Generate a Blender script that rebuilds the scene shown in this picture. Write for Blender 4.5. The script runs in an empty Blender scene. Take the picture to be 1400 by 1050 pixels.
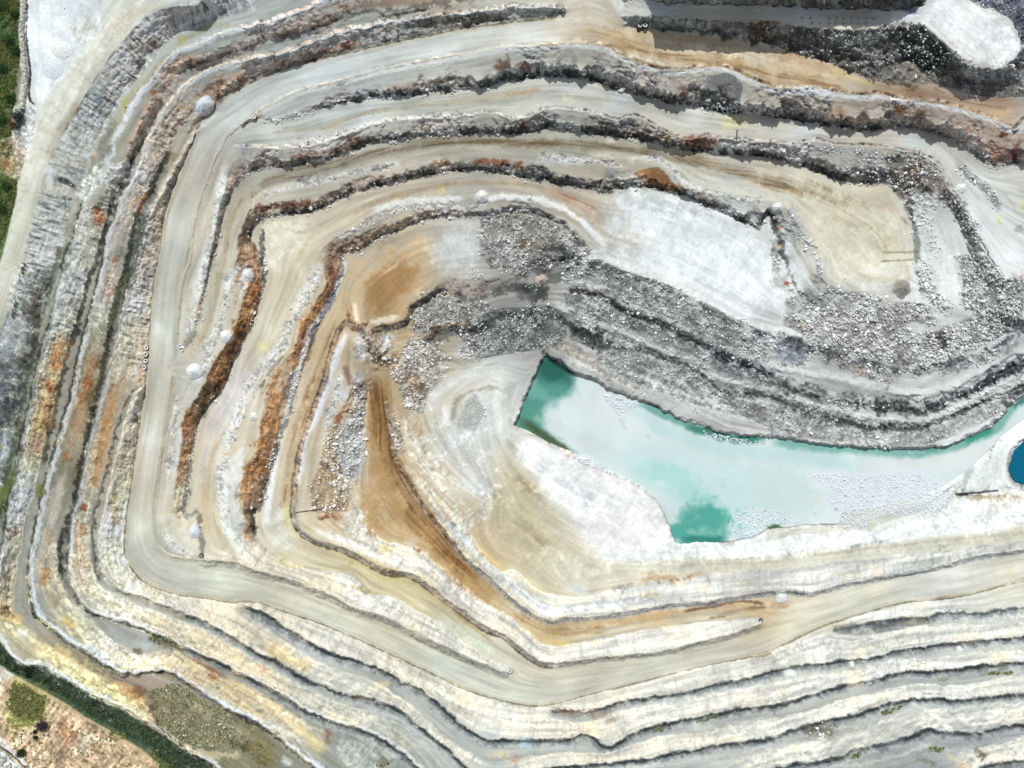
import bpy, math
import numpy as np

# ------------------------------------------------------------------ camera, light, exposure
SC = bpy.context.scene
COL = SC.collection
CAM_H = 430.0                     # drone height above the haul road level (z = 0)
S = 0.4                           # metres per photo pixel on the z = 0 plane
cam_d = bpy.data.cameras.new("camera")
cam_d.sensor_width = 36.0
cam_d.lens = 36.0 * CAM_H / (1400 * S)
cam_d.clip_start = 1.0
cam_d.clip_end = 20000.0
cam = bpy.data.objects.new("camera", cam_d)
cam.location = (0, 0, CAM_H)
COL.objects.link(cam)
SC.camera = cam

SUN_EL = math.radians(51.0)
SUN_AZ = math.radians(-8.0)      # from +Y (top of the photo), negative = towards the left
to_sun = (math.sin(SUN_AZ) * math.cos(SUN_EL), math.cos(SUN_AZ) * math.cos(SUN_EL), math.sin(SUN_EL))
world = bpy.data.worlds.new("World")
SC.world = world
world.use_nodes = True
wn = world.node_tree
bg = wn.nodes["Background"]
sky = wn.nodes.new("ShaderNodeTexSky")
sky.sky_type = 'NISHITA'
sky.sun_disc = False
sky.sun_elevation = SUN_EL
sky.sun_rotation = SUN_AZ
sky.air_density = 1.0
sky.dust_density = 2.0
hs = wn.nodes.new('ShaderNodeHueSaturation'); hs.inputs['Saturation'].default_value = .45      # thin high haze: a pale sky
wn.links.new(sky.outputs[0], hs.inputs['Color']); wn.links.new(hs.outputs[0], bg.inputs[0])
bg.inputs[1].default_value = 0.105
sun_d = bpy.data.lights.new("sun", 'SUN')
sun_d.energy = 3.85
sun_d.angle = math.radians(0.5)
sun_d.color = (0.99, 1.0, 0.985)
sun = bpy.data.objects.new("sun", sun_d)
from mathutils import Vector
sun.rotation_euler = Vector(to_sun).to_track_quat('Z', 'Y').to_euler()
sun.location = (0, 0, 600)
COL.objects.link(sun)
SC.view_settings.view_transform = 'Standard'
SC.view_settings.look = 'None'
SC.view_settings.exposure = 0.1
SC.view_settings.gamma = 1.0
SC.render.resolution_x = 1024
SC.render.resolution_y = 768

# ------------------------------------------------------------------ numeric helpers
rng = np.random.default_rng(7)
U0, V0, U1, V1 = -110, -90, 1510, 1140       # survey grid (survey units: 1 = one photo pixel at z = 0)
NX, NY = U1 - U0 + 1, V1 - V0 + 1
uu = np.arange(U0, U1 + 1, dtype=np.float32)
vv = np.arange(V0, V1 + 1, dtype=np.float32)
UG, VG = np.meshgrid(uu, vv)

def world_xy(u, v, z):
    k = S * (CAM_H - z) / CAM_H
    return (u - 700.0) * k, (525.0 - v) * k

def vnoise(wl, seed, wly=None):
    """value noise on the survey grid, wave length in px"""
    wly = wly or wl
    r = np.random.default_rng(seed)
    nx, ny = int(NX / wl) + 4, int(NY / wly) + 4
    g = r.random((ny, nx), dtype=np.float32)
    x = np.arange(NX, dtype=np.float32) / wl + 1
    y = np.arange(NY, dtype=np.float32) / wly + 1
    xi = x.astype(int); yi = y.astype(int)
    fx = x - xi; fy = y - yi
    def cub(p0, p1, p2, p3, t):
        return p1 + 0.5 * t * (p2 - p0 + t * (2 * p0 - 5 * p1 + 4 * p2 - p3 + t * (3 * (p1 - p2) + p3 - p0)))
    rows = cub(g[:, xi - 1], g[:, xi], g[:, xi + 1], g[:, xi + 2], fx[None, :])
    return cub(rows[yi - 1], rows[yi], rows[yi + 1], rows[yi + 2], fy[:, None]) - 0.5

def fbm(wl, seed, octs=4, gain=0.55):
    out = 0; a = 1.0; t = 0
    for i in range(octs):
        out = out + a * vnoise(wl, seed + 31 * i)
        t += a * a
        a *= gain; wl /= 2.03
        if wl < 1.3: break
    return out / math.sqrt(t)

def sstep(x, a, b):
    t = np.clip((x - a) / (b - a), 0, 1)
    return t * t * (3 - 2 * t)

def blur(a, n):
    for _ in range(n):
        a = (a + np.roll(a, 1, 0) + np.roll(a, -1, 0)) / 3
        a = (a + np.roll(a, 1, 1) + np.roll(a, -1, 1)) / 3
    return a

def sample(a, u, v):
    x = np.clip(np.asarray(u, dtype=np.float32) - U0, 0, NX - 1.001)
    y = np.clip(np.asarray(v, dtype=np.float32) - V0, 0, NY - 1.001)
    xi = x.astype(int); yi = y.astype(int); fx = x - xi; fy = y - yi
    if a.ndim == 3: fx = fx[..., None]; fy = fy[..., None]
    return (a[yi, xi] * (1 - fx) + a[yi, xi + 1] * fx) * (1 - fy) + (a[yi + 1, xi] * (1 - fx) + a[yi + 1, xi + 1] * fx) * fy

def parse(txt):
    """'T12 x,y x,y,z ...' : points read in 3x enlarged tiles, T<col><row>; 'F' = full photo pixels"""
    pts = []; c = r = 0; k = 3.0
    for t in txt.split():
        if t[0] == 'T': c, r, k = int(t[1]), int(t[2]), 3.0; continue
        if t == 'F': c = r = 0; k = 1.0; continue
        w = [float(q) for q in t.split(',')]
        pts.append((350 * c + w[0] / k, 350 * r + w[1] / k, w[2] if len(w) > 2 else None))
    return pts

def densify(pts, step=0.5, smooth=True):
    P = np.array([(p[0], p[1]) for p in pts], dtype=np.float64)
    n = len(P)
    seg = np.hypot(*(P[1:] - P[:-1]).T)
    arc = np.concatenate([[0], np.cumsum(seg)])
    key = [(arc[i], p[2]) for i, p in enumerate(pts) if p[2] is not None]
    out = []; ss = []
    for i in range(n - 1):
        p0 = P[max(i - 1, 0)]; p1 = P[i]; p2 = P[i + 1]; p3 = P[min(i + 2, n - 1)]
        m = max(int(seg[i] / step), 1)
        t = (np.arange(m) / m)[:, None]
        if smooth:
            q = 0.5 * ((2 * p1) + (-p0 + p2) * t + (2 * p0 - 5 * p1 + 4 * p2 - p3) * t ** 2 + (-p0 + 3 * p1 - 3 * p2 + p3) * t ** 3)
        else:
            q = p1 + (p2 - p1) * t
        out.append(q); ss.append(arc[i] + seg[i] * t[:, 0])
    out.append(P[-1:]); ss.append(arc[-1:])
    Q = np.concatenate(out); ss = np.concatenate(ss)
    z = np.interp(ss, [k[0] for k in key], [k[1] for k in key]) if key else np.zeros(len(ss))
    return Q, z, ss

def normals(Q):
    d = np.gradient(Q, axis=0)
    d /= np.maximum(np.hypot(d[:, 0], d[:, 1])[:, None], 1e-6)
    return np.stack([-d[:, 1], d[:, 0]], 1), d

CON_S = np.zeros((NY, NX)); CON_N = np.zeros((NY, NX))
ORI = np.zeros((NY, NX, 2)); 
LINES = {}

def put(Q, z, w=1.0):
    xi = np.round(Q[:, 0] - U0).astype(int); yi = np.round(Q[:, 1] - V0).astype(int)
    ok = (xi >= 0) & (xi < NX) & (yi >= 0) & (yi < NY)
    np.add.at(CON_S, (yi[ok], xi[ok]), z[ok] * w); np.add.at(CON_N, (yi[ok], xi[ok]), w)

DEEP = .68
def L(name, txt, berm=None, jit=0.0):
    """one surveyed line (crest or toe); berm = (height, signed width towards the bench)"""
    Q, z, s = densify(parse(txt))
    if name not in ('cp', 'tp', 'cq'): z = np.where(z > 14, 14 + (z - 14) * .52, z)
    z = np.where(z < 0, z * DEEP, z)
    if jit:
        r = np.random.default_rng(sum(map(ord, name)))
        k = np.interp(s, np.arange(0, s[-1] + 9, 5), r.normal(0, jit, len(np.arange(0, s[-1] + 9, 5))))
        nn, _ = normals(Q); Q = Q + nn * k[:, None]
    nn, d = normals(Q)
    LINES[name] = (Q, z, s)
    if berm:
        h, w = berm; h = h * 1.35 * np.where((Q[:, 0] < 330) & (Q[:, 1] < 760), .4, 1)
        put(Q + nn * w, z)
        put(Q + nn * w * 0.05, z + h)
    else:
        put(Q, z)
    th = np.stack([d[:, 0] ** 2 - d[:, 1] ** 2, 2 * d[:, 0] * d[:, 1]], 1)
    xi = np.round(Q[:, 0] - U0).astype(int); yi = np.round(Q[:, 1] - V0).astype(int)
    ok = (xi >= 0) & (xi < NX) & (yi >= 0) & (yi < NY)
    ORI[yi[ok], xi[ok]] += th[ok]

def solve(cs, cn, iters=(300, 120, 80, 60, 40, 30)):
    """smooth surface through scattered constraints, coarse to fine"""
    ch = cs.shape[2] if cs.ndim == 3 else 1
    cs = cs.reshape(NY, NX, ch); lv = []
    a, n = cs, cn
    for k in range(6):
        lv.append((a, n))
        h, w = n.shape
        h2, w2 = (h + 1) // 2, (w + 1) // 2
        pa = np.zeros((h2 * 2, w2 * 2, ch)); pa[:h, :w] = a
        pn = np.zeros((h2 * 2, w2 * 2)); pn[:h, :w] = n
        a = pa.reshape(h2, 2, w2, 2, ch).sum((1, 3)); n = pn.reshape(h2, 2, w2, 2).sum((1, 3))
    x = None
    for k in range(5, -1, -1):
        a, n = lv[k]; h, w = n.shape
        m = n > 0
        val = np.where(m[..., None], a / np.maximum(n, 1e-9)[..., None], 0).astype(np.float32)
        if x is None:
            x = np.zeros((h, w, ch), np.float32) + val[m].mean(0)
        else:
            yi = (np.arange(h) - 0.5) / 2; xi = (np.arange(w) - 0.5) / 2
            yi = np.clip(yi, 0, x.shape[0] - 1.001); xi = np.clip(xi, 0, x.shape[1] - 1.001)
            y0 = yi.astype(int); x0 = xi.astype(int); fy = (yi - y0)[:, None, None]; fx = (xi - x0)[None, :, None]
            x = ((x[y0][:, x0] * (1 - fx) + x[y0][:, x0 + 1] * fx) * (1 - fy) + (x[y0 + 1][:, x0] * (1 - fx) + x[y0 + 1][:, x0 + 1] * fx) * fy).astype(np.float32)
        mm = m[..., None]
        for _ in range(iters[5 - k]):
            p = np.pad(x, ((1, 1), (1, 1), (0, 0)), mode='edge')
            x = 0.25 * (p[:-2, 1:-1] + p[2:, 1:-1] + p[1:-1, :-2] + p[1:-1, 2:])
            x = np.where(mm, val, x)
    return x if ch > 1 else x[..., 0]
# ------------------------------------------------------------------ survey of the quarry: crest and toe lines
# left and upper left, outermost first
L('r0', "T00 900,-200,62 830,0,62 700,30 600,66 500,170,63 400,300 330,420 230,580 180,700 150,850 100,1050,63 T01 60,130 10,290 -60,420 -200,800,62", jit=.8)
L('t0', "T10 360,-200,38 150,-15,39 0,36,41 T00 850,90,43 760,120 700,160 620,240 560,330 510,400,46 450,480 400,600 370,660 330,780 300,830 270,920 240,1050,49 T01 210,100 180,230 150,330 110,500 75,650 45,800 15,950 -30,1130,50 -90,1400,50", jit=.8)
L('c1', "T10 400,-120,37 320,-30,38 250,15,38 80,85 0,105,40 T00 930,130 800,185,43 740,200 690,240 640,310 580,370 540,430,46 500,500 460,570 440,640 400,700 380,770 350,830,48 330,900 300,1000 T01 275,0 250,120 225,220 195,320 165,430,50 130,600 95,750 60,900 35,1050 T02 10,180,50 -30,340 -50,430 0,520,50 80,620 150,620 260,680 380,750,50 500,800 600,860 680,910 760,970 880,1040 1100,1190,50 1300,1350,50", berm=(1.6, 5), jit=1)
L('t1', "T20 200,-100,24 130,-40,23 T10 1000,-15,24 850,8,25 700,30 560,58 430,62 280,110,29 130,150 0,190,31 T00 900,240 820,260,33 760,290 720,340 680,400 640,450,35 600,510 570,580 545,640 525,700 500,740 470,800 450,850 430,930 410,1000,37 T01 390,30 360,100 335,190 310,285 275,390 250,480 235,560 215,650 190,760,38 165,870 150,960 T02 110,0,39 85,150 65,280 50,400 100,450 150,490,41 230,570 300,610 340,640 450,690 540,715 600,780,42 680,900 800,1000 900,1060 1100,1200,42", jit=1)
L('c2', "T20 215,38,19 180,35,20 T10 1050,32,22 950,42 800,60 600,85,24 480,103 330,135 250,165 130,212 0,240,28 T00 1000,252 870,282 800,322 740,380 700,430,32 650,500 600,590 570,690 540,745 500,800 480,880 450,960 430,1050,36 T01 410,100 385,200 360,300 340,380 325,450,37 300,560 265,680 235,780 200,900 165,1050,38 T02 140,130 125,250,39 130,330 150,410 200,460 290,530 360,570,41 430,620 510,660 600,650 700,650 750,680 850,750,41 950,810 1050,860 T12 100,930,41 200,1010 280,1070 400,1170,41", berm=(1.8, 5), jit=1)
L('t2', "T20 190,55,18 150,75,18 0,88 T10 950,96 800,122 600,166,18 450,196 300,231 150,267 0,325,17.5 T00 950,382 890,425,17.5", jit=1)
L('t2b', "T00 880,430,20 740,530,21 700,600,21 660,680 600,800 560,870,28 540,950 525,1050 T01 480,150,29 455,250 430,380 410,480 385,600 350,730,30 325,850 310,950 290,1050 T02 250,100,30 238,200 250,280 300,370 400,460,31 500,560 590,590 680,560 740,580 850,640 960,690 1050,740,31 T12 100,790 200,850 300,890,31 400,920 470,950 540,1000 620,1060 700,1160,31", jit=1)
L('c3', "T00 900,470,15 800,550,16.5 760,620,18 720,690 680,770 640,850 600,920,27 590,960 570,1050 T01 545,100,28 520,170 490,300 460,420 440,500 410,600 385,700 360,800 340,900 320,1000 T02 300,0,29 290,100 285,220 310,310 350,390 450,430,30 550,460 650,500 750,550 850,590 950,640 1050,690 T12 100,740,30 200,810 300,850,30 400,880 480,910 560,960 640,1020,30 700,1100 800,1250,30", berm=(1.8, 5), jit=1)
L('t3', "T01 560,530,19 530,560,20 510,600,22 480,670 455,740 430,850 415,930 395,1000 T02 375,0,22 370,100 375,200 390,260 420,310 520,360 650,410,21 750,450 850,490 950,550 1050,610 T12 100,665,22 200,725 300,765,23 400,800 500,820 580,850,24 660,900 740,960 820,1040 880,1130,24", jit=.8)
L('c4', "T01 575,540,19 545,600,20 520,690 490,800 465,900 445,1000 T02 430,0,21 410,100 415,200 440,270 500,320 600,350,20 700,390 800,430 900,480 1050,570 T12 100,620,21 200,680 280,710 350,740,22 450,760 500,775 580,805 640,850,23 700,900 760,950 850,1030 900,1090,23 1000,1200,23", berm=(1.8, 5), jit=.8)
L('cn', "T02 1000,385,10.5 T12 0,402,12 60,430,13 150,490 250,550,16 330,585 400,600,17 500,640 600,690 660,715 720,760 800,830,19 870,890 950,930 1050,935 T22 230,930,21 300,905 400,960,23 500,900 600,870 700,850,24 850,820 950,800 1050,795 T32 100,770 200,740,24 300,710 420,690 550,655 700,650,24 850,630 1050,610,24 1300,580,24", berm=(1.8, 5), jit=.8)
L('tn', "T02 1000,410,10.5 T12 0,440,12 100,510,14 200,580 300,630,16.5 400,660 500,700 570,750,18 620,770 680,830 770,910,19 870,980 960,1020 1050,1010,21 T22 60,1000,22 240,985 340,995 480,960 600,920,24 750,900,25 900,870 1050,850,25 T32 150,820,25 300,770,25 450,740 600,705 750,710 900,690 1050,665,25 1300,640,25", jit=.8)
L('t4', "T20 190,70,17.5 T10 1050,90,17.5 800,125 450,199 150,270 0,328,17 T00 950,384 870,440 820,500,16 780,600 740,690 700,800 670,900 650,1050,14.5 T01 630,100 615,250 605,400,13 595,520 585,600 570,700 550,830 535,950 T02 520,0,11 510,100 513,170 545,240 600,295 700,335,10 850,358 950,372 T12 0,372 100,405,9 250,455 400,515 550,585 700,655 800,705,7 900,745 1050,785 T22 100,797,6 200,783 350,742 500,707 650,667 800,630 950,603,4 1040,588 T32 30,563 90,535 160,500,3 260,458 400,415 550,375 700,360 850,335 1000,295,1 1200,260,0", jit=.4)
# small benches between the haul road and the lower right terraces
L('ca', "T22 160,812,9 260,817 350,807,11 400,790 450,772 600,752,13 700,742 800,712 950,682 T32 0,655,14 120,630 280,610,15 360,600 450,590 520,567 600,557 700,542,15 850,527 950,517 1050,510,14 1300,480,14", berm=(1.2, 4), jit=.8)
L('ta', "T22 160,850,9 300,865 430,815,11 520,800 650,770,14 800,750 950,725 1050,700,16 T32 100,680,16 250,660,16 350,650 500,610 600,600 750,590,17 900,570 1050,555,17 1300,530,17", jit=.8)
L('cb', "T32 260,480,3.4 330,468,4 410,452,6 480,440 560,432 660,428,6 720,408,6 870,410,5 950,397 1050,386,4 1300,350,4", jit=.6)
L('tb', "T32 265,520,6 350,530,3 420,510,2 520,490 620,480,3 690,470,6 760,460,8 870,470 950,460,8 1050,450,8 1300,420,8", jit=.8)
L('pit', "T32 420,490,2 500,470,1.5 600,462,1.5 650,450,2")
L('cc', "T12 1080,1090,30 T22 150,1048,31 350,1030,33 450,1020 560,1010 650,990 750,975,33 850,950 950,940 1050,925 T32 100,890,34 250,850 350,830 450,800,34 560,765 650,760 750,770 850,760 1050,740,34 1300,700,34", berm=(1.8, 6), jit=1)
L('tc', "T22 200,1100,35 400,1070,35 600,1045 750,1020,35 900,1000 T32 0,965,35 200,930,35 260,890 400,860,36 500,840 600,800,36 700,810 850,800 1050,780,36 1300,750,36", jit=1)
L('cd', "T22 900,1130,42 T32 0,1055,42 150,1030,43 300,1000 350,970 500,940 600,910 660,880,44 720,900 850,900 950,880 1050,868,44 1300,830,44", berm=(1.5, 6), jit=1)
L('td', "T32 100,1100,44 300,1045,45 500,1010,45 650,960 700,975 850,965,45 1050,920,45 1300,890,45", jit=1)
L('ce', "T32 800,1090,54 900,1040,54 1050,1015,54 1300,980,54", berm=(1.5, 6), jit=1)
# ground beyond the lower left rim (the ditch in the rim's shade, then the field)
L('out1', "T02 -150,480,36 -60,570,36 0,600,36 60,660 200,710 380,810,35 500,870 620,950 720,1030 800,1090,35 1000,1250,35")
L('out2', "T02 -60,600,38 0,630,38 100,672 280,768,38 400,845 500,905 620,985 700,1050,38 900,1230,43.5")
L('out3', "T02 -100,900,45 0,955,45 60,1000 130,1060,45 300,1200,45")
L('out4', "T02 -200,1040,44 0,1010,44 100,1100,44")
# upland at the upper left
L('up1', "T00 100,-200,66 110,0,66 120,200 125,400,66 60,500 30,700,65 -100,1050,65")
L('up2', "T00 -250,0,66 -250,600,66")
# haul road inner crest (upper part), face below it
L('c5', "T00 1045,478,16 1000,500,16 940,550 900,610 870,680,15 840,760 810,850 790,950 780,1050,14 T01 750,100 735,220 722,340,13 722,385,13", berm=(1.2, -4), jit=.5)
L('c5t', "T10 0,478,16.3 30,450,16.5 100,410 200,370,17 350,332 500,292 700,252,17.5 900,215 1050,190,18 T20 150,190,18 250,178 330,183 400,200,18 450,228 550,272 650,290,18 750,282 850,272 900,285 1050,355,18 T30 100,365 200,368,18 400,392 460,385 560,405,19 700,425 850,462,20 950,505 1010,530,21 1060,490 1100,520,21 1300,560,21", berm=(1.0, -5), jit=.6)
L('t5', "T10 30,495,15.3 120,495,14 200,470,13 300,440 400,415,11 500,402 650,392,9 800,372 950,352 1050,325,7 T20 130,315,6 220,310 300,320 400,360,5 500,385 620,410 760,440,4 900,465 1050,470 T30 150,500,4 280,515 400,530 500,520,5 600,525 700,550 800,600,6 900,672 945,688,7 1050,668 1150,700,7 1300,720,7", jit=1)
# the face above the haul road at the upper right
L('cp', "T20 200,-60,19 300,-80,20 440,-20,21 450,60,19.5 500,68,21.5 600,68,23 700,76 850,86,24.5 1050,95 T30 100,105,26 300,120 450,110 480,88,31 600,95 680,130 730,190,31 780,240 850,280 950,280,31 1025,230 1035,170,31 1000,90 920,40,31 850,20 800,-10,31 780,-100,31", jit=1.2)
L('mp', "T20 470,105,19 500,115,18.5 560,122 700,132,18.5 850,152 950,172 1050,186 T30 150,230,19 280,270,19 400,320 600,370,20 800,402 950,420,21 1050,400 1200,380,22 1300,370,22", jit=1)
L('tp', "T20 430,-60,22 480,-20,23.5 600,8,25 800,13 1050,20,27.5 T30 200,32,29 400,37 520,37 640,22 655,-5 700,-80,33", jit=.8)
L('cq', "T20 600,-60,42 1050,-40,42 T30 300,-30,42 480,-10,42 640,-60,42")
L('dk1', "T30 1060,40,24 1080,200,24 1060,320,23 1000,350,24 900,340,25")
L('dk2', "T30 900,-60,26 1000,0,25 1100,0,24 1300,0,24")
L('dk3', "T30 560,250,25 700,300,23.5 800,340,24")
# bench J1 and the face below it
L('c6', "T00 960,600,14 1000,605,13.5 T10 0,605,12.5 100,610,12 200,602 300,580 400,545,10 450,520 550,497 700,488,8 850,478 950,463 1050,485,7 T20 60,478,6 130,448 200,445 300,460 430,488,5 520,480 600,530 700,570,4 800,560 900,575 1000,580 1050,583,4 T30 100,590 200,575,4 240,588 330,598 450,602 550,618,5 620,630 700,680 730,760,5 780,820 820,900 870,1000,5 900,1050 T31 960,80,5 1000,100 1060,90 1300,200,5", berm=(.8, -4), jit=1)
L('t6', "T01 745,385,13 775,360,12.5 815,290 840,150,12 865,0,11 T00 880,1050,11 900,960 920,870,10.3 950,790,9.5 1000,740,8 T10 0,700,7 200,670 330,648,5.5 400,628 470,590 600,572,3.5 700,560 850,550,2 1050,545 T20 100,542,0 150,520 250,537 350,548,-2 450,560 550,580 680,600 780,627,-4 850,632 950,632 1050,642 T30 100,672,-6 200,702 300,732,-7 400,762 480,755 530,800,-8 580,880 600,980,-9 605,1050 T31 600,60,-9 640,120,-9", jit=1)
L('rr1', "T30 720,830,2 780,900,0 830,1050,-1 T31 850,100,-1 900,200,-1 1050,260,-1 1300,300,-1")
# island ridge between haul road and J2
L('isl', "T00 925,760,15 900,850,15.5 870,1000,14.5 T01 830,150,13.5 780,320,13.2")
# J2 inner edge and the face below
L('c7', "T01 715,470,12.5 790,480,12 860,420,11 900,330,10.5 930,200,10 950,80,9.3 T00 970,1050,9 985,960,8.5 1010,890,8 1040,840,6.5 T10 0,800,5 100,750,4.5 250,735 400,690,3 600,648,2 750,620 850,608,.5 1050,620 T20 150,640,-3 300,660 370,680,-6 450,700 510,665 560,645,-7 620,660 680,730 720,772,-7 800,792 900,812,-7 1000,822 T30 0,822,-8 60,830 100,880,-8 150,950 200,1010 230,1050 T31 230,100,-9 300,130 400,180,-9 500,170 600,130,-9", jit=1)
L('c7b', "T01 1010,130,6 980,250,8 950,330,10 900,400,11 860,470,11.5 820,560 780,620,12 750,680 740,800,11.5 715,950 700,1050,11 T02 690,60,11 710,140,10.5 760,175,10 830,187,10", jit=1.2)
L('isl2', "T01 715,490,12.5 700,600,12 680,700,12.5 655,850,12 T02 632,-10,11 632,80,10.5 652,142,10.3 700,180,10 830,194,9.8", berm=(1.2, -4), jit=.5)
L('t7', "T02 835,185,9.7 825,100,8.5 820,0,7 T01 765,1050,7 775,950,6 785,850,5 805,730,4 835,650,3 880,590,1 925,520,0 962,420,0 1010,330,0 1050,250,0 T11 20,150,0 45,80,0 20,10,0 T10 -20,960,0 20,900,0 130,880,-1 250,860,-2 350,812 450,780,-4 600,742,-6 750,712,-8 900,700 1050,720,-11 T20 150,745,-14 300,772 400,790,-15 440,765 560,772,-16 650,792 720,805 800,850,-16 900,880 1000,935,-17 T30 0,880,-17 30,960,-17 60,1050 T31 90,90,-18 130,160,-18 200,210,-17", jit=1)
# J3 inner edge and face below
L('c8', "T02 980,200,9.6 930,140,9 885,60,8.5 868,0,7.5 T01 870,1050,7.5 880,980,6 890,850,5 930,770,4 1000,640,2 1040,560,1 T11 30,470,0 90,380,0 130,260,0 190,100,-1 250,0,-2 T10 250,1040,-2 290,1000,-3 350,955 440,915,-4 490,875 560,855,-6 650,838 800,830,-11 950,820 1050,820,-12 T20 100,830,-13 200,870 280,920,-14 330,980 362,1010,-15 T21 120,5,-16 250,0,-17 360,10,-18 480,55 600,90,-18 700,140 800,195 900,245,-18 1050,305 T31 100,320,-18 200,362,-17 400,412 500,432,-16 600,452 700,422,-14 850,382 1000,312,-12 1060,280,-12 1300,180,-12", jit=1.2)
L('c8b', "T11 280,40,-4 285,110,-3 235,210,-2 180,285,-1 160,365 95,445,0 60,515,1 30,605,2 10,750,4 0,830 T01 1045,790,4 1000,890,5 995,1050,6 T02 1000,20,6.5 1020,60,7", jit=1.2)
L('t8', "T02 1045,40,-3 T12 10,110,-2.5 80,170,-2 200,222 320,245,0 400,258 470,330,1 560,345 650,400,2 750,452 850,530,4 950,600,5 1020,625,6 1050,640,6.5 1045,665,6.6", jit=.8)
L('t8u', "T12 0,90,-3 T11 -10,1050,-4 20,1040,-4 40,950,-5 75,850 115,720,-7 150,610 185,500,-8 220,400 258,290,-9 318,180,-11 352,80,-12 358,0,-13 T10 400,1040,-14 440,1020 500,982,-15 560,952 640,922,-16 720,890 860,893,-17 930,892 1050,870,-18 T20 100,882,-18 200,922 262,990,-18 300,1050 T21 60,60,-20 60,100,-22", jit=1)
L('c5m', "T02 830,192,9.9 T02 980,205,9.6 1050,235,9.3 T12 150,277,8.8 250,312 330,342,8.3 400,385 550,432 700,512,7.5 850,582 950,627 1035,655,6.8", berm=(2.2, 11), jit=.4)
# J4 inner edge
L('c9', "T11 480,400,-7 395,300,-8 360,300,-8.5 335,360,-8 315,430,-8 292,520,-7 255,620,-6 220,720,-5 185,850,-4 168,1000,-3 T12 165,0,-2.5 180,60,-2 250,110 350,140,-1 450,190,0 540,235 640,250,1 750,325,2 850,400,3.5 950,470,4.5 1010,490,5 1050,520 T22 60,570,5.7 120,610,6 180,618,6", berm=(1.6, 7), jit=.4)
L('c9b', "T22 180,618,6 300,602 500,582,5.3 700,552,4.8 850,512,4.2 950,482 1020,450,3.8", berm=(2.0, 8), jit=.4)
L('t9', "T11 455,560,-20 455,650,-20 442,760,-19 428,870,-18 432,1000,-16 T12 455,20,-15 510,110,-14.5 620,135,-13 700,155 750,212,-11.5 850,292,-10 900,342 1000,402,-8 1050,432 T22 60,482,-6 130,548,-5 200,548 350,522,-3 500,492 700,462,-.5 900,442,2 1000,432,3 1025,440,3.7", jit=.6)
# J5 inner edge and the face down to the pit floor
L('c10', "T11 540,590,-20 560,700,-20 580,830,-18.5 620,900 700,1030,-16.5 T12 780,80,-15 850,170,-13.5 930,240,-12 1050,350,-9 T22 80,408,-6.5 160,442,-5 230,432 320,427,-4 450,412 600,382,-2 800,362,0 1000,332,2 T32 0,326,3 100,320,3.3 180,325,3.3 350,282,3 500,256,2.5 700,222,2 850,180,1.5 1050,150,1 1300,120,0", berm=(1.5, 6), jit=.4)
L('t10', "T11 660,620,-26 720,800,-27 850,930,-29 950,1010,-30 T12 880,50,-31 930,180,-31 1000,240,-31 T22 0,222,-31 80,300,-31 150,338,-31 250,348,-31 350,338 500,308,-30 700,272,-29 900,246,-28 1050,238,-27 T32 200,218,-25 400,195,-23 600,172,-21 800,148,-18 1050,120,-15 1300,90,-12", jit=.8)
# spoil between J4 and J5
L('m1', "T11 400,520,-9 340,650,-9 320,780,-8 290,900,-6 260,1040,-5 T12 300,60,-3 450,130,-3 560,180,-2.5 640,215,-2", jit=1)
# lobe north of the pit
L('lob1', "T11 470,400,-10 440,300,-12 400,230,-13 400,130,-14 500,20,-16")
L('lob2', "T11 450,290,-17 600,270,-17 640,200,-17 730,140,-17 745,95,-17 850,92,-17 960,90,-17 1050,70,-18 T21 60,65,-18", jit=1)
L('lob3', "T11 480,320,-21 600,300,-22 650,230,-23 730,165,-23 800,165,-23 900,190,-23 1050,150,-24 T21 60,140,-24 120,150,-23", jit=1)
L('lob4', "T11 640,310,-24 700,330,-24 760,282,-24.5 880,282,-25 950,225,-25 1050,210,-25 T21 80,210,-25 150,205,-25", jit=1)
L('lob5', "T11 700,360,-28 780,320,-28.5 900,320,-29 1000,260,-29 T21 50,270,-29 150,290,-29", jit=1)
L('lob6', "T11 780,430,-30 900,460,-31 1050,400,-31 T21 100,380,-31 200,350,-31")
# rubble slope above the lake
L('s1', "T21 205,118,-23 300,132,-22.5 400,162 470,210,-22 560,250 650,282,-22 750,330 850,380,-22 950,420 1050,452,-22 T31 150,488 300,510,-21 450,548 600,568,-20 750,538 900,460,-18 1050,390,-17 1300,280,-17", jit=1.2)
L('s1t', "T21 250,150,-27 400,200,-27 470,240,-27 560,275,-27 650,310,-27 750,365,-27 850,425,-27 950,455,-27.5 1040,500,-28 T31 0,535,-28 150,585,-28 300,628,-28 480,642,-28 620,656,-28 750,615,-27 900,540,-26 1050,465,-25 1300,360,-25", jit=1.2)
L('s2', "T21 160,205,-25 230,232,-26 350,272,-28 450,312 550,360,-28.5 650,402 750,442,-28.5 850,500 950,532,-29 1050,550,-29 T31 150,610,-29 300,652,-29 480,672,-29 620,685,-29 750,645,-28 900,580,-27 1050,520,-26 1300,410,-26", jit=1.2)
L('s2t', "T21 160,250,-30 230,290,-31 330,370,-32 420,385,-32 550,400,-32 650,440,-32 750,480,-32 850,560,-32 950,575,-33 1050,590,-33 T31 150,655,-33 300,692,-33 420,712,-33 600,722,-33 700,690,-32 800,650,-31 1050,545,-29 1300,440,-29", jit=1.2)
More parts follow.
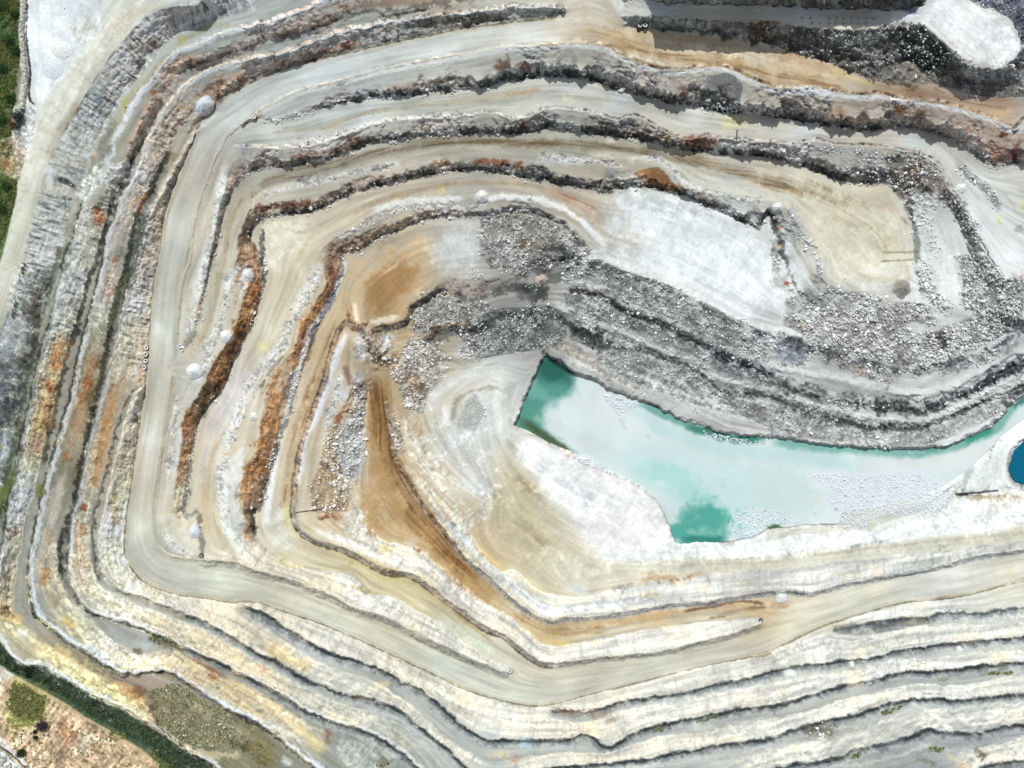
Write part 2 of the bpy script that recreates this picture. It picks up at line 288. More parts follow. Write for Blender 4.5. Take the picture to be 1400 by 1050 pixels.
# lake banks
L('bank1', "T21 8,695,-33 50,580,-33 100,470,-33 132,408,-33 150,402,-33 220,445,-33 270,480,-33 350,500,-33 400,540,-33 520,585,-34 620,625 720,665 800,692 900,722,-34 1050,735 T31 150,755,-34 300,772 500,782 650,787,-34 750,765 850,722 920,680 990,600,-33 1050,555,-32 1300,450,-32", jit=1)
L('bank1w', "T21 14,692,-39.5 62,584,-40 110,470,-40 140,414,-40 220,462 260,492 350,520 400,562,-40 520,602 620,645 720,690 800,714,-40 900,742 1050,752 T31 150,772 300,787,-40 500,797 650,802,-40 750,782 850,742 930,705,-40 1000,625 1060,580,-40 1300,480,-40", jit=1)
L('bank2w', "T21 14,692,-39.5 80,718 150,758,-40 250,798 350,848,-40 420,880 500,920 580,968,-40 620,1010 632,1050 T22 652,50,-40 680,118,-40 800,116 900,118,-39.6 T22 1000,95,-39.5 T32 0,65,-39.2 100,58,-39 140,50,-39 290,44,-39.2 T31 300,1050,-38.9 500,1020,-38 700,960,-37.5 790,900,-38 900,800,-38.8 960,730,-38.8 1060,660,-38.9 1300,560,-39", jit=.8)
L('bank2', "T21 6,704,-33.5 80,732,-34 150,772 250,812 345,862,-34.5 415,895 500,935 570,985,-36 605,1020 618,1060 T22 635,60,-37 672,132,-37 800,128 900,132,-37 1000,112,-37 T32 60,80,-37 200,65,-37 420,85,-36", jit=.8)
L('fl1', "T22 380,190,-33 600,185,-34 800,175,-34 1050,160,-33.5 T32 150,130,-33 400,110,-32 500,60,-33 700,10,-34 T31 770,975,-33 900,980,-32 T31 1050,960,-30 1300,930,-28")
L('fl2', "T22 350,215,-31.5 700,215,-31 1050,195,-30 T32 300,160,-28 600,110,-25 800,70,-22 1050,40,-19 1300,20,-17")
L('fl3', "T11 900,640,-31 950,850,-32 1000,1000,-31.5 T12 1000,60,-32 T22 0,60,-31.8 150,150,-31.5 250,300,-31.3")
L('fl4', "T11 720,560,-30 850,470,-31 1000,450,-32 T21 50,480,-32.5")
L('gate', "T31 930,690,-37 935,760,-36 900,900,-36 880,960,-36 780,978,-36")
L('pond', "T31 1050,760,-38 1010,800,-38 990,870,-38 1010,920,-38 1050,935,-38 1300,935,-38")
L('pondb', "T31 1050,745,-35 1000,790,-35 978,870,-35 1000,930,-35 1050,948,-34.5 1300,950,-34")

def shoulder(c, t, pos, drop, box):
    """weathered upper part and steeper foot of a face: a break of slope between its crest and its toe"""
    Qc, zc, _ = LINES[c]; Qt, zt, _ = LINES[t]
    P = []; Zs = []
    for i in range(0, len(Qc), 2):
        x, y = Qc[i]
        if not (box[0] < x < box[2] and box[1] < y < box[3]): continue
        d = np.hypot(Qt[:, 0] - x, Qt[:, 1] - y); j = int(d.argmin())
        if 9 < d[j] < 60:
            p = pos + .13 * math.sin(x * .05) + .08 * math.sin(x * .13 + y * .07)
            P.append(Qc[i] + (Qt[j] - Qc[i]) * p); Zs.append(zc[i] + (zt[j] - zc[i]) * drop)
    if P: put(np.array(P), np.array(Zs))
shoulder('c5t', 't5', .64, .24, (420, 0, 1420, 300))
shoulder('c6', 't6', .6, .25, (330, 0, 1250, 300))
shoulder('c7', 't7', .6, .25, (360, 150, 1060, 330))
shoulder('c2', 't2', .5, .25, (300, -20, 780, 140))
shoulder('c1', 't1', .6, .25, (120, -20, 800, 300))
shoulder('c8', 't8u', .55, .25, (480, 200, 860, 340))
# ------------------------------------------------------------------ terrain height, grain direction, masks
Z0 = solve(CON_S, CON_N)
on = (np.abs(ORI).sum(-1) > 0).astype(float)
OR = solve(ORI, on, (200, 60, 40, 20, 10, 6))
TH = 0.5 * np.arctan2(OR[..., 1], OR[..., 0]).astype(np.float32)
del OR
DX, DY = np.cos(TH), np.sin(TH)

def lic(noise, n, perp=False):
    """smear a noise along the benches (or down the faces): wheel tracks, bedding, run-off gullies"""
    dx, dy = (-DY, DX) if perp else (DX, DY)
    acc = noise.copy(); wsum = 1.0
    XI, YI = np.meshgrid(np.arange(NX, dtype=np.float32), np.arange(NY, dtype=np.float32))
    for sgn in (1, -1):
        x = XI.copy(); y = YI.copy()
        px = dx * sgn; py = dy * sgn
        for k in range(n):
            x += px; y += py
            xi = np.clip(x + .5, 0, NX - 1).astype(np.int32); yi = np.clip(y + .5, 0, NY - 1).astype(np.int32)
            nxv = dx[yi, xi]; nyv = dy[yi, xi]
            s = np.where(nxv * px + nyv * py < 0, -1, 1)
            px = nxv * s; py = nyv * s
            w = 1 - k / n * .7
            acc += noise[yi, xi] * w; wsum += w
    acc -= acc.mean()
    return (acc / acc.std()).astype(np.float32)

wh = rng.standard_normal((NY, NX)).astype(np.float32)
wh2 = blur(rng.standard_normal((NY, NX)).astype(np.float32), 1); wh2 /= wh2.std()
wh3 = blur(rng.standard_normal((NY, NX)).astype(np.float32), 4); wh3 /= wh3.std()
A1 = lic(wh * .8 + wh2 * .6, 26)          # fine tracks along
A3 = lic(wh3, 34)                         # broad tracks along
G1 = lic(wh2, 9, True)                    # gullies down the faces
G3 = lic(wh3, 14, True)
N64 = fbm(64, 1, 5); N24 = fbm(24, 2, 4); N10 = fbm(10, 3, 3); N5 = fbm(5.2, 4, 3); N3 = fbm(3.1, 5, 2)
NB = fbm(40, 9, 4)
for q in (N64, N24, N10, N5, N3, NB): q /= q.std()

gy, gx = np.gradient(Z0)
SL0 = np.hypot(gx, gy) / S
# surveyed lines are smooth: crumble them a little on the steep ground
rough0 = blur(sstep(SL0, .25, .6), 3)
w1 = (fbm(9, 21, 3) * 3.4 + fbm(28, 22, 2) * 2.4) * rough0
w2 = (fbm(9, 23, 3) * 3.4 + fbm(28, 24, 2) * 2.4) * rough0
Z1 = sample(Z0, UG + w1, VG + w2)
gy, gx = np.gradient(blur(Z1, 1))
SL = np.hypot(gx, gy) / S
FACE = sstep(SL, .28, .62)
del gx, gy

def poly_mask(txt, soft=2, pix=None):
    P = np.array([(p[0], p[1]) for p in parse(txt)])
    x0, y0 = np.floor(P.min(0) - 25 - 4 * soft).astype(int); x1, y1 = np.ceil(P.max(0) + 25 + 4 * soft).astype(int)
    x0 = max(x0, U0); y0 = max(y0, V0); x1 = min(x1, U1); y1 = min(y1, V1)
    X, Y = np.meshgrid(np.arange(x0, x1 + 1), np.arange(y0, y1 + 1))
    sl = (slice(y0 - V0, y1 - V0 + 1), slice(x0 - U0, x1 - U0 + 1))
    ins = np.zeros(X.shape, bool)
    for i in range(len(P)):
        ax, ay = P[i]; bx, by = P[(i + 1) % len(P)]
        if ay == by: continue
        c = ((ay > Y) != (by > Y)) & (X < (bx - ax) * (Y - ay) / (by - ay) + ax)
        ins ^= c
    m = ins.astype(np.float32)
    if soft >= 5:
        for k in ((1, 2, 4) if soft < 7 else (1, 2, 4, 8, 6, 3) if soft < 9 else (1, 2, 4, 8, 14, 12, 8, 5)):
            for ax in (0, 1):
                p = np.pad(m, [(k, k) if a == ax else (0, 0) for a in (0, 1)], mode='edge')
                sh = lambda q: p[q:q + m.shape[0]] if ax == 0 else p[:, q:q + m.shape[1]]
                m = (sh(0) + sh(k) + sh(2 * k)) / 3
        return m, sl
    for _ in range(soft):
        p = np.pad(m, 1, mode='edge')
        m = (p[1:-1, 1:-1] * 2 + p[:-2, 1:-1] + p[2:, 1:-1] + p[1:-1, :-2] + p[1:-1, 2:]) / 6
    return m, sl

def dist_line(txt, reach):
    if isinstance(txt, str):
        Q, z, s = densify(parse(txt), 4.0)
    else:
        Q, z, s = txt
    x0, y0 = np.floor(Q.min(0) - reach).astype(int); x1, y1 = np.ceil(Q.max(0) + reach).astype(int)
    x0 = max(x0, U0); y0 = max(y0, V0); x1 = min(x1, U1); y1 = min(y1, V1)
    D = np.full((y1 - y0 + 1, x1 - x0 + 1), 1e9, np.float32); SS = np.zeros_like(D); SG = np.zeros_like(D)
    for i in range(len(Q) - 1):
        ax, ay = Q[i]; bx, by = Q[i + 1]
        X0 = max(int(min(ax, bx) - reach), x0); X1 = min(int(max(ax, bx) + reach) + 1, x1)
        Y0 = max(int(min(ay, by) - reach), y0); Y1 = min(int(max(ay, by) + reach) + 1, y1)
        if X1 <= X0 or Y1 <= Y0: continue
        X, Y = np.meshgrid(np.arange(X0, X1 + 1, dtype=np.float32), np.arange(Y0, Y1 + 1, dtype=np.float32))
        dx, dy = bx - ax, by - ay; l2 = dx * dx + dy * dy + 1e-9
        t = np.clip(((X - ax) * dx + (Y - ay) * dy) / l2, 0, 1)
        ex, ey = X - ax - t * dx, Y - ay - t * dy
        d = np.hypot(ex, ey)
        sub = (slice(Y0 - y0, Y1 - y0 + 1), slice(X0 - x0, X1 - x0 + 1))
        m = d < D[sub]
        D[sub] = np.where(m, d, D[sub]); SS[sub] = np.where(m, s[i] + t * (s[i + 1] - s[i]), SS[sub])
        SG[sub] = np.where(m, np.sign(dx * ey - dy * ex), SG[sub])
    sl = (slice(y0 - V0, y1 - V0 + 1), slice(x0 - U0, x1 - U0 + 1))
    return D, SS, SG, sl, s[-1]

CL = np.zeros((NY, NX, 3), np.float32)
ROUGH = FACE.copy()          # how rocky the surface is
DEN = np.zeros((NY, NX), np.float32)      # rubble density
RSZ = np.full((NY, NX), 1.0, np.float32)  # rubble size

PLAIN = False
def mixc(sl, m, col):
    c = np.array(col, np.float32) / 255.0
    if PLAIN:
        CL[sl] = CL[sl] * (1 - m[..., None]) + c * m[..., None]; return
    v_ = (ROUGH[sl] * .5 + .25) * (.10 * N10[sl] + .08 * N3[sl] + .06 * A3[sl] + .05 * G1[sl])
    m = m * np.clip(1 - .22 * np.abs(N5[sl]) * (ROUGH[sl] + .3), .4, 1)
    c = np.clip(c * (1 + v_[..., None]), 0, 1)
    CL[sl] = CL[sl] * (1 - m[..., None]) + c * m[..., None]

def zone(txt, col=None, a=1.0, rag=.5, soft=4, where=None, rub=0, rsz=None, rough=None, streak=0):
    """paint a patch of ground; where = 'face' / 'flat' limits it to steep or level ground"""
    m, sl = poly_mask(txt, soft)
    m = sstep(m + rag * .28 * (N10[sl] * .5 + N24[sl] * .6 + (0 if PLAIN else .35) * N3[sl]) * (m > .02), .12, .88)
    if where == 'face': m = m * FACE[sl]
    if where == 'flat': m = m * (1 - FACE[sl])
    if rub: DEN[sl] = np.maximum(DEN[sl] * (1 - m), rub * m)
    if rsz: RSZ[sl] = RSZ[sl] * (1 - m) + rsz * m
    if rough is not None: ROUGH[sl] = ROUGH[sl] * (1 - m) + rough * m
    if streak: m = m * sstep(A1[sl] * .5 + A3[sl] * .5 + (a - .5) * 2, -streak, streak)
    if col is not None: mixc(sl, m * a, col)

def stroke(txt, w, col, a=1.0, rag=.5, streak=0.0, where=None, rub=0, rsz=None, rough=None, taper=True, off=0, part=None):
    """paint along a line, w = half width in px"""
    reach = w * 1.6 + 4
    if isinstance(txt, str) and txt in LINES:
        Q, z, s = LINES[txt]; k = np.arange(0, len(Q), 8)
        if part is not None: k = k[(Q[k, 0] > part[0]) & (Q[k, 1] > part[1]) & (Q[k, 0] < part[2]) & (Q[k, 1] < part[3])]
        Q = Q[k]
        nn, _ = normals(Q)
        txt = (Q + nn * off, z[k], s[k] - s[k][0])
    D, SS, SG, sl, tot = dist_line(txt, reach)
    r = D / w + rag * (.22 * N10[sl] + (0 if PLAIN else .18) * N3[sl] + .15 * N24[sl])
    m = 1 - sstep(r, .25, 1.25)
    if taper: m = m * sstep(SS, -.1, min(3 * w, tot * .3)) * (1 - sstep(SS, tot - min(3 * w, tot * .3), tot + .1))
    m = np.where(D > reach - 2, 0, m)
    if where == 'face': m = m * FACE[sl]
    if where == 'flat': m = m * (1 - FACE[sl])
    if rub: DEN[sl] = np.maximum(DEN[sl] * (1 - m), rub * m)
    if rsz: RSZ[sl] = RSZ[sl] * (1 - m) + rsz * m
    if rough is not None: ROUGH[sl] = ROUGH[sl] * (1 - m) + rough * m
    if streak: m = m * (.25 + .75 * sstep(A1[sl] * .65 + A3[sl] * .45, .15 - streak * .8, .15 + streak * .8))
    if col is not None: mixc(sl, m * a, col)

# ------------------------------------------------------------------ base tints, interpolated from spots
def tint_map(spots):
    cs = np.zeros((NY, NX, 3)); cn = np.zeros((NY, NX))
    for x, y, c in spots:
        r = 4
        cs[y - V0 - r:y - V0 + r, x - U0 - r:x - U0 + r] = np.array(c) / 255.0; cn[y - V0 - r:y - V0 + r, x - U0 - r:x - U0 + r] = 1
    return solve(cs, cn, (300, 80, 30, 10, 5, 3))
# steep ground
FT = tint_map([
 (120, 150, (196, 203, 206)), (20, 500, (176, 186, 190)), (60, 350, (190, 198, 200)), (300, 20, (190, 198, 200)), (260, 90, (200, 168, 145)), (200, 170, (205, 180, 158)),
 (450, 20, (170, 150, 135)), (600, 10, (150, 125, 105)), (560, 40, (125, 128, 125)), (400, 60, (150, 135, 125)), (300, 110, (190, 150, 115)), (215, 230, (205, 195, 180)), (130, 300, (205, 180, 160)),
 (90, 400, (200, 196, 190)), (160, 400, (210, 205, 195)), (130, 480, (206, 178, 142)), (75, 520, (206, 170, 126)), (60, 580, (200, 155, 100)), (100, 620, (204, 178, 146)), (150, 560, (204, 178, 146)), (140, 640, (200, 166, 124)),
 (190, 420, (215, 212, 203)), (180, 560, (205, 190, 175)), (150, 720, (215, 208, 192)), (60, 700, (205, 190, 170)), (30, 680, (205, 205, 200)), (110, 770, (200, 175, 145)), (65, 790, (206, 184, 152)),
 (20, 780, (205, 195, 175)), (15, 840, (215, 190, 140)), (100, 900, (225, 205, 160)), (180, 950, (222, 190, 130)), (90, 840, (210, 195, 160)), (150, 880, (222, 216, 200)), (250, 920, (220, 205, 170)), (320, 940, (222, 200, 150)), (350, 1000, (222, 205, 170)),
 (200, 780, (226, 224, 214)), (300, 840, (224, 218, 200)), (400, 900, (224, 216, 196)), (250, 800, (228, 226, 216)), (450, 870, (225, 224, 214)), (540, 920, (222, 216, 200)), (600, 970, (216, 214, 200)), (420, 960, (220, 216, 200)), (500, 1010, (200, 200, 186)), (700, 980, (226, 224, 212)), (800, 1000, (225, 218, 198)),
 (900, 960, (226, 225, 215)), (1000, 900, (226, 225, 214)), (1000, 1010, (224, 216, 196)), (1100, 980, (226, 226, 218)), (1200, 930, (224, 225, 220)), (1300, 960, (226, 226, 220)), (1250, 1010, (225, 218, 198)), (1380, 900, (222, 223, 216)), (1350, 1030, (224, 220, 205)), (1300, 830, (226, 227, 222)),
 (570, 810, (226, 223, 212)), (480, 790, (224, 222, 210)), (420, 740, (222, 218, 205)), (650, 880, (226, 224, 214)), (800, 890, (226, 225, 214)), (950, 865, (226, 225, 216)), (760, 820, (228, 230, 226)), (900, 800, (224, 225, 220)), (1100, 790, (224, 225, 218)), (1300, 760, (222, 224, 218)), (690, 760, (222, 216, 198)), (600, 650, (215, 208, 185)),
 (420, 200, (175, 160, 150)), (370, 280, (165, 140, 122)), (500, 240, (185, 168, 148)), (600, 225, (190, 170, 150)), (500, 130, (150, 153, 152)), (700, 90, (150, 152, 150)), (600, 130, (150, 140, 132)), (800, 90, (120, 122, 120)), (880, 110, (150, 140, 132)), (960, 120, (120, 120, 116)), (1050, 130, (110, 106, 100)), (1160, 160, (150, 130, 115)), (1250, 170, (165, 150, 140)), (1370, 200, (170, 130, 115)), (1320, 200, (185, 170, 160)),
 (450, 170, (150, 140, 132)), (360, 220, (140, 135, 132)), (620, 170, (175, 168, 160)), (750, 165, (110, 110, 106)), (850, 175, (110, 108, 104)), (950, 195, (140, 110, 90)), (1000, 200, (180, 180, 176)), (1080, 200, (170, 165, 160)), (1170, 215, (130, 120, 110)), (1250, 220, (135, 128, 120)), (1330, 300, (120, 122, 118)),
 (760, 240, (100, 102, 98)), (850, 240, (120, 115, 108)), (900, 245, (130, 90, 50)), (1000, 280, (175, 176, 174)), (1060, 330, (150, 145, 140)), (600, 280, (185, 170, 150)), (550, 300, (195, 165, 130)), (460, 330, (150, 130, 115)), (680, 280, (185, 185, 182)), (780, 310, (190, 188, 184)),
 (900, 35, (120, 122, 120)), (1050, 45, (100, 92, 82)), (1150, 60, (95, 98, 96)), (1250, 50, (85, 88, 86)), (1280, 90, (100, 104, 102)), (1380, 60, (90, 96, 108)), (1000, 3, (95, 98, 98)),
 (345, 400, (185, 120, 60)), (300, 500, (160, 105, 58)), (255, 620, (185, 150, 110)), (240, 680, (205, 200, 185)), (430, 410, (150, 95, 50)), (380, 530, (165, 110, 58)), (355, 640, (150, 100, 55)), (345, 700, (160, 130, 95)), (345, 750, (222, 215, 196)),
 (470, 600, (210, 205, 195)), (440, 650, (200, 185, 160)), (560, 450, (190, 175, 155)), (650, 380, (140, 132, 125)), (730, 375, (135, 130, 124)), (620, 430, (120, 116, 112)), (800, 420, (125, 126, 124)), (760, 450, (100, 102, 100)), (700, 480, (150, 150, 146)), (900, 500, (140, 142, 140)), (850, 540, (175, 174, 168)), (1000, 570, (150, 152, 150)), (1100, 520, (125, 128, 130)), (1000, 480, (120, 122, 126)), (1200, 560, (135, 138, 138)), (1350, 500, (125, 128, 132)), (1300, 580, (160, 162, 160)), (1100, 590, (165, 166, 164)), (1250, 480, (150, 150, 150)),
 (720, 540, (200, 202, 196)), (850, 640, (215, 218, 214)), (1300, 400, (140, 142, 140))])
# level ground
BT = tint_map([
 (90, 250, (208, 208, 194)), (20, 380, (212, 210, 194)), (70, 30, (214, 222, 224)), (170, 15, (205, 206, 194)), (60, 120, (215, 220, 220)), (250, -40, (200, 203, 195)),
 (250, 50, (170, 178, 172)), (150, 190, (166, 170, 150)), (110, 290, (150, 150, 132)), (60, 420, (140, 142, 128)), (40, 560, (110, 116, 100)), (15, 640, (100, 110, 86)),
 (400, 40, (150, 156, 152)), (500, 30, (160, 164, 158)), (620, 15, (180, 176, 160)), (270, 100, (135, 142, 140)), (190, 200, (138, 136, 118)), (130, 380, (165, 162, 142)), (100, 480, (135, 125, 105)), (80, 570, (140, 140, 122)), (60, 650, (140, 142, 122)), (40, 750, (140, 144, 134)), (50, 830, (138, 140, 134)), (110, 880, (150, 135, 115)), (170, 920, (155, 142, 130)), (260, 960, (130, 118, 88)), (330, 1010, (128, 120, 90)),
 (220, 220, (160, 142, 120)), (170, 350, (95, 98, 88)), (145, 450, (110, 110, 92)), (125, 550, (110, 95, 70)), (105, 650, (115, 108, 85)), (90, 750, (140, 140, 130)), (120, 840, (150, 152, 145)), (200, 880, (165, 170, 168)), (280, 900, (120, 108, 85)), (380, 950, (110, 108, 90)), (500, 1010, (130, 134, 130)),
 (165, 620, (170, 150, 138)), (140, 720, (160, 155, 142)), (180, 790, (155, 155, 148)), (280, 850, (155, 156, 150)), (420, 890, (180, 182, 182)), (560, 940, (165, 166, 162)), (680, 1010, (170, 178, 178)), (800, 1015, (168, 172, 170)), (520, 960, (150, 156, 158)),
 (220, 300, (196, 201, 196)), (220, 450, (201, 206, 196)), (205, 600, (203, 206, 190)), (195, 720, (205, 206, 186)), (300, 790, (204, 208, 188)), (450, 860, (205, 210, 194)), (600, 910, (204, 209, 192)), (700, 950, (206, 208, 188)), (900, 890, (206, 208, 188)), (1080, 860, (206, 203, 178)), (1200, 810, (208, 204, 180)), (1380, 780, (212, 206, 184)), (320, 170, (193, 198, 194)), (450, 110, (193, 199, 197)), (600, 80, (200, 205, 200)), (720, 50, (205, 208, 198)), (800, 30, (205, 196, 175)), (850, 60, (200, 180, 145)), (950, 75, (212, 200, 172)), (1100, 100, (205, 180, 145)), (1250, 135, (150, 120, 92)), (1370, 155, (190, 160, 128)),
 (900, 15, (200, 210, 212)), (1100, 15, (205, 213, 214)), (1280, 30, (216, 222, 222)), (1350, 60, (222, 225, 222)), (1390, 100, (120, 124, 124)),
 (370, 185, (204, 208, 200)), (500, 155, (196, 203, 202)), (650, 130, (195, 196, 184)), (780, 125, (192, 196, 190)), (850, 140, (182, 188, 188)), (950, 165, (200, 203, 200)), (1100, 180, (190, 198, 198)), (1250, 200, (188, 197, 197)), (1340, 250, (200, 208, 208)), (1380, 350, (215, 222, 222)), (1330, 330, (212, 216, 210)),
 (290, 300, (186, 178, 160)), (320, 240, (160, 155, 142)), (420, 215, (165, 165, 158)), (600, 195, (165, 162, 145)), (800, 200, (160, 160, 146)), (850, 215, (160, 150, 125)), (950, 215, (172, 162, 138)), (1050, 240, (190, 180, 158)), (1000, 235, (185, 186, 178)), (1150, 300, (210, 204, 180)), (1200, 350, (208, 204, 182)), (1100, 260, (205, 200, 178)), (270, 450, (190, 182, 160)), (1200, 260, (190, 182, 160)),
 (400, 320, (208, 205, 182)), (480, 290, (195, 182, 158)), (560, 260, (195, 182, 160)), (700, 250, (172, 162, 146)), (800, 280, (190, 178, 160)), (900, 310, (212, 218, 216)), (980, 340, (212, 220, 220)), (1040, 400, (218, 222, 222)), (870, 280, (200, 206, 204)), (370, 450, (206, 202, 182)), (330, 540, (205, 200, 190)), (300, 620, (196, 180, 152)), (280, 720, (200, 188, 160)), (1020, 300, (205, 212, 212)),
 (300, 520, (200, 203, 200)), (420, 480, (190, 165, 125)), (410, 600, (196, 178, 145)), (390, 700, (200, 198, 184)), (480, 770, (200, 190, 150)), (560, 820, (200, 192, 155)), (660, 880, (202, 204, 188)), (500, 350, (180, 170, 150)), (540, 330, (165, 160, 148)), (620, 340, (185, 190, 188)), (560, 370, (190, 165, 125)), (520, 420, (175, 140, 90)), (640, 310, (175, 176, 172)),
 (470, 540, (200, 203, 202)), (480, 640, (195, 198, 198)), (460, 700, (190, 165, 130)), (520, 560, (165, 128, 75)), (520, 640, (172, 136, 84)), (550, 700, (180, 145, 92)), (600, 720, (165, 130, 78)), (650, 790, (180, 148, 98)), (760, 860, (182, 158, 118)), (900, 845, (190, 165, 128)), (1040, 835, (185, 162, 125)), 
 (620, 600, (205, 210, 206)), (680, 520, (205, 208, 204)), (640, 660, (208, 210, 204)), (700, 640, (190, 185, 165)), (700, 700, (185, 175, 148)), (760, 740, (200, 195, 172)), (740, 780, (200, 196, 178)), (830, 690, (226, 226, 222)), (880, 730, (226, 227, 224)), (760, 640, (215, 220, 218)), (900, 775, (205, 203, 188)), (1100, 760, (205, 206, 192)), (1300, 745, (210, 212, 202)), (1300, 715, (218, 222, 220)),
 (1300, 620, (210, 218, 214)), (1360, 620, (212, 218, 216)), (900, 450, (150, 152, 150)), (1000, 500, (130, 134, 136)), (1200, 450, (150, 150, 148)), (1150, 430, (165, 164, 160)), (1300, 450, (150, 150, 148)), (1270, 350, (205, 208, 206)), (1290, 400, (212, 215, 213)), (700, 440, (125, 128, 128)), (720, 330, (160, 158, 148)), (800, 460, (130, 132, 130)), (850, 470, (150, 152, 150)), (1100, 560, (170, 172, 170)),
 (20, 960, (190, 175, 150)), (100, 1010, (205, 165, 128)), (200, 1040, (190, 170, 130)), (60, 940, (150, 145, 85)), (120, 950, (40, 56, 36)), (250, 1030, (36, 56, 40)), (5, 1045, (205, 212, 212)),
 (1000, 920, (175, 178, 175)), (1250, 900, (160, 165, 165)), (1100, 1030, (150, 155, 152)), (1300, 1020, (145, 150, 148)), (1390, 1045, (120, 130, 134)), (900, 1000, (165, 168, 166))])
gn = 1 + .22 * sstep(-UG, -260, -150) * sstep(VG, 120, 300) + .33 * sstep(-VG, -330, -180) * sstep(UG, 150, 420) * (1 - sstep(UG, 1000, 1100) * sstep(-VG, -120, -90)) + .08 * sstep(-VG, -150, 50) * sstep(-UG, -300, -200)  # face colour lifted by area to offset shade on slopes turned from the sun
gn += .16 * sstep(UG, 740, 800) * sstep(VG, 380, 430) * sstep(-VG, -640, -600)
gn -= .07 * sstep(VG, 700, 780)  # face colour lowered where the lower faces catch full sun
FT = np.clip(FT * gn[..., None], 0, .9)
CL[:] = BT * (1 - FACE[..., None]) + FT * FACE[..., None]
del FT
# ------------------------------------------------------------------ surface deposits: dust, tracks, rust stains, bedding
WHITE = (228, 228, 222); CREAM = (226, 218, 196); OCHRE = (222, 190, 120); RUST = (186, 130, 74); DKBR = (98, 62, 34); GREYD = (96, 100, 98); GREYM = (150, 154, 152)
MINT = (206, 210, 196); TAN = (188, 165, 128); BRN = (150, 122, 84); BLUEW = (206, 216, 224)
# broad vertical run-off on faces
KD = np.clip((720 - VG) / 300, .25, 1)
m = FACE * KD * sstep(G1 * .6 + G3 * .5, .2, 1.6); CL *= (1 - .26 * m)[..., None]
m = FACE * sstep(-G1 * .6 - G3 * .5, .4, 1.8); CL[:] = CL * (1 - .35 * m[..., None]) + np.array([.88, .88, .86], np.float32) * .35 * m[..., None]
# bedding on faces and tracks on the level ground
CL *= (1 + (.04 + .03 * FACE) * np.clip(A3, -2, 2) + .03 * np.clip(A1, -2, 2))[..., None]
tr = (1 - FACE) * sstep(A1 * .7 + A3 * .6 + NB * .3, .5, 1.7) * .2 * sstep(NB + N64 * .5, -1.2, .8)
CL[:] = CL * (1 - tr[..., None]) + np.array([156, 146, 126], np.float32) / 255 * tr[..., None]
dm = FACE * sstep(-VG, -340, -280) * sstep(UG, 230, 330) * sstep(.7 * N24 + .6 * G3 + .4 * N10, .1, 1.5) * .55
CL[:] = CL * (1 - dm[..., None]) + np.array([208, 210, 208], np.float32) / 255 * dm[..., None]
# --- the big upper left slope: dark rock under white dust that ran down in streaks
for txt, k in (("T00 600,60 800,0 1050,-60 1050,40 850,90 700,160 560,330 450,480 370,660 330,760 190,760 180,700 330,420 500,170", .75),
               ("T00 160,790 300,800 250,1050 90,1050 T01 240,0 180,230 110,500 45,800 0,1000 -200,1000 -200,600 0,330 60,130 95,0", 1.0)):
    mm, sl = poly_mask(txt, 4)
    s_ = G1[sl] * .6 + G3[sl] * .35 + N24[sl] * .5 + N3[sl] * .35 + N5[sl] * .3
    d_ = mm * sstep(s_, .3, 1.9) * k
    CL[sl] = CL[sl] * (1 - d_[..., None]) + np.array([.47, .50, .52], np.float32) * d_[..., None]
    l_ = mm * sstep(-s_, -.3, 1.3) * .8
    CL[sl] = CL[sl] * (1 - l_[..., None]) + np.array([.89, .91, .925], np.float32) * l_[..., None]
stroke("T00 210,740 260,740 320,775", 5, (30, 34, 36), .9, rough=1)
stroke("T01 200,30 150,200 120,420 60,700", 16, (70, 72, 66), .7, rag=1.4, rough=1)
stroke("T01 140,130 150,250 110,420", 9, (110, 84, 72), .55, rag=1.5)
stroke("T01 60,260 20,500 0,700 -20,900", 18, (90, 98, 102), .6, rag=1.6)
# --- upland, top left
zone("T00 110,0 400,0 420,120 330,260 250,330 160,420 130,300 110,120", (216, 224, 226), .8, rag=.6)
stroke("T00 200,110 210,200 220,250", 14, (232, 234, 232), 1)
stroke("T00 190,270 240,290", 10, (196, 205, 222), .9)
stroke("T00 250,90 320,130 380,80 390,160 340,170 280,110", 6, (170, 165, 145), .7, streak=.8, rag=1)
stroke("T00 600,-60 480,120 400,210 300,350 200,480 120,700 60,850 0,1040 T01 -60,240", 22, (212, 212, 196), .9, rag=.3)
stroke("T00 560,60 440,210 380,300 310,430 240,540 190,670", 7, (178, 168, 146), .8, streak=.7)
stroke("T00 340,400 290,470 240,560", 6, (160, 148, 128), .75)
stroke("T00 700,10 560,50 470,110 420,150", 8, (178, 166, 140), .6, streak=.7)
# grass and wild ground at the far left
GR = (60, 88, 34)
zone("T00 -400,-300 70,-300 80,0 85,180 60,420 40,560 60,640 75,740 60,830 10,1050 T01 -60,200 -400,400", GR, 1, rag=.6, rough=.5)
zone("T00 -200,-80 40,0 60,200 -200,260", (44, 76, 36), .8, rag=1.4)
stroke("T00 0,220 60,250 70,330", 9, (120, 128, 84), .5, rag=1.5)
stroke("T00 20,320 30,380", 8, (160, 128, 84), .8, rag=1.2)
stroke("T00 20,480 50,500 40,520", 4, (170, 96, 60), .8, rag=1.2)
zone("T00 0,570 80,560 110,620 80,740 0,710", (178, 160, 138), .9, rag=1, rough=1)
stroke("T00 10,640 40,680 60,700", 9, (186, 138, 82), .8, rag=1.2)
zone("T00 -60,730 70,740 60,830 10,980 -100,1100", (70, 92, 44), .9, rag=1.4)
stroke("T00 75,-60 70,60 75,230 70,400 60,440", 5, (112, 112, 84), .9)
stroke("T00 75,60 82,200 84,240", 3, (44, 52, 48), .7)
stroke("T00 100,-60 97,60 96,200 103,300 100,400", 4.5, (206, 202, 184), .95, rough=.8)
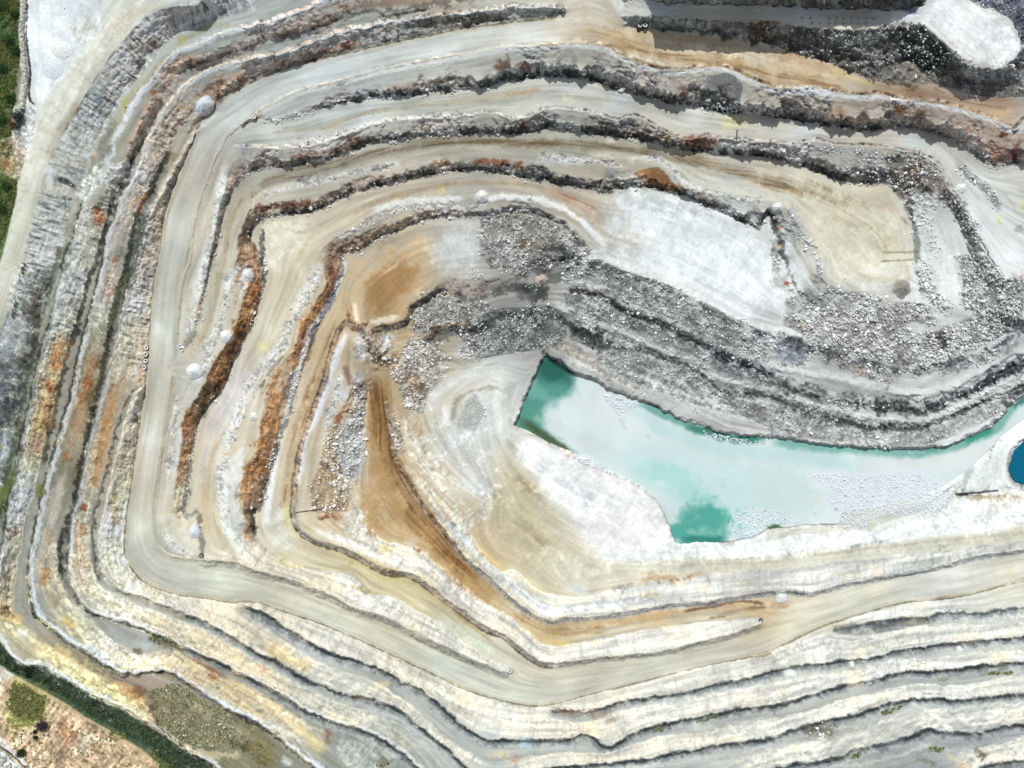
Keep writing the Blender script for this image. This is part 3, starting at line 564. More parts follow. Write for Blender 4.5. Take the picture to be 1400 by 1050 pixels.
stroke("T00 107,-20 112,60 108,150 118,250 124,300 120,400 145,430", 1.8, (24, 26, 24), .9, rag=1)  # shadow in the trench beside the wall, painted near black
stroke("T00 60,470 85,500 65,540 80,580", 6, (44, 54, 50), .8, rag=1.2, rough=1)
zone("T00 90,440 150,440 140,560 110,640 80,600", (196, 203, 204), .8, rough=1)
# --- terrace benches on the left
stroke("T10 200,60 0,150 T00 900,100 780,150 690,230 610,310 540,390 500,480 430,580 400,640", 4, (160, 160, 122), .6, where='flat')
stroke("T00 770,150 720,165", 4, (168, 164, 110), .8)
stroke("T00 515,380 500,470", 3, (170, 172, 60), .6)
stroke("c1", 4, (222, 229, 233), .85, off=-2, rag=1.2)
stroke("t1", 7.5, (150, 149, 139), .9, off=-9, rag=.7, part=(-50, 190, 240, 860), rough=.15)
stroke("t2b", 6.5, (112, 112, 104), .9, off=-6.5, rag=.8, part=(-50, 210, 240, 860), rough=.25)
stroke("t3", 5.5, (150, 148, 136), .9, off=-6, rag=.8, part=(-50, 540, 250, 860), rough=.2)
stroke("t0", 7, (128, 130, 119), .9, off=-9, rag=.8, part=(-90, 150, 160, 760), rough=.2)
stroke("t1", 4, (44, 45, 36), .9, off=-1.5, rag=1, part=(-50, 190, 240, 640), rough=.7)  # toe shade painted as dark strips, partly dark gravel and growth
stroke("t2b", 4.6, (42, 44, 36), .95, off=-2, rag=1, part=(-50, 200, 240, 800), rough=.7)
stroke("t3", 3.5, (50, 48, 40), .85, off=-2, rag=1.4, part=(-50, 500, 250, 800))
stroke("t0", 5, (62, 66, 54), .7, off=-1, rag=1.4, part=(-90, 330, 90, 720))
stroke("c1", 2.2, (50, 56, 46), .9, off=3.8, rag=1, part=(-50, 240, 130, 800))  # crest shade painted as thin dark lines behind the rims
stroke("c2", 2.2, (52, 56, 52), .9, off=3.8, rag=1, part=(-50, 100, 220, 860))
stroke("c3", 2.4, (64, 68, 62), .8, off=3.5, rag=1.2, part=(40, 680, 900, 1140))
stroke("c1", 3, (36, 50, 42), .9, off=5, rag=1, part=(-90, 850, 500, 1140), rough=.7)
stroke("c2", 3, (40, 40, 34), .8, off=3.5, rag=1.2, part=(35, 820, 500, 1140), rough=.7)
stroke("c2", 3.6, (224, 229, 231), .85, off=-2, rag=1.2)
stroke("c3", 3, (224, 227, 226), .75, off=-2, rag=1.3)
stroke("c4", 3, (226, 228, 224), .7, off=-2, rag=1.3, part=(-50, 500, 400, 900))
stroke("T02 130,120 135,300 160,400 260,500 360,560 T12 80,880 200,980 280,1060", 4, (200, 212, 226), .6, rag=1.6)
stroke("T00 630,380 600,450 560,540 530,620", 7, (208, 178, 156), .7, rag=.8)
stroke("T00 850,215 700,280 660,340", 8, (206, 172, 148), .7)
stroke("T00 610,370 640,390", 4, (150, 100, 50), .8)
stroke("T10 0,165 120,130 250,90 330,60", 9, (205, 180, 160), .7, rag=.6)
stroke("T10 300,30 500,15 700,5 900,-20", 9, (130, 104, 84), .7, rag=1.2)
stroke("T10 520,130 600,110 800,90 950,65", 6, (96, 96, 78), .6, rag=1.2)
stroke("T10 0,290 150,250 300,210 420,175", 6, (172, 138, 118), .8, rag=.9)
stroke("T10 340,185 420,175", 5, (120, 70, 56), .7, rag=1)
stroke("T00 1050,300 930,330 860,370 790,420", 8, (178, 142, 112), .7, rag=1)
stroke("T00 740,440 770,440 720,460", 5, (206, 150, 90), .8, rag=1)
stroke("T00 880,340 920,330", 6, (70, 50, 38), .6, rag=1)
stroke("T00 790,470 850,420 870,400", 9, (214, 218, 224), .9)
stroke("T00 680,440 620,560 580,680 560,760", 10, (214, 206, 192), .7, rag=.7)
stroke("T00 690,660 720,620", 7, (120, 104, 88), .6)
stroke("T00 380,900 420,910 400,870 430,930", 7, (178, 96, 46), .85, rag=.8)
stroke("T00 380,890 420,910", 4, (170, 60, 20), .7, rag=1)
stroke("T00 600,800 570,870 590,880", 5, (110, 50, 24), .8, rag=.8)
stroke("T00 610,790 520,850", 4, (176, 120, 66), .8)
stroke("T00 560,760 500,900 450,1050", 7, (210, 200, 190), .6)
stroke("T00 370,660 400,640", 6, (178, 158, 136), .8)
zone("T00 400,660 560,680 620,700 600,760 500,740 420,760 350,820 300,800 360,720", (210, 212, 208), .75, rag=.8, rough=.8)
stroke("T00 620,850 580,950 560,1050 T01 530,100 490,180", 8, (60, 68, 62), .75, rag=.8)
# left side bench soil tones and orange faces
stroke("T01 270,40 250,150 230,260", 12, (206, 210, 208), .7, rag=.8)
stroke("T01 240,300 250,370 230,440 200,520", 12, RUST, .8, rag=.9)
stroke("T01 250,340 235,430 205,520 185,650", 9, (212, 144, 78), .75, rag=1.3)
stroke("T01 375,450 350,560 320,650", 8, (206, 140, 76), .7, rag=1.3)
stroke("T01 470,560 440,700 400,900", 7, (212, 146, 80), .7, rag=1.3)
stroke("T01 190,520 215,560", 5, (120, 52, 20), .7, rag=1)
stroke("T01 210,560 190,640 170,720", 12, (206, 160, 98), .8, rag=.8)
stroke("T01 175,720 150,790 140,830", 11, (196, 150, 120), .7, rag=1)
stroke("T01 120,870 90,1000 T02 60,60", 12, (214, 216, 216), .75, rag=.8)
stroke("T02 70,60 50,200 30,330 15,430", 11, (204, 184, 152), .7, rag=1.2)
stroke("T02 40,60 70,100", 6, (92, 60, 44), .6, rag=1.4)
stroke("T02 20,380 10,430", 5, (150, 90, 48), .8, rag=1)
stroke("T01 470,20 450,120 440,200", 9, (208, 180, 150), .6, rag=1.2)
stroke("T01 460,0 480,30", 6, (180, 120, 96), .7, rag=1)
stroke("T01 440,150 455,170", 4, (170, 96, 70), .7, rag=1)
stroke("T01 380,380 370,480 350,540 330,620", 10, (150, 104, 66), .8, rag=1)
stroke("T01 360,500 350,540", 6, (190, 120, 50), .7, rag=1)
stroke("T01 330,620 310,740 280,820", 10, (176, 132, 94), .7, rag=1.2)
stroke("T01 280,790 270,850", 7, (170, 106, 52), .8, rag=1)
stroke("T01 260,880 230,1000 T02 200,80", 9, (214, 206, 192), .7, rag=.8)
stroke("T02 200,60 190,150 160,200", 8, (206, 176, 140), .6, rag=1.2)
stroke("T02 180,220 190,320", 8, (178, 118, 72), .85, rag=1)
stroke("T02 190,350 260,380", 10, (170, 150, 122), .7, rag=1)
stroke("T02 250,430 320,470", 8, (214, 178, 100), .8, rag=1)
stroke("T01 500,430 480,560 450,680", 9, (176, 138, 104), .7, rag=1.2)
stroke("T01 460,560 440,700 420,800 400,940", 9, (190, 142, 84), .75, rag=1)
stroke("T01 400,900 390,950", 6, (180, 110, 52), .8, rag=1)
stroke("T01 530,560 500,640", 6, (110, 80, 62), .6, rag=1.2)
stroke("T01 360,1020 340,1050", 6, (180, 96, 56), .8, rag=1)
stroke("T02 340,20 330,130 340,180", 8, (180, 122, 80), .8, rag=1.2)
stroke("T02 330,220 350,330", 9, (218, 206, 180), .7)
stroke("T01 480,970 470,1040 T02 470,20", 7, (206, 170, 112), .7, rag=1.2)
stroke("T02 480,10 470,70", 6, (196, 150, 100), .6, rag=1.2)
stroke("T01 540,360 500,400 480,520", 9, (222, 218, 206), .6, rag=.6)
stroke("T01 600,420 560,440 550,520", 5, (196, 196, 188), .9)
stroke("T00 650,1000 T01 600,100 590,250", 8, (214, 216, 210), .5, rag=.8)
stroke("T01 560,640 540,760 520,880", 6, (222, 214, 194), .7)
stroke("T01 560,640 555,690", 3, (40, 44, 40), .6, rag=1)
# green on the lowest benches
for t, w in (("T01 60,850 40,930 10,1000", 4), ("T01 170,930 160,1000", 4), ("T01 30,930 0,1000 T02 0,30", 5), ("T12 0,0 0,0 1,1", .1), ("T22 760,850 840,830", 5), ("T22 570,900 640,880", 4), ("T32 480,810 540,800", 4), ("T32 680,680 750,680", 3), ("T32 860,665 1000,655", 3), ("T32 350,1000 380,990", 4), ("T32 650,965 720,975", 4), ("T02 735,430 800,445", 4), ("T12 540,690 560,720", 2), ("T02 600,520 650,510", 3), ("T32 670,780 720,790", 3)):
    stroke(t, w, (104, 112, 52), .75, rag=1.6)
stroke("T01 520,80 490,180 470,250", 7, (84, 90, 62), .6, rag=1.2)
stroke("T01 440,380 400,520 350,640", 6, (90, 84, 60), .5, rag=1.3)
# --- lower left terraces
stroke("T02 0,450 60,440 90,460", 8, (222, 186, 110), .8, rag=1)
stroke("T02 60,490 120,500", 7, (232, 230, 222), .8)
stroke("T02 110,540 200,570 300,620 400,690 480,740", 13, (222, 194, 134), .7, rag=1.2)
stroke("T02 440,700 560,760 600,820", 9, (212, 160, 92), .75, rag=1)
stroke("T02 540,720 600,750", 6, (110, 78, 52), .8, rag=1.2)
stroke("T02 500,680 640,690 720,720", 9, (160, 140, 128), .8, rag=.7)
zone("T02 600,740 720,700 850,760 1050,880 1050,980 900,960 750,950 640,860", (138, 130, 104), .9, rag=1.4, rough=1, rub=.1, rsz=.6)
stroke("T02 720,960 850,990 1000,1000", 6, (206, 192, 158), .7, rag=1.4)
stroke("T02 880,900 960,950 1040,960", 5, (54, 56, 40), .7, rag=1.5)
stroke("T02 620,780 640,850", 6, (64, 58, 40), .6, rag=1.5)
stroke("T02 700,760 850,830 1000,920", 10, (180, 176, 150), .5, rag=2)
stroke("T02 350,520 480,560 560,600 700,590", 11, (228, 222, 206), .8)
stroke("T02 540,560 590,580", 5, (92, 76, 60), .7, rag=1.2)
stroke("T02 430,470 520,530 560,540", 10, (158, 164, 162), .8, rag=1)
stroke("T02 600,500 700,540 760,580", 7, (96, 98, 74), .7, rag=1.3)
stroke("T02 760,600 850,620 870,680 840,700", 7, (160, 96, 46), .85, rag=1)
stroke("T02 800,590 900,640 1000,690 T12 50,740", 5, (96, 56, 34), .8, rag=1.2)
stroke("T02 760,600 820,650", 7, (224, 196, 140), .7, rag=1)
stroke("T02 900,680 1000,720 T12 60,790 150,860 220,910", 8, (226, 206, 158), .75, rag=1)
stroke("T02 320,60 340,200 320,240", 7, (206, 168, 130), .5, rag=1.3)
stroke("T02 400,350 520,400 700,460 850,520 T12 0,600", 9, (222, 208, 172), .7, rag=1.2)
stroke("T12 20,530 120,590 210,620 250,640", 9, (222, 192, 128), .75, rag=1.2)
stroke("T12 0,630 60,650", 6, (200, 136, 96), .7, rag=1)
stroke("T12 190,640 200,650", 4, (110, 90, 70), .6)
stroke("T12 480,710 560,700", 6, (226, 200, 150), .6, rag=1)
stroke("T12 150,880 230,930 280,1000", 8, (226, 200, 130), .7, rag=1.2)
stroke("T12 290,870 300,960", 4, (120, 84, 66), .7, rag=1.3)
zone("T12 350,900 500,940 600,1030 620,1070 400,1070 330,980", (176, 182, 172), .7, rag=1.2, rough=.9)
stroke("T12 0,920 40,1000 60,1060", 14, (128, 116, 62), .8, rag=1.2, rough=1)
stroke("T12 100,1010 150,1040", 8, (216, 222, 224), .7, rag=1)
stroke("T12 500,1010 540,1040", 7, (110, 104, 66), .7, rag=1.2)
stroke("T12 530,880 640,960", 12, (196, 196, 172), .6, rag=1, rough=1)
stroke("T12 660,910 730,960", 4, (70, 84, 88), .6, rag=1.5)
stroke("T12 940,990 1050,1000", 9, (206, 192, 150), .8, rag=1, rough=.8)
stroke("T12 690,700 760,730 800,800", 9, (206, 212, 200), .6, rag=1)
stroke("T12 0,440 100,490 250,580 400,640", 7, (196, 198, 200), .6, rag=.6)
zone("T12 380,270 420,330 520,340 620,370 560,420 440,390 360,330", (228, 226, 216), .8)
stroke("T12 480,160 540,180", 6, (206, 196, 120), .7, rag=1)
stroke("T12 60,190 150,215 220,225", 6, (222, 206, 150), .7, rag=1)
stroke("T12 740,420 800,460 900,550", 6, (226, 220, 196), .6)
# cool grey soil behind the lower right crests, crest shade painted in darker
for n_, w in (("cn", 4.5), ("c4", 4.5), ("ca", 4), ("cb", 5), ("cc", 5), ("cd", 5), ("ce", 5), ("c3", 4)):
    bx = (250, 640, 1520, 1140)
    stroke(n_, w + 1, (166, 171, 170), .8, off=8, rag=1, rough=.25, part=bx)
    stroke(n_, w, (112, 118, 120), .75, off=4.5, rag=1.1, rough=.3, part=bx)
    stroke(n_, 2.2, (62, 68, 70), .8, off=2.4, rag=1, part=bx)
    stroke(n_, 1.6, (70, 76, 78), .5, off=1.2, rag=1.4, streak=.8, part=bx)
for n_ in ("ta", "tb", "tc", "td", "t3"):
    stroke(n_, 3, (206, 208, 200), .5, off=0, rag=1.5)
stroke("T22 170,820 300,820 400,840 440,810", 7, (182, 168, 150), .8, rag=1)
stroke("T22 170,808 260,815 360,805", 1.6, (84, 66, 52), .9, rag=1)
stroke("T22 230,935 330,925", 6, (170, 168, 160), .8, rag=1.2, rough=1)
stroke("T22 20,950 90,960", 7, (176, 204, 214), .7, rag=1)
stroke("T22 0,1010 30,1030", 6, (190, 140, 96), .6, rag=1)
stroke("T22 700,840 850,900 1050,870", 9, (206, 210, 204), .6, rag=1)
stroke("T22 960,590 1020,590 1060,600", 5, (206, 208, 196), .5, rag=1.2)
zone("T32 410,450 650,432 660,455 560,480 440,500", (112, 120, 122), .9, rag=.6)
stroke("T32 260,480 330,466 370,460", 4, (120, 116, 108), .8, rag=1)
stroke("T32 260,505 420,515 560,490 650,475", 3, (232, 234, 230), .7)
stroke("T32 0,600 120,580 250,560 330,560", 9, (196, 200, 192), .6, rag=1.2, rough=.9)
stroke("T32 330,560 450,550 460,580", 6, (220, 214, 190), .6)
stroke("T32 140,890 250,900 280,930", 8, (170, 164, 140), .8, rag=1.4, rough=1, rub=.8)
stroke("T32 720,990 780,1020 850,1050", 8, (196, 180, 140), .8, rag=1.2)
stroke("T32 840,975 900,1010", 6, (66, 58, 46), .8, rag=1.2)
stroke("T32 600,1010 640,1020 700,1040", 5, (110, 104, 80), .6, rag=1.5)
# cream and ochre bands in the lower faces
cm = FACE * sstep(VG, 690, 800) * sstep(NB + .5 * A3 + .2 * N24, .3, 2.4) * .5
CL[:] = CL * (1 - cm[..., None]) + np.array([226, 213, 180], np.float32) / 255 * cm[..., None]
cm = FACE * sstep(VG, 690, 800) * sstep(-NB + .7 * A3 + .3 * G3, 1.0, 2.4) * .5
CL[:] = CL * (1 - cm[..., None]) + np.array([172, 174, 168], np.float32) / 255 * cm[..., None]
# --- haul road
R = LINES
stroke("T10 0,400 200,330 400,265 700,190 1050,140", 13, (196, 201, 200), .8, rag=.2)
stroke("T00 940,460 850,580 800,750 740,960 T01 690,100 680,400 640,700 590,1000 T02 580,120 640,220 760,265 900,290", 12, (202, 207, 196), .8, rag=.2)
stroke("t4", 3.0, (186, 178, 152), .8, off=-3, rag=.6)
stroke("t4", 1.1, (104, 92, 70), .75, off=-.5, rag=.9)
stroke("t4", 1.2, (150, 138, 112), .6, off=-4.5, rag=.9)
stroke("c5t", 3, (150, 136, 108), .8, off=-3, rag=.6, streak=.9)
stroke("c5t", 1.4, (108, 92, 66), .7, off=-1, rag=.6)
stroke("c5", 2, (150, 142, 120), .7, off=3.5, rag=.6)
stroke("isl2", 2, (156, 140, 112), .8, off=2, rag=.6)
stroke("c5m", 5.5, (140, 134, 122), .55, off=6, rag=.4)  # berm shadow painted as a grey band along the road's inner edge
stroke("c5m", 1.6, (112, 102, 84), .6, off=12, rag=.6)
stroke("c9b", 4, (140, 136, 124), .55, off=4, rag=.4)  # berm shadow band painted on along the next stretch
stroke("T12 300,420 550,560 800,665 1000,720 T22 200,700 500,640 800,560 1050,480 T32 300,360 700,270 1050,210", 3, (190, 188, 164), .35, streak=.8)
stroke("T01 705,420 690,470 700,500", 8, (190, 182, 158), .8)
# brown road at the upper right
stroke("T20 250,150 450,170 650,210 850,230 1050,290 T30 200,300 400,350", 24, (200, 178, 140), .6, rag=.5)
stroke("T20 600,190 750,200 900,225 1050,270", 12, (222, 216, 196), .65, streak=1.0)
stroke("T20 100,110 300,130 500,190 700,240 900,260 1050,320 T30 150,330 350,370", 13, (160, 130, 88), .75, streak=.6)
stroke("T20 480,120 650,150 850,170 1050,210 T30 150,250 350,330", 8, (178, 144, 98), .7, streak=.8)
stroke("T20 430,205 520,250 620,275", 4, (116, 90, 66), .7, streak=1)
stroke("T30 350,330 600,385 850,430 1050,415", 12, (138, 104, 76), .8, rag=.5, streak=1.3)
stroke("T30 700,430 850,455 1000,480", 9, (196, 168, 134), .7)
stroke("T30 250,280 420,350 400,380", 4, (214, 196, 120), .5, streak=1)
stroke("T20 240,0 300,60 330,100", 18, (196, 184, 162), .8, streak=1.2)
stroke("T20 430,0 470,60 460,100", 10, (208, 214, 210), .7)
stroke("T20 370,0 420,60", 8, (176, 168, 148), .6, streak=.7)
stroke("T30 330,340 430,330 400,380", 5, (196, 180, 126), .5, streak=.8)
# --- top right plateau
zone("T30 640,20 800,10 920,50 1000,100 1030,180 1020,230 930,270 860,260 780,220 740,180 690,120 600,85 480,80", (224, 227, 226), .9, rag=1, soft=6)
stroke("T30 860,150 950,180 900,90 980,130", 6, (198, 203, 205), .6, rag=1.5, streak=.8)
stroke("T30 400,50 600,60 720,90", 8, (226, 229, 228), .7, rag=1.2)
stroke("T30 640,60 760,60 800,150", 5, (190, 195, 198), .5, rag=1.5, streak=.9)
stroke("T30 840,160 930,230", 8, (196, 200, 202), .6, streak=.9, rag=1)
stroke("T30 540,40 620,45", 3, (70, 84, 150), .7, rag=1)
zone("T30 830,-80 1100,-80 1100,140 1030,110 950,40 860,15", (84, 92, 112), .85, rag=1, rough=1, rub=.3, rsz=.55)
zone("T30 100,120 300,130 450,120 640,100 740,190 860,290 1060,290 1080,400 900,400 700,350 500,330 300,260 60,190", (100, 103, 100), .75, rag=.8, rough=1, rub=.22, rsz=.65)
stroke("T30 250,150 330,170 420,160 460,185", 7, (176, 182, 182), .85, rag=.8)
zone("T30 500,110 640,110 740,190 780,260 640,290 520,200", (60, 64, 62), .85, rag=1, rub=.35, rsz=.8)
zone("T30 750,230 900,270 1050,290 1060,370 900,330 780,300", (160, 163, 160), .6, rag=1.2, rub=.3, rsz=.7)
stroke("T30 450,290 500,310", 8, (150, 156, 154), .7, rag=1)
stroke("T20 600,100 680,100", 7, (150, 148, 142), .5, rag=1.3)
stroke("T20 950,100 1000,140 1050,130", 10, (98, 76, 62), .6, rag=1.4)
stroke("T20 1000,90 1050,92 T30 60,98", 3, (140, 104, 76), .8, rag=1)
# --- faces above J1 : texture variety
stroke("c5t", 4, (214, 216, 212), .8, off=3.5, rag=.7)
stroke("T20 560,330 650,340 700,380", 14, (158, 146, 138), .6, rag=1.2)
stroke("T20 680,350 720,390", 9, (104, 72, 56), .6, rag=1.3)
zone("T20 800,310 900,295 950,350 930,450 780,450 770,400", (112, 114, 114), .9, rag=.5, rub=.0)
stroke("T20 780,430 860,440 950,440", 9, (96, 100, 100), .9, rag=.7, rub=.9, rsz=1.7)
stroke("T20 730,370 780,350 800,310", 7, (196, 186, 176), .7, rag=1)
stroke("T20 20,260 80,290", 7, (120, 74, 62), .7, rag=1.3)
stroke("T10 990,300 1020,260 1050,250", 8, (96, 66, 58), .8, rag=1.2)
stroke("T10 520,370 650,350 820,320", 3, (150, 104, 72), .6, rag=1.4)
stroke("T20 150,230 300,220 420,270 500,320", 12, (158, 160, 158), .6, rag=.8)
stroke("T30 60,365 200,375 280,420", 8, (206, 216, 224), .8, rag=.7)
stroke("T30 230,470 330,460", 6, (166, 120, 88), .6, rag=1.2)
stroke("T30 510,440 570,460", 6, (178, 112, 60), .9, rag=1)
stroke("T30 590,460 650,470", 5, (178, 122, 78), .8, rag=1)
stroke("T30 400,480 480,430", 8, (206, 196, 182), .7, rag=1.2)
stroke("T30 640,430 800,460 900,490 1010,525", 4, (224, 222, 214), .8, rag=.8)
stroke("T30 700,480 830,510 950,560 1000,570", 12, (182, 158, 144), .7, rag=1.1)
stroke("T30 810,520 850,540", 7, (150, 96, 82), .7, rag=1.4)
stroke("T30 950,560 990,540", 4, (84, 44, 30), .8, rag=1)
stroke("T30 1040,560 1010,640 1040,600", 7, (126, 62, 48), .8, rag=1.2)
stroke("T30 840,620 930,670", 5, (140, 140, 138), .7, rag=1, rub=.5)
# J1 bench
stroke("T10 100,530 300,520 450,460 700,430 1000,400 T20 100,380", 4, (170, 150, 120), .7, streak=.7)
stroke("T10 800,420 900,400 1050,380 T20 130,370", 5, (170, 150, 120), .8, streak=.9)
stroke("T20 200,400 260,405", 7, (214, 208, 180), .8)
stroke("T20 850,500 920,500 990,485", 11, (214, 212, 166), .95, rag=.5)
stroke("T30 500,580 550,575", 5, (206, 192, 176), .8)
stroke("T30 930,900 960,900", 8, (206, 208, 164), .9, rag=.5)
stroke("T30 1030,860 1060,840", 8, (206, 208, 164), .9, rag=.5)
stroke("T20 0,490 120,440 200,440 330,450 420,480", 6, (206, 204, 196), .7, rag=.8)
stroke("T20 460,490 490,495", 8, (208, 214, 216), .8)
stroke("T20 30,510 70,530", 6, (130, 72, 62), .8, rag=1)
stroke("T10 130,640 250,635 370,600 440,560", 5, (150, 112, 98), .7, rag=1.1)
stroke("T10 0,670 80,680", 4, (190, 160, 158), .8, rag=.8)
stroke("T10 380,610 440,570", 6, (96, 70, 56), .7, rag=1.2)
stroke("T20 710,590 780,590 850,570", 8, (136, 88, 62), .75, rag=1.2)
stroke("T20 790,610 840,610", 4, (66, 32, 18), .8, rag=1)
stroke("T30 0,600 60,640 150,650", 8, (178, 176, 172), .6, rag=1.3, rub=.5)
stroke("T30 340,620 400,650 450,640", 7, (140, 104, 76), .6, rag=1.4)
zone("T30 170,600 350,600 520,650 480,740 300,720 150,650", (178, 182, 182), .7, rag=1.2, rub=.55, rsz=.9)
stroke("T30 380,720 470,720", 7, (84, 88, 86), .6, rag=1.3)
# J2
stroke("T10 0,780 150,710 350,670 600,600 800,575 1050,585 T20 300,600 500,615 700,650 900,690 1050,740 T30 150,760 350,830 500,870", 9, (140, 124, 96), .8, streak=1.0)
stroke("T10 500,640 700,595 1000,580 T20 300,590 600,630", 5, (106, 98, 78), .6, streak=.8)
stroke("T20 650,640 900,700 1050,760 T30 200,800 400,850", 6, (150, 120, 84), .8, streak=1)
stroke("T20 300,640 450,640 700,690 900,770 1050,800 T30 100,830", 7, (210, 206, 192), .7, rag=.8)
stroke("T20 380,575 430,580", 4, (210, 210, 204), .8)
zone("T30 90,760 300,800 480,880 600,900 590,1050 T31 620,0 580,90 480,100 260,90 230,30 T30 230,1040 150,930", (208, 204, 180), .8, rag=.5, soft=9)
stroke("T30 250,880 350,920 500,930", 5, (176, 164, 136), .6, streak=.7)
stroke("T30 470,1035 560,1035 620,1030", 1.8, (150, 136, 112), .8)
stroke("T31 460,22 550,18 640,10", 1.5, (132, 120, 98), .9)
stroke("T30 430,980 520,1000", 8, (196, 184, 156), .6, rag=1.3)
stroke("T30 480,830 530,870", 7, (200, 180, 158), .7, rag=1)
stroke("T30 540,890 590,930", 3, (130, 112, 90), .7, streak=1)
stroke("T00 1050,770 960,880 930,1000 T01 880,150 850,280 780,400 720,430", 8, (178, 164, 136), .8, streak=1.1)
stroke("T00 1000,800 950,900 920,1050", 4, (140, 122, 94), .7, streak=.9)
stroke("T01 900,60 880,200 850,300", 4, (150, 138, 112), .7, streak=.9)
stroke("T00 930,650 900,800 870,950 840,1050 T01 800,150 770,300", 7, (216, 218, 214), .7, rag=.8)
stroke("T00 960,620 1040,600", 7, (160, 166, 168), .8, rag=1)
stroke("T00 1000,700 1050,720", 10, (150, 150, 142), .7)
stroke("T01 950,40 930,150 900,260", 6, (216, 214, 204), .8, rag=.7)
stroke("T01 960,30 1000,90 1000,200", 11, (218, 222, 222), .9, rag=.7)
stroke("T10 0,850 60,850 180,840 250,830", 5, (110, 72, 56), .85, rag=1.2)
stroke("T10 120,860 230,860 330,820", 3.5, (72, 78, 70), .7, rag=1.2)
stroke("T10 350,800 450,770 520,750", 5, (110, 84, 62), .8, rag=1.3)
stroke("T10 0,800 150,760 300,740 420,700", 6, (206, 200, 184), .7, rag=1)
stroke("T10 500,690 640,670 780,640", 7, (206, 198, 184), .7, rag=1)
stroke("T10 720,680 760,670 800,650", 8, (180, 132, 96), .85, rag=.7)
stroke("T10 880,665 960,665 1050,670", 4, (140, 84, 52), .8, rag=1.3)
stroke("T10 640,700 680,670", 8, (196, 190, 182), .7)
stroke("T20 0,680 50,690", 6, (110, 66, 36), .85, rag=1)
stroke("T20 80,660 250,665 300,680", 5, (208, 212, 210), .7, rag=1.1)
stroke("T20 380,700 440,720", 10, (140, 144, 144), .7, rag=1)
zone("T20 500,710 560,690 600,680 650,730 700,790 620,780 560,760", (128, 84, 42), .95, rag=.8)
stroke("T20 510,715 560,700", 5, (190, 134, 76), .8, rag=1)
stroke("T20 610,760 650,790", 7, (60, 34, 20), .7, rag=1)
stroke("T20 480,660 560,640 640,670 700,740 800,780", 5, (212, 212, 206), .85, rag=.6)
stroke("T20 680,700 740,760", 3, (150, 150, 146), .7)
# J3
stroke("T10 380,880 600,800 800,750 1000,740 T20 100,760", 6, (166, 152, 130), .7, streak=.8)
stroke("T10 740,780 780,775", 7, (214, 200, 130), .8, rag=.7)
stroke("T10 560,815 600,810", 6, (210, 186, 120), .7, rag=.7)
stroke("T20 100,760 200,810 300,860 360,930 390,960", 9, (176, 142, 112), .85, streak=1.1)
stroke("T20 180,780 300,830 390,900", 4, (130, 84, 56), .7, streak=.9)
stroke("T20 330,960 400,970", 8, (206, 196, 172), .7)
zone("T20 400,800 500,780 700,850 900,900 1050,980 T30 60,1000 T31 90,180 T31 300,250 T21 1000,220 850,180 700,110 500,40 400,0 T20 380,1000", (216, 222, 222), .8, rag=.7, soft=9)
stroke("T20 430,790 600,830 850,850", 12, (186, 194, 196), .6, rag=1.5)
stroke("T20 450,900 480,960 560,1000", 16, (206, 198, 182), .5, rag=1.4)
zone("T10 60,900 200,900 220,960 180,1000 140,1050 T11 60,60 20,40 T10 30,980", (212, 210, 190), .9, soft=8)
stroke("T10 170,910 200,950 110,940", 3, (160, 148, 120), .7, streak=.8)
stroke("T10 300,880 230,960 180,1050 T11 150,100 110,250", 4, (184, 172, 142), .7, streak=.8)
stroke("T11 190,0 180,100 130,220 60,340 0,450", 8, (206, 206, 184), .7)
stroke("T11 0,380 40,370 60,350", 9, (214, 204, 150), .8, rag=.7)
stroke("T01 1040,450 950,560 900,650 850,800 830,950", 8, (206, 198, 202), .6, rag=.6)
stroke("T01 900,750 860,850 840,1050 T02 850,100", 7, (184, 160, 122), .7, streak=1.0)
stroke("T02 880,50 920,150 970,220", 4, (178, 156, 120), .7, streak=1)
stroke("T01 950,650 900,900 880,1020", 3, (160, 140, 110), .6, streak=.6)
# orange face between J2 and J3
for t in ("T01 1040,100 1010,200 985,290 960,370", "T01 960,360 920,420 880,480 870,530", "T01 800,640 770,700 765,760", "T01 770,760 745,860 730,960"):
    stroke(t, 9 if '1040' in t or '960,360' in t else 6, (212, 152, 92), .9, rag=1.1, rough=.8)
stroke("T01 1040,90 1060,130 1020,170", 7, (120, 62, 36), .8, rag=1)
stroke("T01 1000,250 970,340 930,420", 4, (130, 74, 34), .8, rag=1.2)
stroke("T01 860,540 830,600 800,620", 10, (96, 72, 44), .85, rag=1.1, rough=1)
stroke("T01 910,500 880,570", 4, (46, 34, 26), .8, rag=1)
stroke("T01 790,620 760,680 755,760", 4, (130, 64, 30), .7, rag=1.2)
stroke("T01 730,960 715,1050 T02 740,40 780,50", 6, (206, 176, 112), .7, rag=1.2)
stroke("T01 740,700 720,850 680,1000", 6, (206, 208, 208), .7, rag=.8)
stroke("T01 720,620 700,740 680,800", 5, (170, 140, 100), .5, rag=1, streak=1)
stroke("T01 800,440 800,480 830,520", 11, (214, 218, 220), .9, rag=.6)
stroke("T02 670,80 760,160 820,180", 7, (214, 212, 204), .8, rag=.7)
zone("T02 650,20 760,0 830,50 830,130 770,180 700,150", (206, 204, 188), .7, rag=1)
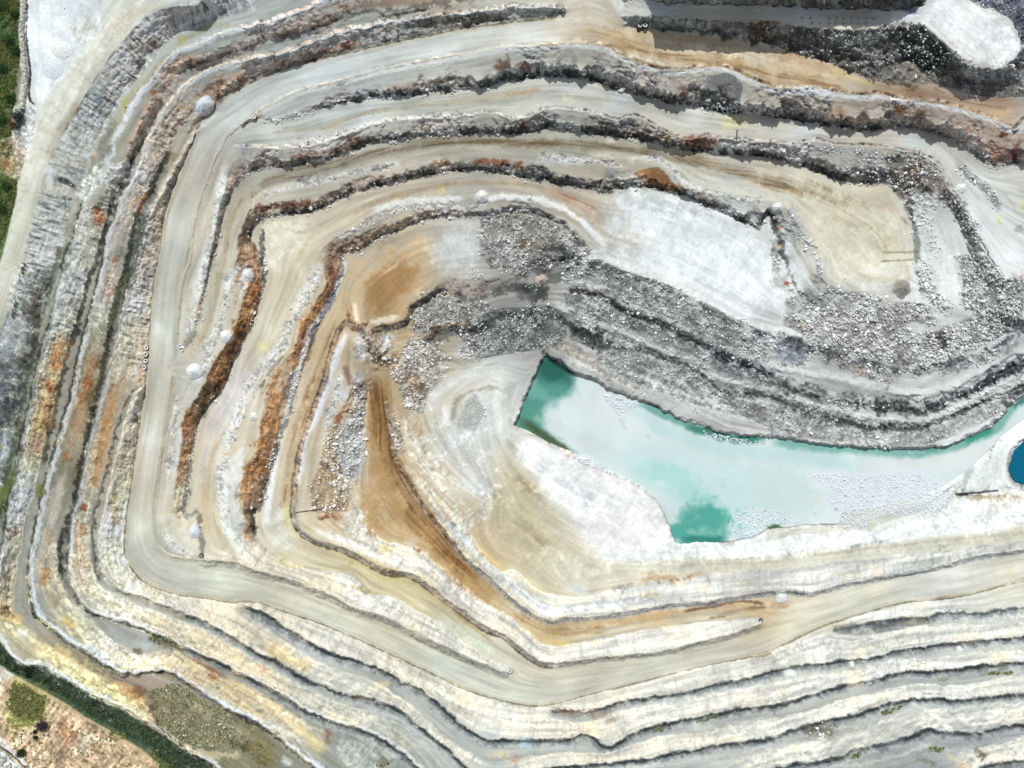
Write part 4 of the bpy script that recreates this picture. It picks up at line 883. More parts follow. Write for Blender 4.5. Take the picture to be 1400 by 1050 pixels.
# rust face between J3 and J4
for t, w in (("T11 310,10 340,60 310,120 285,190", 8), ("T11 290,170 240,240 190,280 175,340", 8), ("T11 175,340 170,400 120,450", 8), ("T11 110,450 90,480 60,550", 8), ("T11 70,520 60,640 30,740", 10), ("T11 60,640 80,560 80,760", 8), ("T11 20,740 10,840 0,900", 9), ("T01 1050,820 1010,920 1000,1040", 9)):
    stroke(t, w, (200, 142, 84), .9, rag=1.1, rough=.8)
stroke("T11 290,20 320,90 300,140", 4, (96, 60, 34), .7, rag=1.2)
stroke("T11 345,30 325,110 300,190 250,280 215,360", 4, (110, 84, 96), .8, rag=1)
stroke("T11 200,290 190,380 160,430", 5, (110, 62, 40), .8, rag=1.1)
stroke("T11 160,460 140,540 110,600", 9, (140, 130, 120), .8, rag=1, rub=.5, rsz=.8)
stroke("T11 60,640 40,760 50,830", 7, (196, 138, 78), .7, rag=1.1)
stroke("T11 90,760 60,860 60,900", 5, (180, 166, 150), .7, rag=1, rub=.5)
stroke("T11 10,800 0,870", 6, (110, 60, 34), .8, rag=1.2)
stroke("T11 30,900 20,1000", 6, (120, 100, 74), .8, rag=1.2, rough=1)
stroke("T01 1020,1000 1000,1050 T02 1010,30 1040,60", 8, (130, 112, 90), .9, rag=1, rough=1)
stroke("T02 1020,50 1050,80", 5, (60, 34, 14), .8, rag=1)
stroke("T02 1000,60 1020,120", 6, (214, 160, 90), .8, rag=1)
stroke("T01 1000,520 960,620 920,760 880,900", 9, (204, 204, 196), .8, rag=.7)
stroke("T11 250,20 240,80 180,180 150,250", 9, (218, 214, 206), .9, rag=.8)
stroke("T11 140,310 110,370 20,460", 7, (222, 222, 214), .9, rag=.9)
stroke("T11 120,405 70,455 10,550", 3, (80, 76, 62), .7, rag=1.6)
zone("T01 890,880 1000,780 980,1050 T02 1000,20 1000,160 950,120 900,40", (204, 208, 202), .85)
stroke("T02 900,20 980,150 1050,190", 6, (222, 224, 216), .8)
# J4
stroke("T11 520,20 450,130 360,300 260,520 180,700 130,1050", 15, (196, 176, 146), .65, rag=.3)
stroke("T11 400,170 330,330 270,500 220,620 180,800 140,950 110,1050", 9, (160, 124, 74), .85, streak=1.0)
stroke("T11 300,430 250,560 190,720", 6, (140, 100, 54), .8, streak=1.2)
stroke("T11 370,10 345,90 300,200 220,320 150,560 110,700 60,950 T12 40,60", 5, (222, 228, 232), .95, rag=.5)
stroke("T11 380,300 330,400 300,500 240,680 200,760 170,950", 6, (222, 227, 231), .95, rag=.6)
zone("T12 20,0 150,0 160,80 200,160 120,160 60,100", (206, 210, 200), .7, soft=8)
stroke("T11 130,1000 T12 140,60 200,120", 4, (206, 204, 110), .5, rag=1)
stroke("T12 100,10 170,110 300,160 420,200 560,260 700,320 850,430 980,530", 8, (186, 170, 128), .8, streak=1.1)
stroke("T12 380,180 520,250 680,300", 9, (196, 184, 128), .6, rag=.8)
stroke("T12 400,280 400,310 480,330", 3, (176, 158, 104), .7, rag=1)
stroke("T12 450,200 600,260 740,330", 4, (150, 128, 88), .6, streak=.7)
stroke("c9", 4.5, (132, 122, 112), .65, off=4.5, rag=.5)  # painted berm shadow beside the J4 edge
stroke("c9", 1.3, (84, 70, 56), .8, off=8, rag=1)
stroke("T12 730,430 900,530 1000,590", 7, (198, 204, 184), .8)
# white strips
stroke("T12 220,70 350,115 480,165 600,200 700,220 780,290 880,360 1000,430", 8, (230, 229, 222), .8, rag=.5)
stroke("T12 500,140 560,160", 5, (206, 196, 120), .7, rag=1)
stroke("T12 600,120 660,140", 7, (200, 190, 184), .7, rag=1)
stroke("T12 640,150 680,165", 3, (150, 98, 60), .8, rag=1)
stroke("T12 850,310 900,340", 6, (204, 194, 176), .8, rag=1)
# yard north of J4 (brown fan)
zone("T11 400,150 480,40 560,-20 T10 650,1000 750,950 T11 720,60 700,130 620,230 520,240 430,220", (188, 160, 118), .75, rag=.8, soft=9)
zone("T11 410,160 520,50 600,20 700,50 640,110 560,200 600,250 480,250", (158, 116, 66), .9, rag=.9, soft=8)
stroke("T11 430,160 500,90 590,30", 3, (206, 192, 160), .8, streak=1)
stroke("T11 520,60 460,130 430,160", 6, (150, 108, 58), .7, streak=1)
stroke("T10 560,1000 680,950 800,960", 8, (160, 148, 122), .7, streak=.9)
stroke("T10 480,1040 540,990 640,960", 6, (150, 136, 108), .7, streak=.9)
stroke("T10 680,1010 720,1040 700,1050", 7, (214, 206, 170), .6, rag=1)
zone("T10 760,950 900,930 910,1050 T11 900,60 750,90 720,30", (200, 204, 204), .7, rag=.7, soft=8)
stroke("T11 640,150 700,170 640,200", 11, (196, 186, 168), .8, rag=1, rough=1)
stroke("T11 450,275 520,265 600,245", 5, (230, 222, 200), .9, rag=.7)
stroke("T11 400,180 415,260 425,290", 4, (224, 212, 188), .9, rag=.7)
stroke("T11 375,220 385,280 430,310 480,330", 3, (110, 76, 50), .8, rag=1)
stroke("T11 400,300 450,350 450,440", 13, (200, 200, 194), .8, rag=.8)
stroke("T11 520,310 540,370 500,400", 10, (196, 210, 216), .9, rag=.9)
stroke("T11 510,420 560,430 600,420", 5, (96, 66, 44), .8, rag=1.3)
stroke("T11 460,330 465,400 440,450", 3, (130, 96, 78), .7, rag=1)
stroke("T11 370,440 380,500 400,540", 5, (120, 86, 66), .7, rag=1.2)
stroke("T11 380,580 360,640 310,690", 6, (150, 88, 48), .9, rag=1)
stroke("T11 340,460 340,540 320,620", 6, (212, 208, 198), .8, rag=1)
zone("T11 300,700 340,680 330,760 340,830 380,960 380,1050 230,1050 220,950 260,850", (172, 146, 108), .8, rag=1, rough=1, rub=.5)
stroke("T11 260,860 320,850 340,880", 7, (110, 92, 70), .7, rag=1.2)
zone("T11 350,700 440,600 450,800 420,920 360,900 330,800", (200, 203, 203), .9, rag=.8, rub=.8, rsz=.8)
stroke("T11 410,450 420,560 400,620", 7, (206, 210, 214), .7, rag=1, rub=.6, rsz=.8)
stroke("T12 240,20 320,20 340,40", 6, (130, 90, 56), .9, rag=1.2, rough=1)
zone("T12 350,0 460,0 500,110 400,110 340,60", (206, 204, 198), .7, rag=1)
# J5
stroke("T11 500,440 510,600 500,760 520,900 600,1050 T12 700,60 820,230 950,330 1050,400", 17, (170, 134, 82), .8, rag=.5)
stroke("T11 500,470 500,650 490,800", 11, (150, 112, 60), .8, streak=1.2)
stroke("T11 500,560 520,760 580,880 640,980 T12 640,40 720,100 800,200 900,290", 10, (132, 92, 42), .85, streak=1.2)
stroke("T11 460,900 480,1040 T12 480,60 560,80", 14, (180, 140, 86), .8, rag=.8)
stroke("T12 540,20 600,80 650,110", 10, (196, 166, 116), .7, rag=.7)
stroke("T12 700,160 820,290 950,370 1050,420 T22 100,500 160,530", 5, (190, 150, 96), .7, streak=1)
stroke("T22 30,400 130,450 300,455 500,440 700,415 900,385 1050,400", 8, (182, 152, 106), .8, streak=1.3)
stroke("T22 0,410 130,480 250,490 400,475", 6, (150, 112, 64), .7, streak=1)
stroke("T22 700,410 850,380 950,365 1040,380", 3, (96, 70, 50), .8, streak=1)
stroke("T22 800,440 950,400 1050,390", 3, (110, 84, 56), .7, streak=.9)
stroke("T32 0,385 60,380 100,380", 6, (170, 136, 98), .7, streak=1)
stroke("T22 120,520 200,540 250,530", 5, (200, 178, 110), .8, rag=1)
stroke("c10", 4.5, (146, 148, 150), .7, off=4, rag=.7)  # grey band of berm shadow painted along the J5 edge
stroke("T11 470,420 560,440 600,470 560,520", 10, (168, 140, 108), .8, rag=1.3, rough=1, rub=.3)
stroke("T22 600,480 700,460", 4, (220, 208, 176), .6, rag=1)
stroke("T11 480,480 520,640 540,800 600,950 680,1050 T12 740,80 830,200 920,290", 10, (104, 66, 28), .9, streak=1.1)
stroke("T11 540,560 550,760 610,900 690,1030 T12 790,110 870,220", 6, (98, 62, 28), .6, streak=.9)
stroke("T11 470,500 490,620 480,760", 7, (128, 88, 44), .6, streak=.6, rag=1)
stroke("T10 0,770 150,700 350,660 600,592 800,572 1050,582 T20 300,602 500,620 700,660 900,705 1050,750 T30 150,780 350,850", 4.5, (118, 104, 80), .8, streak=.5)
stroke("T10 100,740 350,680 650,600 T20 0,590 400,605 700,670", 2.5, (96, 84, 64), .7, streak=.8)
stroke("T10 420,850 700,770 1000,750 T20 150,775", 4, (150, 134, 110), .7, streak=.7)
stroke("T10 60,545 300,505 500,455 800,425 1050,410 T20 300,400 700,470 1000,510", 3, (150, 146, 130), .6, streak=.8)
stroke("T10 100,400 400,285 700,205 1000,160", 3, (160, 160, 146), .5, streak=.8)
stroke("T01 700,60 690,300 660,500 620,800 580,1040 T02 580,140 660,235 800,290", 3, (170, 166, 146), .5, streak=.8)
stroke("T12 60,300 400,430 800,610 1000,690 T22 200,710 600,610 1000,500", 3, (168, 164, 142), .5, streak=.8)
stroke("T12 160,30 300,120 500,220 700,330 900,480 1000,560", 3, (160, 146, 108), .7, streak=.8)
stroke("T11 330,260 250,460 180,640 130,860 100,1040", 3.5, (130, 96, 54), .75, streak=.8)
stroke("T20 200,160 500,200 800,250 1050,300 T30 300,360", 3.5, (134, 104, 68), .7, streak=.8)
stroke("T30 130,800 300,860 450,960 500,1040", 2.5, (170, 158, 128), .7, streak=.8)
stroke("T22 100,60 220,180 400,240 800,235 T32 300,165", 2.5, (168, 158, 130), .6, streak=.8)
# open joints and run-off cracks in the faces
ck = FACE * sstep(G1 + .4 * N3, 1.5, 2.6) * .34 * np.clip((760 - VG) / 200, .25, 1) + FACE * sstep(A1 * .8 + .5 * N5, 1.7, 2.8) * .28
CL *= (1 - ck)[..., None]
# slope from J5 to the floor
stroke("T11 600,660 640,740 700,830 760,920 830,1010", 12, (224, 219, 200), .85, rag=.6)
stroke("T11 570,640 580,740 600,830", 7, (190, 180, 158), .7, rag=1.3, rough=1, rub=.5)
stroke("T11 650,640 665,700 690,760", 6, (206, 180, 128), .6, rag=1.3)
stroke("T12 780,30 860,120 950,220 1050,300 T22 100,380 200,400 400,380 600,340", 6, (206, 214, 222), .8, rag=.5)
stroke("T12 890,130 950,180 1020,240", 4, (216, 190, 130), .7, rag=1.2)
stroke("T22 60,290 100,320 40,270", 7, (222, 212, 176), .7, rag=1)
stroke("T22 370,330 450,310 520,300", 6, (140, 140, 136), .8, rag=1.3)
stroke("T22 520,280 640,260 700,280 780,240", 5, (176, 146, 112), .8, rag=1.3)
stroke("T22 640,290 700,285", 4, (206, 160, 110), .7, rag=1)
stroke("T22 500,340 620,340", 5, (222, 206, 160), .6, rag=1)
stroke("T22 930,300 960,290", 5, (222, 212, 150), .7, rag=1)
stroke("T22 200,310 330,330", 8, (206, 216, 222), .7, rag=1)
stroke("T32 280,260 400,260", 4, (214, 204, 170), .6, rag=1.3)
stroke("T32 690,150 760,160", 6, (196, 196, 186), .7, rag=1.4, rough=1)
# pit floor
stroke("T11 700,700 740,560 850,500 950,450 1050,440 T21 60,430", 13, (206, 209, 203), .8, rag=.5)
stroke("T11 800,700 820,600 880,560 960,540 1020,560", 4, (150, 148, 136), .8, rag=.8)
stroke("T11 960,510 1000,520", 3, (184, 160, 130), .7, rag=1)
zone("T11 850,620 950,560 1030,570 1030,700 1000,800 930,780", (206, 212, 208), .7, soft=8)
zone("T11 820,700 860,600 900,570 940,640 900,720", (166, 170, 166), .8, rag=1.2, rub=.35, rsz=.6)
zone("T11 700,680 800,680 840,760 960,850 1000,950 880,950 780,850", (206, 211, 210), .7, rag=1, rough=.4, soft=9)
zone("T11 860,880 1000,900 980,1030 880,1050 T12 880,20 970,60", (178, 184, 188), .7, rag=1.2, rough=.6, soft=8)
stroke("T11 1010,660 1000,720 1040,760", 5, (232, 234, 230), .8, rag=.8)
stroke("T11 760,610 780,650 770,700", 6, (224, 226, 222), .8, rag=.8)
zone("T11 1000,850 1050,830 T21 60,840 120,900 180,1050 T22 250,130 340,190 200,330 80,290 0,200 T12 950,60 980,0", (184, 174, 144), .85, rag=.9, soft=9)
stroke("T21 0,900 60,940 120,1010", 7, (150, 132, 104), .6, rag=1.2)
stroke("T22 30,30 100,100 150,150", 6, (146, 130, 100), .7, streak=1.1)
stroke("T22 100,20 180,120", 5, (200, 194, 168), .7, streak=.9)
zone("T22 80,140 250,160 400,210 1050,190 1050,245 700,250 400,300 200,320 100,270", (204, 203, 184), .8, rag=.4, soft=9)
stroke("T32 0,190 200,160 450,130 700,120 1050,100", 6, (212, 212, 196), .7)
stroke("T32 960,90 1050,80", 5, (196, 180, 140), .6, rag=1.2)
zone("T21 20,720 120,780 260,830 380,900 520,960 590,1010 610,1050 T22 640,60 670,130 750,150 600,180 400,200 300,130 230,0 T21 200,1050 60,870 0,830", (228, 229, 227), .95, rag=.4, soft=8)
stroke("T21 100,850 200,930 320,1000", 4, (196, 203, 210), .6, rag=1.2)
stroke("T21 320,960 330,1040", 5, (182, 190, 196), .6, rag=1.4)
stroke("T22 340,180 500,190 700,170 1050,150 T32 200,130", 4, (208, 216, 220), .7)
stroke("T21 200,795 260,830", 4, (206, 170, 120), .8, rag=1.2)
stroke("T21 30,700 100,740", 3, (222, 218, 190), .7)
stroke("T21 140,410 60,580 10,680", 3.5, (226, 228, 226), .8)
stroke("T22 560,60 600,110 650,130 750,140", 4, (226, 224, 214), .6)
zone("T31 780,850 930,720 1050,650 1100,640 1100,760 1000,770 960,900 930,965 780,975 740,930", (214, 220, 218), .9, rag=.3, soft=7)
stroke("T31 980,770 940,850 930,960", 3, (190, 194, 192), .7, streak=1.2)
stroke("T31 770,880 790,870", 5, (172, 178, 176), .7, rag=1.2)
stroke("T31 780,940 800,950 840,850", 3, (160, 164, 164), .6, rag=1.3)
stroke("T31 780,975 860,970 940,962", 1.8, (76, 88, 104), .9)  # shadowed edge of the silt bank, painted as a thin dark line
stroke("T31 820,990 920,990 1050,985", 4, (150, 124, 98), .8, rag=1.4)
stroke("T31 950,960 1050,965", 3, (206, 208, 196), .8)
stroke("T31 800,1020 1050,1010 T32 1000,10", 7, (222, 210, 184), .7, rag=1)
# floor road towards the right, and the smooth white ground above it
zone("T22 600,195 1050,185 T32 300,150 700,100 1050,70 1300,50 T32 1300,100 1050,118 800,146 600,170 400,192 200,215 0,235 T22 700,255 600,245", (182, 180, 165), .95, rag=.4, soft=5, rough=.05)
zone("T22 600,130 900,130 T32 0,95 200,80 440,70 600,10 T31 800,1000 1050,1000 1250,990 T32 1250,40 1050,65 700,95 300,145 0,185 T22 600,190", (212, 216, 214), .9, rag=.8, soft=5, rough=.25)
stroke("T22 700,215 1050,205 T32 300,165 700,118 1050,85", 2.2, (150, 144, 122), .6, streak=.9)
stroke("T32 300,150 420,125 500,128 600,110", 1.8, (160, 168, 172), .6, rag=1, streak=.6)
stroke("T32 0,165 100,150 250,135", 2, (190, 198, 200), .6)
zone("T22 40,260 150,345 350,345 700,280 1050,245 T32 400,200 1050,130 T32 1050,150 700,215 350,275 180,320 0,320 T22 800,355 400,400 180,430 80,400 0,330", None, rough=.3)
# shade painted dark at the foot of the upper faces, pale rim above
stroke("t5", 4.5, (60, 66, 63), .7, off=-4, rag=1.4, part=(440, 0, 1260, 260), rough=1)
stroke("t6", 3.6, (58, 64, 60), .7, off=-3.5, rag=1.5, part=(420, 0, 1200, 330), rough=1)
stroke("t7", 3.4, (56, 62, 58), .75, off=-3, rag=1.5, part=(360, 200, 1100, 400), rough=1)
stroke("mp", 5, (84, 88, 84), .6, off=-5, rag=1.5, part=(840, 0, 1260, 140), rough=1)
stroke("c5t", 3.2, (226, 229, 227), .9, off=3.5, rag=.8, part=(430, 0, 1400, 260))
stroke("t2", 3, (92, 92, 80), .6, off=3, rag=1.5)
stroke("t1", 3, (84, 88, 82), .6, off=3, rag=1.5, part=(250, -90, 780, 140))
for bx in ((505, 230, 640, 320), (640, 230, 830, 320)):
    stroke("c8", 5, (226, 229, 226), .9, off=-4.5, rag=.9, part=bx)
stroke("T20 280,900 340,960 370,1020 T21 200,10 380,10 500,60 700,140 850,215 1000,290", 5, (224, 227, 224), .85, rag=1)
stroke("T21 420,20 700,110 1000,260", 9, (222, 226, 224), .6, rag=1.2)
stroke("T31 0,300 100,320 250,330 200,260", 8, (214, 218, 216), .6, rag=1.4)
stroke("T21 560,320 700,380 850,460", 7, (190, 194, 192), .5, rag=1.4)
# white dust and near-black patches on the lower part of the far left slope
zone("T01 60,30 210,60 160,330 110,520 60,760 20,930 -60,1000 -100,700 0,330", None, rough=1)
stroke("T01 190,60 170,200 140,330 110,480", 9, (66, 66, 60), .75, rag=1.5)
stroke("T01 90,60 60,200 20,330 -10,450", 8, (214, 222, 224), .8, rag=1.3)
stroke("T01 110,250 80,330 60,420", 9, (206, 214, 216), .7, rag=1.5)
stroke("T01 90,500 60,600 20,700 0,800", 13, (62, 70, 68), .75, rag=1.5)
stroke("T01 30,420 10,560 -20,700", 9, (98, 108, 110), .7, rag=1.4)
stroke("T01 20,700 20,800 -10,860", 8, (190, 202, 204), .8, rag=1.3)
# --- rubble country
zone("T10 920,900 1050,880 T20 100,890 200,930 270,1000 280,1050 T21 60,50 0,70 T11 960,50 T10 920,1050", (150, 152, 148), .9, rag=.8, rub=.8, rsz=.7, rough=1)
stroke("T20 0,990 60,1000 100,960", 9, (150, 126, 92), .6, rag=1.5)
stroke("T20 120,1020 200,1040 T21 180,40", 10, (96, 98, 92), .6, rag=1.3)
zone("T11 650,230 740,150 850,190 960,200 1000,260 940,240 880,290 760,290 720,330 640,310", (146, 148, 146), .9, rag=.6, rub=.75, rsz=.7, rough=1)
stroke("T11 770,110 860,140 960,140", 8, (182, 160, 146), .7, rag=1, rough=1)
stroke("T21 100,110 130,90 170,80", 9, (206, 190, 180), .8, rag=.8, rough=1)
stroke("T11 700,330 760,290 880,280", 5, (176, 130, 96), .7, rag=1.1)
zone("T11 760,290 900,290 950,230 T21 150,200 220,250 230,330 120,380 0,400 T11 900,420 850,340", (120, 124, 124), .9, rag=.7, rub=.75, rsz=.7, rough=1)
zone("T21 230,290 300,290 380,330 420,390 350,390 260,350", (46, 52, 46), .9, rag=.8, rub=.1, rough=1)
stroke("T11 820,380 880,400 870,410", 9, (216, 216, 214), .9, rag=.7, rub=.6, rsz=.7)
zone("T11 620,350 760,330 800,420 780,500 700,560 680,650 600,600 560,480 600,420", (190, 186, 174), .8, rag=1, rub=.8, rsz=.9, rough=1)
stroke("T11 620,470 650,520 620,580", 9, (170, 128, 92), .7, rag=1.1)
stroke("T11 700,500 680,600", 6, (110, 110, 96), .6, rag=1.3)
stroke("T21 110,370 200,370 300,420 400,440", 9, (178, 166, 148), .8, rag=1.1, rough=1)
stroke("T21 180,410 350,470 500,540 560,580", 8, (184, 184, 176), .7, rag=.8, rough=.8)
zone("T21 220,40 350,10 480,70 600,100 700,150 850,220 1050,320 1050,440 900,410 750,330 560,250 460,200 300,130 210,110", (140, 143, 142), .85, rag=.7, rub=.65, rsz=.7, rough=1)
zone("T21 210,150 330,160 460,230 650,300 850,410 1050,470 1050,550 850,490 650,400 450,305 230,225", (134, 137, 136), .85, rag=.7, rub=.6, rsz=.75, rough=1)
zone("T21 250,260 450,320 650,410 850,510 1050,560 1050,700 900,650 700,600 500,520 350,420 400,380", (150, 152, 150), .8, rag=.7, rub=.4, rsz=.7, rough=1)
zone("T21 560,480 700,520 900,620 900,690 700,650 520,560", (186, 188, 184), .7, rag=1, rub=.15)
stroke("T21 850,430 930,440 960,480", 10, (160, 168, 184), .7, rag=1.2)
stroke("T21 1000,330 1050,350", 8, (120, 130, 160), .5, rag=1.3)
stroke("T21 290,125 400,150", 4, (160, 120, 104), .6, rag=1.3)
stroke("T21 1000,440 1050,480 T31 50,510 200,560 400,610 600,620", 8, (70, 74, 74), .7, rag=1.2, rough=1)  # ledge shade painted as dark bands over the rubble
stroke("T31 620,630 760,590 900,520 1050,440", 8, (78, 82, 86), .75, rag=.8, rough=1)
stroke("T21 860,570 950,580 1050,610 T31 100,640 300,690 500,705", 3.5, (36, 42, 40), .8, rag=1.4, rough=1)
stroke("T31 0,330 150,370 400,430 550,460 700,460 900,410 1050,320", 9, (140, 144, 150), .7, rag=1, rough=1, rub=.35)
stroke("T31 0,360 100,400 180,430", 14, (122, 130, 148), .7, rag=1.2, rough=1, rub=.3)
stroke("T31 200,400 350,440 550,520", 12, (150, 146, 142), .7, rag=1.2, rub=.7, rsz=.9, rough=1)
stroke("T31 350,455 420,480", 8, (168, 146, 134), .6, rag=1.3)
stroke("T31 500,430 600,450 640,470", 6, (150, 146, 130), .8, rag=1, rough=1)
zone("T31 0,570 150,600 400,660 600,680 750,640 1050,480 1050,560 950,650 800,720 650,780 450,780 200,760 0,730", (168, 170, 168), .75, rag=.9, rub=.35, rsz=.7, rough=1)
stroke("s1t", 7, (46, 50, 51), .8, off=-6, rag=1.4, rough=1, rub=.12)  # shade below the ledges, painted dark along crests and toes
stroke("s2t", 4, (46, 50, 50), .75, off=-4, rag=1.6, rough=1, rub=.12)
stroke("c8", 4, (72, 76, 78), .65, off=7, rag=1.6, part=(720, 340, 1420, 520))
stroke("c8", 4, (206, 209, 207), .8, off=-3, rag=1.3, part=(720, 340, 1420, 520))
stroke("s2t", 6, (190, 193, 190), .7, off=5, rag=1.4)
stroke("lob3", 5, (66, 70, 68), .6, off=-4, rag=1.6)  # shade below the lobe ledges, painted in as well
stroke("lob5", 7, (74, 78, 76), .6, off=-3, rag=1.6)
zone("T20 110,1000 200,990 280,1050 T21 220,40 200,110 150,120 60,40", (70, 72, 68), .65, rag=1.4)
stroke("T21 0,140 90,160 160,130", 9, (70, 72, 70), .6, rag=1.4)
stroke("s1", 6, (206, 208, 205), .9, off=-5, rag=1.2)
stroke("s2", 5.5, (200, 202, 198), .9, off=-4, rag=1.2)
stroke("T21 360,10 480,60 600,90 700,140 800,195 900,245 1050,305", 3, (206, 208, 204), .7, rag=1.2)
zone("T30 560,640 700,640 800,800 900,1050 T31 1050,60 1050,250 700,420 500,400 60,290 100,150 400,130 620,130", (196, 198, 195), .55, rag=1.6, soft=6)
zone("T31 60,280 130,150 260,130 400,170 520,190 640,200 700,280 560,270 600,340 760,280 T31 1050,150 1050,290 850,370 700,420 600,450 480,430 300,390 180,350", (176, 177, 173), .6, rag=1.3, rub=.85, rsz=.95, rough=1)
zone("T31 70,170 250,140 400,150 520,190 450,240 300,210 150,230 60,280", (214, 217, 215), .6, rag=1.2, rub=.7, rsz=1.0, rough=.8)
zone("T31 140,150 280,190 300,230 180,240 100,200", (176, 178, 176), .7, rag=1.4)
stroke("T31 160,290 120,290", 5, (186, 140, 104), .7, rag=1)
stroke("T31 680,310 720,350 640,320", 9, (84, 84, 80), .7, rag=1.3)
stroke("T31 600,360 760,340 820,300", 10, (96, 96, 90), .6, rag=1.4, rub=.9, rsz=1.2)
stroke("T31 0,130 60,110 120,170", 9, (182, 184, 182), .7, rag=1.3, rub=.5)
stroke("T31 100,0 120,80 140,150", 12, (218, 222, 222), .8, rag=.7)
stroke("T31 200,0 215,60 220,120", 4, (186, 190, 196), .8, rag=1, rub=.7, rsz=.9)
stroke("T30 80,830 110,900 150,980 200,1050", 7, (196, 200, 200), .8, rag=.8, rub=.7, rsz=1.0)
stroke("T30 60,900 80,1000 90,1050", 9, (214, 218, 218), .8, rag=.8)
stroke("T30 20,880 40,960 30,1050 T31 40,80", 7, (140, 142, 138), .8, rag=1.2, rub=.5, rough=1)
stroke("T30 40,930 60,940", 4, (190, 122, 70), .8, rag=1)
stroke("T30 40,1000 50,1010", 4, (190, 122, 70), .8, rag=1)
stroke("T31 60,115 100,110", 3, (170, 84, 52), .8, rag=1)
zone("T30 580,780 680,780 700,900 690,1050 T31 720,100 680,170 640,100 T30 620,1000", (216, 220, 218), .85, rag=.8, rub=.35)
stroke("T30 700,760 760,830 820,900 870,1010", 11, (92, 94, 88), .8, rag=1.2, rub=.7, rsz=.85, rough=1)
stroke("T30 600,700 650,720 700,740", 10, (130, 128, 120), .7, rag=1.2, rub=.6, rsz=.8, rough=1)
zone("T30 480,640 600,620 700,680 740,780 640,790 560,800 490,720", (134, 126, 116), .8, rag=1, rub=.7, rsz=.8, rough=1)
stroke("T30 580,690 630,700", 8, (150, 112, 84), .6, rag=1.3)
stroke("T31 630,60 640,110 700,190 760,230", 9, (186, 190, 188), .8, rag=.9, rub=.9, rsz=1.6, rough=1)
zone("T31 720,0 760,0 800,180 760,200 700,160", (216, 218, 216), .8, rag=.8)
zone("T31 780,0 900,0 960,90 1050,100 1050,230 900,250 800,200 800,100", (160, 162, 158), .8, rag=1, rub=.85, rsz=.9, rough=1)
stroke("T31 1000,90 1050,70", 8, (130, 96, 86), .6, rag=1.4)
stroke("T30 760,670 830,730 900,780 960,870", 6, (140, 142, 140), .8, rag=1, rub=.5)
stroke("T30 800,770 840,880 900,1020", 12, (214, 220, 220), .8, rag=.5)
stroke("T30 770,760 800,780", 6, (230, 232, 232), .9)
stroke("T30 1010,930 1050,960", 5, (160, 164, 160), .8, rag=1.2, rub=.5)
stroke("T30 960,780 1020,860", 2, (130, 130, 110), .6, streak=1)
stroke("T11 830,390 880,400 900,395", 9, (206, 207, 203), .8, rag=1, rub=1, rsz=.8, rough=1)
stroke("T11 870,70 940,75", 7, (210, 211, 207), .8, rag=1, rub=1, rsz=.7, rough=1)
# foot of the upper faces: shade painted as a dark strip, plus loose talus
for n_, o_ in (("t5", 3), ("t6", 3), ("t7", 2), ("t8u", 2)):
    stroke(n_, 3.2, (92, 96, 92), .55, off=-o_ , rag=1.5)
    stroke(n_, 2.6, None, rub=.55, off=-1, rag=1.6, rsz=.6)
# --- field in the lower left corner
zone("T02 -400,640 0,640 100,690 280,790 400,860 500,930 620,1000 700,1070 900,1230 500,1500 -400,1500", (200, 172, 138), 1, rag=.5, rough=.25)
zone("T02 -100,560 40,600 80,650 60,700 -100,720", (196, 200, 194), .8, rag=.9, soft=8)
stroke("T02 60,700 130,760 150,840 60,850 150,800", 14, (124, 138, 60), .8, rag=1.5)
stroke("T02 130,770 180,780", 7, (96, 124, 40), .8, rag=1.4)
stroke("T02 230,860 290,900 240,940", 17, (176, 122, 84), .8, rag=1.2)
stroke("T02 380,900 340,960 310,1010", 12, (206, 206, 184), .7, rag=1.2)
stroke("T02 640,990 700,1040", 10, (110, 128, 50), .85, rag=1.3)
stroke("T02 470,900 500,930", 8, (130, 130, 66), .7, rag=1.4)
stroke("T02 60,660 200,760 400,870 560,960 700,1060", 3, (186, 176, 120), .6, rag=1.6)
zone("T02 -200,560 0,560 200,690 380,810 500,880 620,950 720,1030 800,1100 700,1070 560,960 400,870 280,790 100,690 0,630 -200,600", (58, 78, 52), .95, rag=.6, rough=.6)
zone("T02 -200,440 0,532 80,632 150,640 255,695 375,765 495,815 600,875 680,925 755,985 880,1060 1100,1230 900,1210 740,1085 630,985 500,905 400,850 280,772 100,675 0,628 -200,580", (44, 64, 48), .95, rag=.5, soft=3, rough=.5)
stroke("T02 300,740 380,790", 3, (130, 140, 130), .5, rag=1.5)
stroke("T02 -60,905 0,945 60,995 110,1045 200,1110", 6, (222, 222, 214), .95, rag=.7)
zone("T02 -400,800 0,975 60,1020 110,1070 -400,1300", (206, 212, 212), 1, rag=.2)
stroke("T02 -60,925 0,962 60,1005 120,1065", 1.5, (40, 44, 56), .9, rag=.3)
